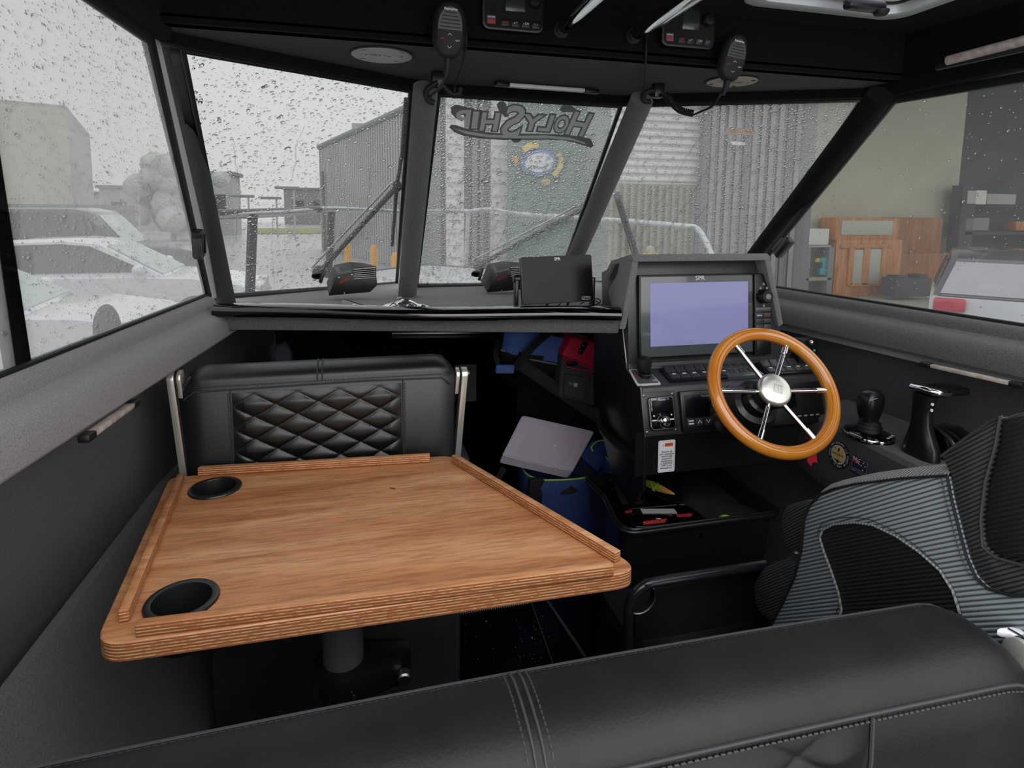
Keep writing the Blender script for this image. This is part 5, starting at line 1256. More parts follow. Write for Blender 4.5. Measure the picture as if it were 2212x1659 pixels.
g.grid(lambda i, j: (lambda p: p + V((0, 0, .05 * math.sin(PI * i) * math.sin(PI * j) ** .6)) + V(noise.noise_vector(p * 14)) * .02)(V((r0[4].x - .06 + .28 * i, ty0 + .06 + .34 * j, TBZ - .06))), 24, 24)
tag(g.done('dark_jacket', 'webbing', ang=80), 'crumpled black jacket filling the right half of the tub', 'jacket')
# ================================================================== ON THE DASH
def wiper_motor(dx, ref, Y, label, sc=1.0):
    t = thing('wiper_motor', ay(*ref, Y), label, 'wiper motor', 'wiper motors under the windscreen panes')
    def P(u, v, y=Y): return ay(ref[0] + (u - 755) * sc, ref[1] + (v - 610) * sc, y)
    g = G(); g.prism(round_poly([P(727, 598), P(762, 591), P(790, 593), P(813, 598), P(815, 617), P(800, 632), P(709, 640)], .006, 3), (-.010, .075, .036), bev=.003); body = g.done('gearbox', 'black', t)
    g = G(); g.prism([P(729, 595, Y + .004), P(761, 588, Y + .004), P(754, 575, Y + .06), P(722, 577, Y + .06)], (0, 0, -.004), bev=.0015); g.done('cover', 'panel', t)
    g = G(); a, b = P(764, 590, Y + .05), P(812, 584, Y + .05); x = b - a
    g.cyl(frame(a, V((0, 0, 1)), (0, 1, 0)) @ Matrix.Identity(4) if False else frame(a, x.cross(V((0, 0, 1))), V((0, 0, 1))), .026 * sc, -x.length, 24); 
    g.done('motor', 'black', t)
    for k in range(6):
        g = G(); a, b = P(764, 583 + 4 * k, Y + .02 - .006 * k), P(811, 579 + 4.2 * k, Y + .02 - .006 * k); g.box((0, 0, 0), ((b - a).length, .0028, .02), frame((a + b) / 2, b - a, (0, 0, 1)), bev=.0008); g.done('cooling_fin', 'plate', t)
    g = G(); a, b = P(700, 583, Y + .03), P(692, 612, Y + .03); g.box((0, 0, 0), ((b - a).length, .012, .006), frame((a + b) / 2, b - a, (1, 0, 0)), bev=.001); g.done('bracket', 'black', t)
    g = G(); c_ = P(686, 596, Y + .04); g.lathe([(0, .004), (.020, .003), (.022, 0), (.022, -.005), (0, -.005)], frame(c_, (1, .2, 0), (.1, .5, .85)) @ Matrix.Diagonal((1, .62, 1, 1)), 24); g.done('shaft_cover', 'gloss', t)
    for (u, v) in ((732, 600), (760, 594), (744, 634)):
        g = G(); g.cyl(frame(P(u, v, Y - .0005), (1, 0, 0), (0, 0, 1)), .0028, .002, 10); g.done('screw', 'steel', t)
    a = P(745, 606, Y - .001); text('exalto', frame(a, P(762, 599) - P(728, 614), (0, 0, 1)), .017 * sc, 'red_tag', t)
wiper_motor(0, (755, 609), 2.29, 'black finned wiper motor on the dash under the port windscreen pane')
wiper_motor(0, (1094, 604), 2.36, 'black finned wiper motor half hidden behind the small tablet display', .94)
TY = 1.88
td = thing('tablet_display', ay(1205, 660, TY), 'small dark tablet display on a bracket beside the visor', 'display')
c4 = [ay(1120, 556, TY + .015), ay(1271, 549, TY + .015), ay(1287, 650, TY - .01), ay(1131, 658, TY - .01)]
TM_ = Plane((c4[0] + c4[2]) / 2, (c4[1] - c4[0]) + (c4[2] - c4[3]), (c4[0] - c4[3]) + (c4[1] - c4[2]))
tw, th_ = ((c4[1] - c4[0]).length + (c4[2] - c4[3]).length) / 2, ((c4[0] - c4[3]).length + (c4[1] - c4[2]).length) / 2
g = G(); g.prism([TM_.M @ V(p) for p in rrect(tw, th_, .006)], TM_.n * -.022, bev=.003); g.done('housing', 'panel', td)
g = G(); g.prism([TM_.M @ (V(p) + V((0, 0, .0006))) for p in rrect(tw - .006, th_ - .006, .005)], TM_.n * .001); g.done('screen', 'screen_dark', td)
text('SPR', TM_.at(.002, th_ * .43, .002), .013, 'white', td, offset=.0004)
g = G(); g.tube([TM_.at(tw * .385, -th_ * .42, .002) @ V(p) for p in rrect(.030, .010, .005)], .0006, 5, closed=True); g.done('button_ring', 'white', td)
text('o>>>>', TM_.at(tw * .385, -th_ * .42, .002), .0075, 'white', td)
for u, w in ((1112, .011), (1277, .011)):
    g = G(); a = ay(u + 3, 600, TY + .02); g.box((a.x, a.y, 1.13), (w, .030, .11), bev=.003); g.done('bracket', 'satin', td)
g = G(); Mx = frame(ay(1121, 602, TY + .02), (0, 1, 0), (0, 0, 1)); g.lathe([(0, -.02), (.012, -.019), (.016, -.012), (.016, 0), (.010, .002)], Mx @ Matrix.Rotation(PI, 4, 'X') if False else Mx, 20); g.done('tilt_knob', 'satin', td)
for k, (pts) in enumerate(([(1190, 645), (1183, 655), (1178, 668)], [(1232, 648), (1226, 658), (1230, 668)], [(1272, 648), (1290, 645), (1297, 652), (1285, 658), (1262, 662)], [(1215, 650), (1205, 660), (1180, 666)], [(1250, 660), (1262, 652), (1285, 650), (1295, 655)])):
    g = G(); g.tube(smooth_path([ay(u, v, TY + .05 + .02 * k) for u, v in pts], 5), .0045 if k < 2 else .002, 7); g.done('cable', 'rubber', td)
# bright fitting, dark sheath and a cap lying on the shelf
ff = thing('chrome_fitting', az(868, 664, 1.085), 'shiny chrome hinge fitting lying on the dash below the windscreen pillar', 'fitting')
FYd = 2.02
def d(u, v, y=FYd): return ay(u, v, y)
g = G(); secs = []
for (u, vt, vb, w) in ((828, 659, 663, .012), (838, 656, 663, .02), (852, 655, 663, .024), (862, 648, 662, .026), (870, 645, 662, .026), (884, 646, 662, .026), (893, 650, 662, .024), (903, 656, 663, .02), (915, 657, 663, .016), (926, 661, 664, .01)):
    a = d(u, vt); b = d(u, vb); secs.append([a + V((0, -w, -.004)), a + V((0, -w * .5, 0)), a + V((0, w * .5, 0)), a + V((0, w, -.004)), b + V((0, w, 0)), b + V((0, -w, 0))])
g.loft(secs, closed=True); g.done('body', 'chrome', ff)
for (u0, u1, v) in ((838, 862, 656), (876, 898, 658), (904, 924, 660)):
    g = G(); g.tube(smooth_path([d(u0, v + 6, FYd - .03), d((u0 + u1) / 2, v - 1, FYd - .032), d(u1, v + 6, FYd - .03)]), .003, 8); g.done('arch', 'chrome', ff)
g = G(); g.tube([d(857, 645, FYd + .01), d(868, 643, FYd + .01)], .004, 8); g.tube([d(872, 648, FYd - .026), d(866, 654, FYd - .028)], .002, 6); g.done('pin', 'steel', ff)
sh_ = thing('dark_sheath', d(760, 662), 'dark pointed sheath with pale print lying on the dash left of the chrome fitting', 'sheath')
g = G(); g.prism([d(738, 649, 2.05), d(742, 648, 2.05), d(795, 664, 2.0), d(745, 666, 2.0), d(739, 655, 2.04)], (.005, .02, 0), bev=.002); g.done('body', 'gloss', sh_)
g = G(); g.prism([d(761, 657, 2.018), d(764, 656, 2.018), d(780, 662, 2.005), d(776, 663, 2.005)], (0, -.001, 0)); g.done('print', 'white', sh_)
g = G(); g.ball(d(655, 664, 2.0), (.022, .015, .010)); tag(g.done('cap', 'rubber'), 'small black rubber cap behind the left part of the dash rail', 'cap')

# ================================================================== OVERHEAD
FP = Plane((0, FY, UZ), (1, 0, 0), (0, 0, 1))
def radio(cu, cv, W_, label, name='radio'):
    a, b = FP.px(cu, cv); H_ = W_ * .72
    t = thing('marine_radio', FP.pt(a, b), label, 'radio', 'marine radios in the overhead fascia')
    Rm = FP.at(a, b + H_ / 2, 0)
    g = G(); g.prism([Rm @ V(p) for p in rrect(W_, H_, .018)], (0, -.022, 0), bev=.004); g.done('housing', 'black', t)
    g = G(); g.prism([Rm @ (V(p) + V((0, 0, .0222))) for p in rrect(W_ - .012, H_ - .010, .013)], (0, -.001, 0)); g.done('face', 'soft_black', t)
    g = G(); g.box((.004, .014, .0235), (W_ * .31, H_ * .44, .002), Rm, bev=.0004); g.done('screen', 'screen_lcd', t)
    g = G(); g.lathe([(0, .016), (.013, .015), (.016, .011), (.017, 0)], Rm @ Matrix.Translation((W_ * .33, .016, .0235)), 24); g.done('dial', 'satin', t)
    for k in range(4): g = G(); g.box((-W_ * .30, .008 + .011 * k, .0235), (W_ * .2, .0025, .001), Rm); g.done('speaker_slot', 'rubber', t)
    g = G(); g.box((-W_ * .355, -H_ * .30, .0236), (.021, .020, .0012), Rm); g.done('key_cover', 'bezel', t)
    g = G(); g.box((-W_ * .355, -H_ * .34, .0246), (.016, .008, .001), Rm, bev=.0004); k_ = g.done('distress_key', 'red_print', t, 'red key'); text('DISTRESS', Rm @ Matrix.Translation((-W_ * .355, -H_ * .25, .0246)), .0045, 'white', t)
    for k, (s_, m) in enumerate((('16/9', 'red_print'), ('o *', 'white'), ('- CH', 'white'), ('% A', 'grey_print'))):
        ad = -W_ * .13 + k * W_ * .165
        g = G(); g.box((ad, -H_ * .33, .0236), (.019, .017, .001), Rm, bev=.0003); bb = g.done('key', 'black', t); text(s_, Rm @ Matrix.Translation((ad, -H_ * .33, .0246)), .0075, m, bb)
    text('Raymarine', Rm @ Matrix.Translation((.01, H_ * .40, .0236)), .009, 'grey_print', t)
    return t
radio(1104, 73, .155, 'black marine radio in the overhead fascia, the left of the two')
radio(1477, 108, .155, 'black marine radio in the overhead fascia, the right one behind the grab rail')
def coil(path, turns, r, rt, n=12):
    pts = smooth_path(path, 14); out = []; N = turns * n; L = len(pts) - 1
    for i in range(N + 1):
        f = i / N * L; k = min(int(f), L - 1); p = pts[k].lerp(pts[k + 1], f - k); dd = (pts[k + 1] - pts[k]).normalized(); a = dd.cross(V((0, 1, .3))).normalized(); b_ = dd.cross(a); an = 2 * PI * i / n
        out.append(p + a * math.cos(an) * r + b_ * math.sin(an) * r)
    return out
MY = FY - .045
def mic(cu, cv, rot, label, sc=1.0):
    c_ = ay(cu, cv, MY); t = thing('handset', c_, label, 'microphone', 'radio handsets hanging from the overhead fascia')
    Mm = frame(c_, V((math.cos(rot), 0, math.sin(rot))), V((-math.sin(rot), -.12, math.cos(rot)))) @ Matrix.Diagonal((sc, sc, sc, 1))
    def ov(w, h, z, dy=0, n=40, e=.8): return [Mm @ V((w * math.copysign(abs(math.cos(a)) ** e, math.cos(a)), dy + h * math.copysign(abs(math.sin(a)) ** e, math.sin(a)), z)) for a in np.linspace(0, 2 * PI, n, endpoint=False)]
    g = G(); g.loft([ov(.020, .045, -.022), ov(.034, .060, -.018), ov(.0385, .0655, -.006), ov(.0385, .0655, .004), ov(.035, .062, .012), ov(.029, .054, .017)], closed=True); g.done('body', 'rubber', t)
    g = G(); P = [V((.028 * math.cos(a), -.002 + .050 * abs(math.sin(a)) ** .8, .0172)) for a in np.linspace(0, PI, 20)]; g.prism([Mm @ p for p in P], Mm.to_3x3() @ V((0, 0, .0012))); g.done('grille_plate', 'panel', t)
    for k in range(5):
        w = (.027, .026, .024, .021, .016)[k]; g = G(); g.box((0, .004 + .0078 * k, .0185), (w * 2 - .006, .0022, .0008), Mm); g.done('grille_slot', 'rubber', t)
    text('Raymarine', Mm @ Matrix.Translation((0, .0425, .0186)), .0072, 'white', t, offset=.0001)
    for sg, y in ((1, -.012), (-1, -.039)):
        g = G(); g.tube([Mm @ V(p) for p in ((-.0045, y - .002 * sg, .0178), (0, y + .0025 * sg, .0178), (.0045, y - .002 * sg, .0178))], .0006, 5); g.done('arrow', 'white', t)
    text('16/9', Mm @ Matrix.Translation((-.018, -.022, .0176)), .0055, 'red_print', t); text('H/LP', Mm @ Matrix.Translation((.018, -.024, .0176)), .005, 'white', t)
    g = G(); g.lathe([(0, 0), (.010, 0), (.0095, -.012), (.0085, -.013), (.0085, -.018), (.0075, -.019), (.0075, -.026), (.006, -.04), (0, -.041)], Mm @ Matrix.Translation((0, -.062, 0)) @ Matrix.Rotation(-PI / 2, 4, 'X'), 16) if False else g.tube([Mm @ V((0, -.062, 0)), Mm @ V((0, -.078, 0)), Mm @ V((-.002, -.092, 0)), Mm @ V((-.003, -.104, 0))], [.009, .0085, .0065, .004], 12); g.done('strain_relief', 'rubber', t)
    return t, Mm
def A(u, v, y=MY): return ay(u, v, y)
t1, m1 = mic(970, 65, -.03, 'black radio handset hanging at the left of the overhead fascia')
g = G(); g.tube(smooth_path([m1 @ V((-.003, -.10, 0)), A(958, 175, FY + .05), A(950, 192, FY + .16), A(932, 205, FY + .22), A(928, 214, FY + .23)], 8), .0032, 8); g.done('cord', 'rubber', t1)
g = G(); g.tube(smooth_path([A(1006, 40, FY - .02), A(1006, 100, FY - .03), A(995, 150, FY + .1), A(984, 180, FY + .2), A(982, 198, FY + .22)], 8), .0032, 8); g.done('cord', 'rubber', t1)
t2, m2 = mic(1582, 125, -.12, 'black radio handset hanging in front of the cream speaker plate at the right', .93)
g = G(); g.tube(smooth_path([m2 @ V((-.003, -.10, 0)), A(1556, 205, FY + .06), A(1540, 228, FY + .12), A(1512, 242, FY + .17), A(1497, 248, FY + .18)], 8), .0032, 8); g.done('cord', 'rubber', t2)
g = G(); g.tube(coil([A(1497, 245, FY + .18), A(1470, 238, FY + .2), A(1448, 218, FY + .22), A(1436, 204, FY + .23)], 22, .0085, .0028), .0028, 6); g.done('coiled_cord', 'rubber', t2)
g = G(); g.tube(smooth_path([A(1396, 78, FY - .005), A(1395, 130, FY + .0), A(1393, 170, FY + .15), A(1390, 200, FY + .22), A(1392, 212, FY + .23)], 8), .0032, 8); g.done('cord', 'rubber', t2)
def hook(u, v, label, y, pts):
    t = thing('cord_hook', ay(u, v, y), label, 'hook', 'black cord hooks at the tops of the pillars')
    a = ay(u, v, y); g = G(); g.box((a.x, a.y, a.z), (.035, .03, .045), bev=.006); g.done('block', 'satin', t)
    for k, pp in enumerate(pts):
        g = G(); g.tube(smooth_path([ay(*p, y - .02) for p in pp], 6), .008, 10); g.done('loop', 'rubber', t)
hook(945, 172, 'black double cord hook on the pillar left of the lettered pane', FY + .26, [[(945, 178), (926, 190), (920, 204), (928, 218), (938, 222)], [(955, 182), (968, 196), (980, 204), (992, 200), (994, 190)]])
hook(1421, 196, 'black cord hook on the pillar right of the lettered pane', FY + .26, [[(1415, 196), (1402, 196), (1391, 204), (1392, 218), (1404, 220)]])
def speaker_plate(u, v, r, m, label):
    c_ = az(u, v, UZ - .002); t = thing('speaker_plate', c_, label, 'speaker plate')
    Mx = frame(c_, (1, 0, 0), (0, -1, 0))
    g = G(); g.lathe([(0, .004), (r * .97, .004), (r, .001), (r, -.002)], Mx, 48); g.done('plate', m, t)
    g = G(); g.tube([Mx @ V((r * 1.0 * math.cos(a), r * 1.0 * math.sin(a), .0)) for a in np.linspace(0, 2 * PI, 48, endpoint=False)], .003, 6, closed=True); g.done('rim', 'rubber', t)
    for a in (.75, 2.4, 3.9, 5.4): g = G(); g.lathe([(0, .001), (.006, .001), (.007, 0)], Mx @ Matrix.Translation((r * .82 * math.cos(a), r * .82 * math.sin(a), .0042)), 12); g.done('screw', 'steel' if m == 'plate' else 'rubber', t)
    text('RAZERLINE', Mx @ Matrix.Translation((0, .008, .0045)) @ Matrix.Diagonal((1, 1, 1, 1)), .021, 'steel', t, extrude=.0006); 
    g = G(); g.box((0, -.008, .0046), (r * 1.2, .002, .001), Mx); g.done('logo_line', 'steel', t)
speaker_plate(825, 118, .078, 'plate', 'round grey speaker plate in the overhead underside at the left')
speaker_plate(1581, 175, .074, 'plate_cream', 'round cream speaker plate in the overhead underside behind the right handset')
ll = thing('strip_lamp', az(1180, 187, UZ - .012), 'white strip lamp under the overhead, above the lettered pane', 'lamp')
a, b = az(1098, 184, UZ - .012), az(1262, 196, UZ - .012)
g = G(); g.box((0, 0, 0), ((b - a).length, .022, .012), frame((a + b) / 2, b - a, (0, 1, 0)), bev=.004); g.done('lens', 'lens_white', ll)
for p, q_ in ((az(1070, 180, UZ - .012), a), (b, az(1292, 199, UZ - .012))):
    g = G(); g.box((0, 0, 0), ((q_ - p).length, .024, .014), frame((p + q_) / 2, q_ - p, (0, 1, 0)), bev=.003); g.done('end_cap', 'black', ll)
ls_ = thing('led_strip', az(2130, 118, 1.845), 'pale LED strip light on the dark headliner above the starboard window', 'light')
pofs = V(PRT.o) + V((-.10, 0, 0))
a, b = ap(2058, 132, pofs, PRT.n), ap(2330, 62, pofs, PRT.n)
g = G(); g.tube([a + V((-.016, 0, 0)), b + V((-.016, 0, 0))], .013, 12); g.done('lens', 'strip_light', ls_)
g = G(); k0, k1 = ap(2030, 141, pofs, PRT.n), ap(2330, 75, pofs, PRT.n); g.box((.012, 0, 0), ((k1 - k0).length, .03, .012), frame((k0 + k1) / 2, k1 - k0, (0, 0, 1)) @ Matrix.Translation((-.012, 0, .012)), bev=.003); g.done('channel', 'black', ls_)
for (u, v), lab, xx in (((1214, 63), 'polished grab rail under the ceiling, the left of the two', 0), ((1371, 76), 'polished grab rail under the ceiling, the right of the two', 1)):
    p = ay(u, v, FY - .012); t = thing('grab_rail', p, lab, 'grab rail', 'grab rails under the ceiling')
    q_ = V((p.x - .01, .55, p.z + .012)); g = G(); g.tube([p, p.lerp(q_, .04), q_], [.013, .0195, .0195], 20); g.done('tube', 'chrome', t)
    g = G(); g.lathe([(0, .006), (.02, .005), (.022, 0)], frame(p + V((0, .010, 0)), (1, 0, 0), (0, 0, 1)), 20); g.done('flange', 'rubber', t)
    g = G(); g.cyl(Matrix.Translation((q_.x, q_.y + .02, q_.z)), .010, CEIL - q_.z, 12); g.done('stanchion', 'chrome', t)
rh = thing('roof_hatch', ((hx0 + hx1) / 2, (hy0 + hy1) / 2, CEIL), 'aluminium framed roof hatch with a black latch', 'hatch')
def ringp(ins, z, r): return [V((p[0], p[1], z)) for p in rrect(hx1 - hx0 - 2 * ins, hy1 - hy0 - 2 * ins, r, 6, (hx0 + hx1) / 2, (hy0 + hy1) / 2)]
g = G(); g.loft([ringp(-.005, CEIL + .005, .06), ringp(-.005, CEIL - .012, .06), ringp(.002, CEIL - .016, .055), ringp(.032, CEIL - .012, .04), ringp(.034, CEIL + .01, .04), ringp(.040, CEIL + .012, .035)], closed=True, caps=False); g.done('frame', 'plate_silver', rh)
g = G(); g.loft([ringp(.040, CEIL + .012, .035), ringp(.046, CEIL + .006, .03), ringp(.054, CEIL + .006, .03), ringp(.058, CEIL + .016, .028)], closed=True, caps=False); g.done('gasket', 'rubber', rh)
g = G(); g.loft([ringp(.058, CEIL + .014, .028), ringp(.062, CEIL + .008, .028), ringp(.085, CEIL + .012, .02), ringp(.088, CEIL + .03, .02)], closed=True, caps=False); g.done('inner_frame', 'plate_silver', rh)
g = G(); g.prism(ringp(.08, CEIL + .03, .02), (0, 0, .008)); g.done('acrylic', 'smoke', rh)
lc_ = az(1868, 12, CEIL - .03); g = G(); g.box((lc_.x, lc_.y, lc_.z), (.11, .030, .026), bev=.010, seg=3); g.box((lc_.x + .01, lc_.y + .02, lc_.z + .02), (.06, .04, .03), bev=.008); g.done('latch', 'satin', rh)
g = G(); g.lathe([(0, .012), (.014, .011), (.018, .004), (.018, 0)], frame((lc_.x + .045, lc_.y - .004, lc_.z - .008), (1, 0, 0), (0, -1, .0)), 18); g.done('latch_knob', 'rubber', rh)
# window catches
def catch(P_, u, v, label, sgn):
    c_ = ap(u, v, P_.o, P_.n); t = thing('window_catch', c_, label, 'catch')
    inn = -P_.n if (V((.5, c_.y, 1.4)) - c_).dot(-P_.n) > 0 else P_.n
    yv = P_.M.col[1].xyz; xv = P_.M.col[0].xyz
    if sgn > 0: tilt = (yv - xv * .45).normalized()
    else: tilt = (yv * .85 - xv * -.75).normalized() if False else (yv - xv * .9).normalized()
    Mx = frame(c_ + inn * .02, tilt, inn.cross(tilt))
    g = G(); g.box((0, 0, 0), (.085, .030, .030), Mx, bev=.005); g.done('body', 'satin', t)
    g = G(); g.box((-.005, .020, .004), (.066, .014, .022), Mx, bev=.003); g.done('slider', 'panel', t)
    g = G(); g.box((.0, -.004, .016), (.06, .006, .004), Mx, bev=.001); g.done('groove', 'rubber', t)
catch(PLT, 413, 524, 'black plastic window catch on the port side window frame', 1)
catch(PRT, 1702, 535, 'black plastic window catch on the starboard side window frame', -1)
# lettering on the windscreen
WC = Plane(wc[3], (wc[2] - wc[3]).normalized(), (wc[0] - wc[3]))
dc = thing('windscreen_lettering', WC.pt(*WC.px(1110, 260), .006), 'dark grey mirrored boat name lettering on the centre windscreen pane', 'lettering')
M['decal_dark'] = mat('decal_dark', '#666b6a', .7); M['decal_light'] = mat('decal_light', '#b0b5b4', .7)
zoff = .010
def dz(x, y): return WC.px(960 + x * .15371, 205 + y * .15371)
def letter(ch, x, y, hpx, wpx, rot=0.0, off=.0062):
    a, b = dz(x, y); s_ = hpx * .15371 / 1300 * 2.12; w_ = wpx * .15371 / 1300 * 2.12
    for lay_, (m, o2, dzz) in enumerate((('decal_dark', off * 1.5, 0), ('decal_light', .0030, .0012))):
        c = text(ch, Matrix.Identity(4), 1, m, None, extrude=0, offset=0)
        xs_ = [v.co.x for v in c.data.vertices]; ys_ = [v.co.y for v in c.data.vertices]; cx_, cy_ = (min(xs_) + max(xs_)) / 2, (min(ys_) + max(ys_)) / 2; W0, H0 = max(xs_) - min(xs_), max(ys_) - min(ys_)
        bpy.data.objects.remove(c)
        k = s_ / H0; kx = w_ / W0 if ch != 'I' else k * 1.35
        Mx = WC.at(a, b, zoff + dzz, rot) @ Matrix.Diagonal((-kx, k, 1, 1)) @ Matrix.Translation((-cx_, -cy_, 0))
        c = text(ch, Mx, 1, m, None, extrude=.0, offset=o2 / k)
        c.name = 'letter_outline' if lay_ == 0 else 'letter'; adopt(c, dc)
for ch, x, y, h_, w_, r_ in (('P', 255, 305, 250, 170, .08), ('I', 425, 325, 250, 75, .06), ('H', 630, 350, 270, 220, .05), ('S', 955, 350, 500, 250, .0), ('Y', 1220, 365, 240, 230, .0), ('L', 1420, 370, 250, 150, 0), ('O', 1635, 385, 260, 180, 0), ('H', 1880, 385, 360, 260, -.08)):
    letter(ch, x, y, h_, w_, r_)
bot = [(60, 430), (140, 500), (260, 548), (500, 588), (800, 605), (1100, 606), (1400, 602), (1640, 610), (1820, 645), (1960, 690), (2050, 718), (2088, 688)]
topc = [(2040, 590), (1900, 560), (1750, 540), (1550, 525), (1200, 520), (800, 515), (500, 490), (300, 445), (150, 395), (90, 392)]
def strip_poly(P, m, nm, h):
    g = G(); g.prism([WC.pt(*dz(*p), zoff + h) for p in P], WC.n * .0004); g.done(nm, m, dc)
strip_poly(bot + topc, 'decal_dark', 'underline_outline', 0)
strip_poly([(120, 440), (300, 520), (600, 565), (1100, 585), (1500, 585), (1800, 615), (1980, 668), (1960, 640), (1750, 572), (1400, 540), (1000, 545), (600, 530), (300, 480)], 'decal_light', 'underline', .0012)
strip_poly([(85, 150), (150, 112), (230, 125), (340, 155), (420, 175), (420, 200), (250, 190), (200, 260), (250, 330), (240, 345), (150, 300), (90, 230)], 'decal_dark', 'swash', .0)
strip_poly([(725, 110), (765, 68), (820, 65), (860, 95), (870, 180), (900, 270), (850, 290), (760, 200)], 'decal_dark', 'swash', .0)
strip_poly([(1610, 180), (1640, 125), (1710, 110), (1770, 120), (1830, 170), (1880, 205), (1860, 220), (1740, 215), (1690, 215), (1640, 215)], 'decal_dark', 'swash', .0)
strip_poly([(930, 590), (950, 630), (1000, 648), (1050, 630), (1090, 590)], 'decal_dark', 'swash', .0)

# ================================================================== OUTSIDE
GZ = -.5
g = G(); g.box((0, 20, GZ - .05), (160, 160, .1)); struct(g.done('ground', 'asphalt'))
def gp(u, v): return az(u, v, GZ)
def at_depth(u, y): r = ray(u, 460); return V((EYE.x + r.x * (y / r.y), y, 0))
# bow deck, wiper arms and bow rail of the boat itself
g = G(); dk = [V((p.x, p.y + .05, 1.045)) for p in (wp[3], wp[2], wc[3], wc[2], wsb[3], wsb[2])] + [V((1.5, 3.4, .98)), V((1.15, 4.6, .94)), V((.59, 5.3, .93)), V((.0, 4.6, .94)), V((-.36, 3.4, .98))]
g.prism(dk, (0, 0, -.06), bev=.015); struct(g.done('bow_deck', 'deck'), 'wet grey bow deck ahead of the windscreen')
g = G(); hull = [(-.72, -.4), (-.70, 1.2), (-.60, 2.06), (-.42, 3.4), (-.05, 4.6), (.59, 5.4), (1.24, 4.6), (1.58, 3.4), (1.74, 2.06), (1.82, 1.2), (1.84, -.4)]
secs = [[V((x, y, .98 if y < 2.1 else .94)) for x, y in hull], [V(((x - .59) * 1.0 + .59, y, .6)) for x, y in hull], [V(((x - .59) * .97 + .59, y * .98, -.05)) for x, y in hull]]
g.loft(secs); struct(g.done('hull', 'dark_grey'), 'dark outer hull of the boat')
g = G(); g.prism([V((-.72, -.4, .97)), V((xl(-.4), -.4, .97)), V((xl(2.06), 2.06, .97)), V((-.60, 2.06, .97))], (0, 0, .03)); struct(g.done('side_deck', 'deck'), 'grey side deck outside the port window')
g = G(); g.prism([V((1.84, -.4, .97)), V((xr(-.4), -.4, .97)), V((xr(2.06), 2.06, .97)), V((1.74, 2.06, .97))], (0, 0, .03)); struct(g.done('side_deck', 'deck'), 'grey side deck outside the starboard window')
br = thing('bow_rail', (.59, 4.6, .95), 'tubular bow rail round the bow deck outside the windscreen', 'rail')
RYb = 3.2
rl = [ay(455, 467, 2.75), ay(620, 460, 3.2), ay(720, 452, 3.7), ay(870, 458, 4.4), ay(945, 457, 4.9), ay(1010, 456, 5.2), ay(1064, 452, 5.0), ay(1120, 462, 4.5), ay(1300, 474, 3.7), ay(1470, 488, 3.1), ay(1505, 494, 3.02), ay(1524, 520, 2.95), ay(1545, 570, 2.85), ay(1556, 610, 2.8)]
g = G(); g.tube(smooth_path(rl, 6), .017, 12); g.done('top_rail', 'galv', br)
for (u, v, y, vb, r_, m) in ((546, 462, 2.95, 635, .022, 'dark_tube'), (716, 452, 3.7, 600, .020, 'dark_tube'), (1012, 458, 5.1, 580, .02, 'galv'), (1066, 455, 4.95, 585, .014, 'galv'), (880, 458, 4.4, 590, .016, 'galv')):
    g = G(); g.tube([ay(u, v, y), ay(u - 6, vb, y)], r_, 12); g.done('stanchion', m, br)
g = G(); g.tube([ay(468, 462, 2.78), ay(600, 458, 3.15), ay(690, 452, 3.55)], .019, 12); g.done('rail_sleeve', 'dark_tube', br)
def wiper(name, a, piv, blade, Yb, label, rope=True):
    t = thing('wiper', a, label, 'wiper', 'wipers on the windscreen')
    g = G(); g.tube([a, piv], .011, 10); g.done('arm', 'dark_tube', t)
    if rope: g = G(); o_ = V((-.03, 0, .02)); g.tube([a + o_, piv + V((-.02, 0, .012))], .0045, 8); g.done('parallel_arm', 'rope', t)
    g = G(); g.tube(blade, .007, 8); g.done('blade', 'rubber', t)
    g = G(); g.ball(a, (.03, .02, .03)); g.done('pivot_cover', 'dark_tube', t)
    g = G(); g.ball(piv, (.018, .012, .022)); g.done('joint', 'rubber', t)
PP = Plane(wp[3], wp[2] - wp[3], wp[0] - wp[3]); PC = WC; PS = Plane(wsb[3], wsb[2] - wsb[3], wsb[0] - wsb[3])
def op(P_, u, v, h): return ap(u, v, P_.o - P_.n * h, P_.n)
wiper('w', op(PP, 690, 588, .05), op(PP, 858, 402, .03), [op(PP, 877, 213, .02), op(PP, 869, 330, .016), op(PP, 857, 405, .022), op(PP, 852, 470, .016), op(PP, 847, 530, .02)], 0, 'wiper with upright black blade on the port windscreen pane')
wiper('w', op(PC, 1035, 572, .05), op(PC, 1262, 448, .03), [op(PC, 1308, 395, .02), op(PC, 1276, 450, .016), op(PC, 1252, 500, .02)], 0, 'wiper reaching across the centre windscreen pane')
wiper('w', op(PS, 1392, 600, .05), op(PS, 1335, 425, .03), [op(PS, 1332, 425, .02), op(PS, 1350, 470, .02), op(PS, 1372, 545, .02), op(PS, 1385, 590, .02)], 0, 'wiper with dark blade at the left of the starboard windscreen pane')
# fender tip seen at the foot of the port side window
g = G(); g.ball(ax(232, 712, -.66), (.03, .05, .07)); tag(g.done('fender', 'rubber'), 'black rounded fender tip outside the foot of the port side window', 'fender')

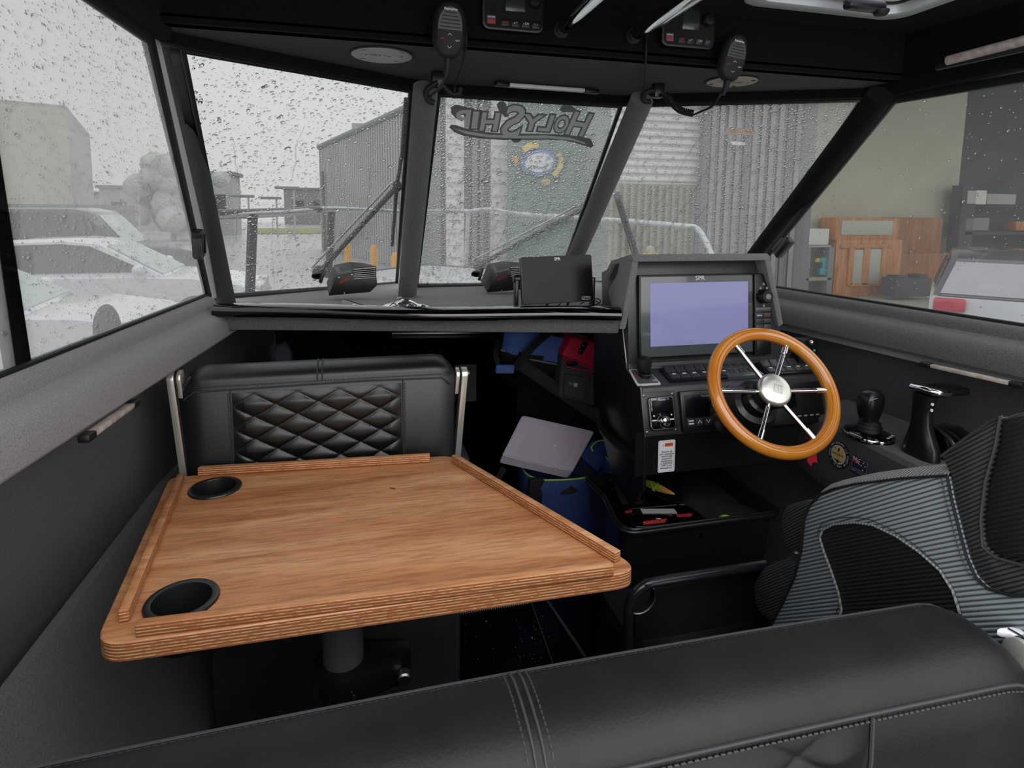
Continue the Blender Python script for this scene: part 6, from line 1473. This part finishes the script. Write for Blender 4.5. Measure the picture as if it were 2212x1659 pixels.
# ------------------------------------------------ cars
def car(name, M0, L_, W_, prof, roof, m, label, cat='car', win='car_glass', front='car_glass_green', wheel_x=(.18, .80), wr=.32, green=(.16, .0), cabm=None, mirrors=True, rearw=None):
    """prof: lower body outline (x along the car 0=tail..1=nose, z); roof: side glass outline (x, z) incl. roof line"""
    t = thing(name, M0 @ V((L_ / 2, 0, 0)), label, cat)
    def P(x, y, z): return M0 @ V((x * L_, y, z))
    hw = W_ / 2
    g = G(); secs = []
    for f, dz_ in ((-1, -.0), (-.96, .0), (-.80, .0), (.80, .0), (.96, .0), (1, -.0)):
        k = .93 if abs(f) == 1 else 1.0
        secs.append([P(.5 + (x - .5) * (1 if abs(f) < .97 else .985), f * hw, (z - .55) * k + .55) for x, z in prof])
    g.loft(secs, closed=True); g.done('body', m, t, ang=30)
    ti = green[0]
    g = G(); secs = []
    for f in (-1, -.9, .9, 1):
        k = .97 if abs(f) == 1 else 1
        secs.append([P(.5 + (x - .5) * k, f * (hw - .03 - ti * max(0, (z - roof[0][1])) / (max(r[1] for r in roof) - roof[0][1])), z if abs(f) < 1 else z - .03 * (z > roof[0][1] + .05)) for x, z in roof])
    g.loft(secs, closed=True); g.done('cabin', cabm or m, t, ang=30)
    cz = sum(z for x, z in roof) / len(roof); cxx = sum(x for x, z in roof) / len(roof)
    for sgn in (-1, 1):
        ins = [(cxx + (x - cxx) * .86, cz + (z - cz) * .74 - .01) for x, z in roof]
        zr0, zr1 = roof[0][1], max(r[1] for r in roof)
        g = G(); g.prism([P(x, sgn * (hw - .022 - ti * max(0, (z - zr0)) / (zr1 - zr0)), z) for x, z in ins], M0.to_3x3() @ V((0, sgn * .012, 0))); g.done('side_window', win, t)
        xm_ = cxx - .01; g = G(); g.prism([P(xm_ + dx, sgn * (hw - .006 - ti * max(0, (z - zr0)) / (zr1 - zr0)), z) for dx, z in ((-.008, zr0 + .05), (.008, zr0 + .05), (.008, zr1 - .09), (-.008, zr1 - .09))], M0.to_3x3() @ V((0, sgn * .012, 0))); g.done('door_pillar', 'rubber', t)
        g = G()
        if mirrors: g.ball((0, 0, 0), (.09, .10, .08), M0 @ Matrix.Translation((roof[-1][0] * L_ - .32, sgn * (hw + .07), roof[0][1] + .10)), 2); g.done('mirror', m, t)
        else: g.b.free()
        for wx in wheel_x:
            Wm = M0 @ Matrix.Translation((wx * L_, sgn * (hw - .20), wr)) @ Matrix.Rotation(-sgn * PI / 2, 4, 'X')
            g = G(); g.lathe([(wr * .62, .02), (wr * .62, .20), (wr * .9, .215), (wr, .18), (wr, .03)], Wm, 28); wl_ = g.done('wheel', 'tyre', t)
            g = G(); g.lathe([(0, .19), (wr * .2, .195), (wr * .58, .18), (wr * .64, .20)], Wm, 20); g.done('rim', 'steel', wl_)
            g = G(); g.lathe([(wr * 1.16, .19), (wr * 1.16, .207), (0, .207)], Wm, 28); g.done('wheel_arch', 'shed_dark', t) if False else g.b.free()
    # windscreen and rear glass as slabs over the sloping ends
    def slab(p0, p1, nm, mm):
        (xa, za), (xb, zb) = p0, p1
        w0, w1 = hw - .10, hw - .10 - ti * .8
        d_ = V((zb - za, 0, -(xb - xa) * L_)).normalized() * .012
        if d_.z < 0: d_ = -d_
        q = [P(xa + (xb - xa) * .06, -w0, za + (zb - za) * .06), P(xa + (xb - xa) * .06, w0, za + (zb - za) * .06), P(xa + (xb - xa) * .90, w1, za + (zb - za) * .90), P(xa + (xb - xa) * .90, -w1, za + (zb - za) * .90)]
        g = G(); g.prism(q, M0.to_3x3() @ d_); g.done(nm, mm, t)
    slab(roof[-1], roof[-2], 'windscreen', front); slab(roof[0], roof[1], 'rear_window', rearw or win)
    for sgn in (-1, 1):
        g = G(); g.box((0, 0, 0), (.10, .32, .16), M0 @ Matrix.Translation((.02, sgn * (hw - .20), .86)), bev=.03); g.done('tail_lamp', 'tail', t)
        g = G(); g.box((0, 0, 0), (.16, .34, .12), M0 @ Matrix.Translation((L_ - .12, sgn * (hw - .22), .68)), bev=.04); g.done('headlamp', 'lens_white', t)
    return t
SED = [(0, .35), (.0, .62), (.015, .90), (.06, .95), (.30, .95), (.62, .93), (.80, .89), (.93, .78), (.985, .66), (1.0, .50), (.99, .25), (.88, .20), (.12, .20)]
SEDR = [(.06, .92), (.20, 1.34), (.30, 1.43), (.45, 1.455), (.54, 1.41), (.72, .91)]
SUV = [(0, .45), (.0, .75), (.01, 1.10), (.03, 1.14), (.62, 1.14), (.84, 1.10), (.95, 1.0), (.985, .85), (1.0, .55), (.98, .32), (.88, .28), (.12, .28)]
SUVR = [(.012, 1.10), (.035, 1.78), (.07, 1.88), (.50, 1.90), (.58, 1.82), (.70, 1.11)]
def car_at(u, depth, heading, Lfrac, L_):
    r = ray(u, 460); r.z = 0; p = V((0, 0, 0)) + r * (depth / FPX); p.z = GZ
    Mx = Matrix.Translation(p) @ Matrix.Rotation(heading, 4, 'Z') @ Matrix.Translation((-Lfrac * L_, 0, 0)); return Mx
car('sedan', car_at(258, 9.3, math.radians(4), .56, 4.75), 4.75, 1.80, SED, SEDR, 'car_white', 'white sedan parked side on, the farther of two white cars')
car('sedan', car_at(190, 6.3, math.radians(8), .80, 4.6), 4.6, 1.78, SED, SEDR, 'car_white', 'white car cut by the window foot, nearest to the boat')
car('offroad_car', car_at(170, 13.2, math.radians(3), .47, 4.9), 4.9, 1.9, SUV, SUVR, 'car_dark', 'dark grey tall offroad car behind the two white cars')
# ------------------------------------------------ port side background
def wall_between(name, u0, y0, u1, y1, z0, z1, m, th=.3):
    a, b = at_depth(u0, y0), at_depth(u1, y1)
    return a, b
def panel(g, a, b, z0a, z1a, z0b, z1b, th=.25):
    n_ = V((0, 0, 1)).cross(b - a).normalized() * th
    g.prism([V((a.x, a.y, z0a)), V((b.x, b.y, z0b)), V((b.x, b.y, z1b)), V((a.x, a.y, z1a))], n_)
wh = thing('warehouse', at_depth(80, 38) + V((0, 0, GZ)), 'large cream warehouse with a grey glazed end, beyond the parked cars', 'building')
a, b = at_depth(-420, 34), at_depth(160, 40); e_ = at_depth(206, 46)
g = G(); panel(g, a, b, GZ, 6.6, GZ, 6.9); g.done('wall', 'cream_wall', wh)
g = G(); panel(g, b, e_, GZ, 6.9, GZ, 6.0); g.done('end_wall', 'grey_clad', wh)
g = G(); f_ = (e_ - b); panel(g, b + f_ * .12 + V((0, -.3, 0)), b + f_ * .95 + V((0, -.3, 0)), 1.0, 5.6, 1.0, 4.9); g.done('end_window', 'dark_grey', wh)
g = G(); g.prism([V((a.x, a.y, 6.6)), V((b.x, b.y, 6.9)), V((e_.x, e_.y, 6.0)), V((a.x, a.y + 14, 6.6))], (0, 0, .2)); g.done('roof', 'grey_clad', wh)
fn_ = thing('yard_fence', at_depth(60, 26) + V((0, 0, GZ)), 'row of thin fence posts with wires before the cream warehouse', 'fence')
for k in range(11):
    p = at_depth(-20 + 32 * k, 26); g = G(); g.box((p.x, p.y, GZ + 1.2), (.06, .06, 2.4)); g.done('fence_post', 'grey_clad', fn_)
for hh in (1.5, 2.0, 2.35):
    g = G(); g.tube([at_depth(-20, 26) + V((0, 0, GZ + hh)), at_depth(300, 26) + V((0, 0, GZ + hh))], .012, 5); g.done('wire', 'grey_clad', fn_)
g = G(); a, b = at_depth(-200, 20), at_depth(292, 22); panel(g, a, b, GZ, GZ + 2.0, GZ, GZ + 2.0, .1); tag(g.done('dark_fence', 'dark_grey'), 'low dark fence behind the dark grey offroad car', 'fence')
yl = at_depth(60, 14.6); g = G(); g.box((yl.x, yl.y, 1.02), (2.4, .3, .14)); tag(g.done('yellow_beam', 'yellow'), 'yellow beam seen just above the roof of the farther white sedan', 'beam')
for k, (u, d_, w_, h_, m, lab) in enumerate(((330, 60, 7, 3.6, 'grey_clad', 'low grey building left of the tree far off'), (275, 70, 8, 3.3, 'sage_wall', 'pale low building right of the warehouse far off'), (448, 50, 4.2, 4.4, 'grey_clad', 'small grey block beyond the port windscreen corner'), (690, 86, 8.6, 4.6, 'dark_grey', 'dark low building at the foot of the grey shed far off'))):
    p = at_depth(u, d_); t = thing('far_building', p + V((0, 0, GZ)), lab, 'building')
    g = G(); g.box((p.x, p.y, h_ / 2 + GZ), (w_, 3, h_)); g.done('wall', m, t)
    g = G(); g.box((p.x, p.y, h_ + GZ + .1), (w_ + .5, 3.4, .25)); g.done('roof', 'dark_grey', t)
    for j in range(3): g = G(); g.box((p.x - w_ * .3 + w_ * .3 * j, p.y - 1.53, GZ + h_ * .55), (w_ * .16, .08, h_ * .25)); g.done('window', 'shed_dark', t)
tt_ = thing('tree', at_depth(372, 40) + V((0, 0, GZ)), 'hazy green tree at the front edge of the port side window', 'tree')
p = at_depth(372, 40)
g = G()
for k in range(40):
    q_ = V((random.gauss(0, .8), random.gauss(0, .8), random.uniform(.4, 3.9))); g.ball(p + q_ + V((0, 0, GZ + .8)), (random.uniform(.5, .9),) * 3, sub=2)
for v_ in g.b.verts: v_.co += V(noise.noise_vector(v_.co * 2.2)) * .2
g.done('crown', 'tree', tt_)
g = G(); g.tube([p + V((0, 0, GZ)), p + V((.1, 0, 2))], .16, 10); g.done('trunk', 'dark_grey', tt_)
for (u, v, d_, arm, lab) in ((538, 424, 42, -1, 'light pole with a flat lamp head, leftmost in the port pane'), (598, 428, 46, -1, 'light pole with a flat lamp head, middle of the port pane'), (636, 406, 42, -1, 'light pole with a flat lamp head, nearest the grey shed')):
    p = at_depth(u, d_); top = ay(u, v, d_)
    t = thing('light_pole', p + V((0, 0, GZ)), lab, 'lamp post', 'yard light poles')
    g = G(); g.tube([V((p.x, p.y, GZ)), V((p.x, p.y, top.z))], .06, 8); g.done('pole', 'grey_clad', t)
    g = G(); g.box((p.x - .4, p.y, top.z), (1.5, .4, .18), bev=.04); g.done('lamp_head', 'dark_grey', t)
g = G(); q = [gp(545, 506), gp(900, 505), gp(900, 493), gp(545, 494)]; g.prism(q, (0, 0, .05)); tag(g.done('verge', 'grass'), 'strip of green grass across the yard', 'grass', kind='stuff')
gs = thing('grey_shed', at_depth(780, 24) + V((0, 0, GZ)), 'grey corrugated shed with stepped roof right of the port windscreen pane', 'building')
A_, B_ = at_depth(694, 31), at_depth(905, 18.5)
g = G(); panel(g, A_, B_, GZ, ay(692, 322, 31).z, GZ, ay(905, 228, 18.5).z, .3); g.done('wall', 'grey_clad', gs)
g = G(); panel(g, at_depth(764, 26), at_depth(850, 21.5), 4.2, ay(764, 266, 26).z, 4.2, ay(850, 268, 21.5).z, .4); g.done('parapet', 'grey_clad', gs)
dr = (B_ - A_); nn_ = V((0, 0, 1)).cross(dr).normalized()
if nn_.y > 0: nn_ = -nn_
for k in range(48):
    f_ = (k + .5) / 48; p = A_ + dr * f_; zt_ = ay(692, 322, 31).z * (1 - f_) + ay(905, 228, 18.5).z * f_
    g = G(); g.box((0, 0, 0), (.14, .10, zt_ - GZ - .1), Matrix.Translation((p.x, p.y, (zt_ + GZ) / 2)) @ Matrix.Rotation(math.atan2(dr.y, dr.x), 4, 'Z')); g.done('cladding_rib', 'grey_clad', gs)
g = G(); g.tube([V((A_.x, A_.y, ay(692, 318, 31).z)), V((B_.x, B_.y, ay(905, 224, 18.5).z))], .14, 8); g.done('gutter', 'dark_grey', gs)
g = G(); p = A_ + dr * .10 + nn_ * .2; g.tube([V((p.x, p.y, GZ)), V((p.x, p.y, 3.2))], .08, 8); g.done('downpipe', 'dark_grey', gs)
for k, (u, d_, lab) in enumerate(((749, 17, 'yellow bollard left of the port wiper arm'), (806, 16, 'thin yellow bollard beside the port wiper arm'), (853, 13, 'yellow bollard at the right edge of the port pane'))):
    p = at_depth(u, d_); t = g = G(); g.lathe([(0, 0), (.09, 0), (.09, .95), (.05, 1.02), (0, 1.03)], Matrix.Translation((p.x, p.y, GZ)), 14); tag(g.done('bollard', 'yellow'), lab, 'bollard', 'yellow bollards before the grey shed')
# ------------------------------------------------ shop front seen through the centre pane
sf = thing('shop', at_depth(1100, 13) + V((0, 0, GZ)), 'sage shop front with white posts behind the centre windscreen pane', 'building')
a, b = at_depth(895, 13.5), at_depth(1330, 13.5)
g = G(); panel(g, a, b, GZ, 5, GZ, 5, .3); g.done('wall', 'sage_wall', sf)
for u0, u1, m in ((962, 1000, 'white_clad'), (1058, 1098, 'white_clad'), (1018, 1028, 'dark_grey'), (925, 950, 'dark_grey'), (1035, 1042, 'dark_grey')):
    p0, p1 = at_depth(u0, 13.2), at_depth(u1, 13.2); g = G(); g.box(((p0.x + p1.x) / 2, 13.2, 2.2), (p1.x - p0.x, .25, 5.4)); g.done('post', m, sf)
for k in range(16): 
    p0, p1 = at_depth(1062, 13.05), at_depth(1094, 13.05); g = G(); g.box(((p0.x + p1.x) / 2, 13.05, .2 + .27 * k), (p1.x - p0.x, .05, .12)); g.done('cladding_board', 'white_clad', sf)
    p0, p1 = at_depth(966, 13.05), at_depth(996, 13.05); g = G(); g.box(((p0.x + p1.x) / 2, 13.05, .2 + .27 * k), (p1.x - p0.x, .05, .12)); g.done('cladding_board', 'white_clad', sf)
sg_ = thing('shop_sign', at_depth(1165, 12.6) + V((0, 0, 1.5)), 'dark green sign with a blue oval badge and yellow swirl seen through the rain', 'sign')
p0, p1 = at_depth(1096, 12.7), at_depth(1262, 12.7)
zs0, zs1 = GZ + .3, ay(1165, 215, 12.7).z
g = G(); g.box(((p0.x + p1.x) / 2, 12.7, (zs0 + zs1) / 2), (p1.x - p0.x, .12, zs1 - zs0)); g.done('board', 'sign_green', sg_)
sc0 = ay(1163, 352, 12.6)
SMx = frame(sc0, (1, 0, .12), (0, 0, 1))
def oval(w, h, dz0, m, nm, t0=0, t1=2 * PI, w2=None, h2=None, cx_=0, cy_=0):
    g = G(); o_ = [V((cx_ + w * math.cos(a), cy_ + h * math.sin(a), dz0)) for a in np.linspace(t0, t1, 32)]
    if w2: o_ = o_ + [V((cx_ + w2 * math.cos(a), cy_ + h2 * math.sin(a), dz0)) for a in np.linspace(t1, t0, 32)]
    else: o_ = o_[:-1]
    g.prism([SMx @ p for p in o_], SMx.to_3x3() @ V((0, 0, .02))); g.done(nm, m, sg_)
oval(.40, .27, .02, 'sign_blue', 'badge'); oval(.32, .20, .05, 'sticker', 'badge_field')
text('AB', SMx @ Matrix.Translation((.02, .02, .075)), .26, 'white', sg_, extrude=.005) if False else None
g = G(); g.tube(smooth_path([SMx @ V(p) for p in ((-.28, -.10, .08), (-.15, -.05, .08), (.0, -.11, .08), (.2, -.06, .08))]), .012, 6); g.done('badge_wave', 'dark_grey', sg_)
oval(.56, .40, .02, 'sign_yellow', 'swirl', -.95, .45, .44, .30); oval(.52, .46, .02, 'sign_yellow', 'swirl', 1.5, 2.3, .42, .32); oval(.07, .09, .02, 'yellow', 'swirl_dot', cx_=-.52, cy_=.12); oval(.10, .07, .02, 'sign_yellow', 'swirl_dot', cx_=.12, cy_=-.42)
# ------------------------------------------------ shed front and interior to starboard
sh0 = thing('roller_door_shed', at_depth(1450, 9.5) + V((0, 0, GZ)), 'shed front with ribbed white roller door above a khaki base, right of the lettered pane', 'building')
Y9 = 9.5
a, b = at_depth(1322, Y9), at_depth(1530, Y9); zr = ay(1430, 398, Y9).z
g = G(); panel(g, a, b, zr, 5.0, zr, 5.0, .15); g.done('door_sheet', 'white_clad', sh0)
for k in range(22): g = G(); g.box(((a.x + b.x) / 2, Y9 - .03, zr + .08 + .125 * k), (b.x - a.x, .05, .07), bev=.015, seg=1); g.done('door_slat', 'white_clad', sh0)
g = G(); panel(g, a, b, GZ, zr, GZ, zr, .12); g.done('base_panel', 'khaki', sh0)
for k in range(14): 
    f_ = (k + .5) / 14; p = a.lerp(b, f_); g = G(); g.box((p.x, Y9 - .04, (GZ + zr) / 2), (.05, .05, zr - GZ - .04)); g.done('base_rib', 'khaki', sh0)
cu_ = thing('strip_curtain', at_depth(1600, 9.0) + V((0, 0, GZ)), 'grey hanging strip curtain at the shed opening', 'curtain')
a, b = at_depth(1512, 9.2), at_depth(1748, 8.2)
N_ = 26
for k in range(N_):
    p, q_ = a.lerp(b, k / N_), a.lerp(b, (k + 1.05) / N_); o_ = V((0, .05 * (k % 2), 0))
    g = G(); panel(g, p + o_, q_ + o_, GZ, 4.2, GZ, 4.2, .02); g.done('strip', 'curtain' if k % 5 else 'curtain_dark', cu_)
g = G(); panel(g, a + V((0, .12, 0)), b + V((0, .12, 0)), GZ, 4.2, GZ, 4.2, .03); g.done('backing', 'curtain_dark', cu_)
g = G(); p = ay(1594, 310, 8.5); g.box((p.x, 8.5, p.z), (.22, .05, .05)); tag(g.done('wall_lamp', 'white'), 'short white lamp high on the grey strip curtain', 'lamp')
g = G(); p = ay(1600, 285, 8.5); g.box((p.x, 8.5, p.z), (.5, .04, .10), Matrix.Identity(4)); tag(g.done('rust_bracket', mat('rusty', '#96694a', .8)), 'faint rusty bracket above the white lamp on the curtain', 'bracket')
pe = at_depth(1408, 7.2)
ht = thing('traffic_cone', V((pe.x, pe.y, GZ)), 'pale banded marker post top showing above the visor', 'marker')
zt_ = ay(1408, 530, 7.2).z
g = G(); g.lathe([(0, zt_ - GZ), (.05, zt_ - GZ - .02), (.09, zt_ - GZ - .16), (.09, 0), (0, 0)], Matrix.Translation((pe.x, pe.y, GZ)), 16); g.done('post', 'plate_cream', ht)
for k in range(3): g = G(); g.lathe([(.096, 0), (.096, .05)], Matrix.Translation((pe.x, pe.y, zt_ - .14 - .12 * k)), 16); g.done('band', ('yellow', 'orange_print', 'white')[k], ht)
# shed interior
YB = 12.0
a, b = at_depth(1690, YB), at_depth(2065, YB); c_ = at_depth(2700, YB)
g = G(); panel(g, a, b, GZ, 5.5, GZ, 5.5, .2); o = g.done('shed_back_wall', 'shed_wall'); tag(o, 'cream back wall of the open shed seen through the starboard window', 'wall')
g = G(); panel(g, b, c_, GZ, 5.5, GZ, 5.5, .2); o = g.done('shed_dark_bay', 'shed_dark'); tag(o, 'dark storage bay at the right of the open shed', 'wall')
g = G(); g.box((15, 9.5, 5.2), (16, 7, .2)); tag(g.done('shed_roof', 'shed_dark'), 'roof of the open shed', 'roof')
g = G(); g.box((13, 9.3, GZ + .02), (14, 6, .04)); tag(g.done('shed_slab', 'shed_floor'), 'pale concrete slab of the open shed', 'slab')
g = G(); a = at_depth(1738, 8.0); g.box((a.x, 8.0, 2.0), (.10, .16, 5)); tag(g.done('shed_post', 'curtain_dark'), 'dark post at the left edge of the open shed', 'post')
def wpt(u, v, y=YB - .5): return ay(u, v, y)
cb_ = thing('wooden_cabinet', wpt(1900, 640) , 'orange wooden cabinet with frosted upper panel and glass doors in the shed', 'cabinet')
yc_ = YB - .6
def wbox(g, u0, v0, u1, v1, y, d_, bev=.01):
    p, q_ = ay(u0, v0, y), ay(u1, v1, y); g.box(((p.x + q_.x) / 2, y + d_ / 2, (p.z + q_.z) / 2), (abs(q_.x - p.x), d_, abs(p.z - q_.z)), bev=bev)
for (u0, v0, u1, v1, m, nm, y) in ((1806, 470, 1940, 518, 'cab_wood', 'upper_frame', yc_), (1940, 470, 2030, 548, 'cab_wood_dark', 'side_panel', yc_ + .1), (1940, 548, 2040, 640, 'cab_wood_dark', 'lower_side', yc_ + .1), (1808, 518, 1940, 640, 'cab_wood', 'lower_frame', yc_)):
    g = G(); wbox(g, u0, v0, u1, v1, y, .45); g.done(nm, m, cb_)
for (u0, v0, u1, v1, m, nm) in ((1820, 476, 1928, 508, 'foggy', 'frosted_panel'), (1842, 540, 1866, 612, 'foggy', 'glass_door'), (1876, 538, 1906, 612, 'foggy', 'glass_door')):
    g = G(); wbox(g, u0, v0, u1, v1, yc_ - .03, .04); g.done(nm, m, cb_)
for (u0, v0, u1, v1) in ((1818, 528, 1926, 536), (1868, 536, 1875, 616), (1836, 536, 1841, 616), (1907, 536, 1914, 616), (1836, 612, 1914, 618)):
    g = G(); wbox(g, u0, v0, u1, v1, yc_ - .05, .06); g.done('door_rail', 'cab_wood', cb_)
wk = thing('workbench', wpt(1770, 640), 'shelf unit with small tools left of the wooden cabinet', 'shelf')
for (u0, v0, u1, v1, m, nm) in ((1740, 530, 1796, 534, 'grey_clad', 'shelf'), (1735, 600, 1796, 606, 'khaki', 'shelf'), (1740, 534, 1745, 640, 'dark_grey', 'upright'), (1792, 534, 1796, 640, 'dark_grey', 'upright')):
    g = G(); wbox(g, u0, v0, u1, v1, yc_, .4); g.done(nm, m, wk)
g = G(); wbox(g, 1748, 494, 1790, 529, yc_, .35, .02); tag(g.done('white_box', 'white_clad'), 'white box on the shelf left of the wooden cabinet', 'box')
td_ = thing('drill', wpt(1784, 588), 'teal power tool on the shelf left of the cabinet', 'tool')
g = G(); wbox(g, 1774, 556, 1790, 568, yc_ + .05, .12, .03); wbox(g, 1778, 566, 1787, 584, yc_ + .06, .09, .02); wbox(g, 1772, 580, 1791, 594, yc_ + .05, .12, .02); g.done('body', 'teal', td_)
g = G(); wbox(g, 1763, 558, 1774, 566, yc_ + .08, .06, .01); g.done('chuck', 'yellow_print', td_)
g = G(); wbox(g, 1936, 602, 2010, 640, yc_ - .8, .4, .03); wbox(g, 1940, 596, 1962, 604, yc_ - .75, .3, .02); wbox(g, 1985, 594, 2005, 604, yc_ - .75, .3, .02); tag(g.done('toolbox', 'shed_dark'), 'black toolbox on the shed floor before the cabinet', 'toolbox')
for (u0, v0, u1, v1, m, lab) in ((2090, 410, 2130, 444, 'white_clad', 'white carton on the dark shed racking'), (2134, 418, 2194, 444, 'grey_clad', 'grey carton right of the white one on the dark racking'), (2086, 470, 2136, 500, 'dark_grey', 'dark crate on the lower shed racking'), (2196, 478, 2225, 500, 'cab_wood', 'small orange box at the right of the shed racking')):
    g = G(); wbox(g, u0, v0, u1, v1 - 2, YB - .55, .28, .02); tag(g.done('carton', m), lab, 'box', 'boxes on the shed racking')
rk = thing('racking', wpt(2150, 600), 'dark racking with two shelves at the right of the shed', 'rack')
for (u0, v0, u1, v1) in ((2085, 444, 2330, 450), (2085, 500, 2330, 508), (2082, 400, 2087, 640), (2320, 400, 2330, 640)):
    g = G(); wbox(g, u0, v0, u1, v1, YB - .55, .3); g.done('shelf', 'shed_dark', rk)
rn = car('hatchback', car_at(2236, 6.6, math.radians(40), .0, 4.2), 4.2, 1.75, [(0, .35), (.0, .62), (.01, .95), (.05, .98), (.30, .98), (.62, .95), (.80, .90), (.93, .78), (.985, .66), (1.0, .50), (.99, .25), (.88, .20), (.12, .20)], [(.012, .96), (.07, 1.40), (.12, 1.46), (.45, 1.48), (.54, 1.42), (.72, .93)], 'car_silver', 'silver hatchback with red tail lamps, rear end towards the boat at the shed', cabm='car_dark', mirrors=False, rearw='car_window_reflect', win='car_glass')
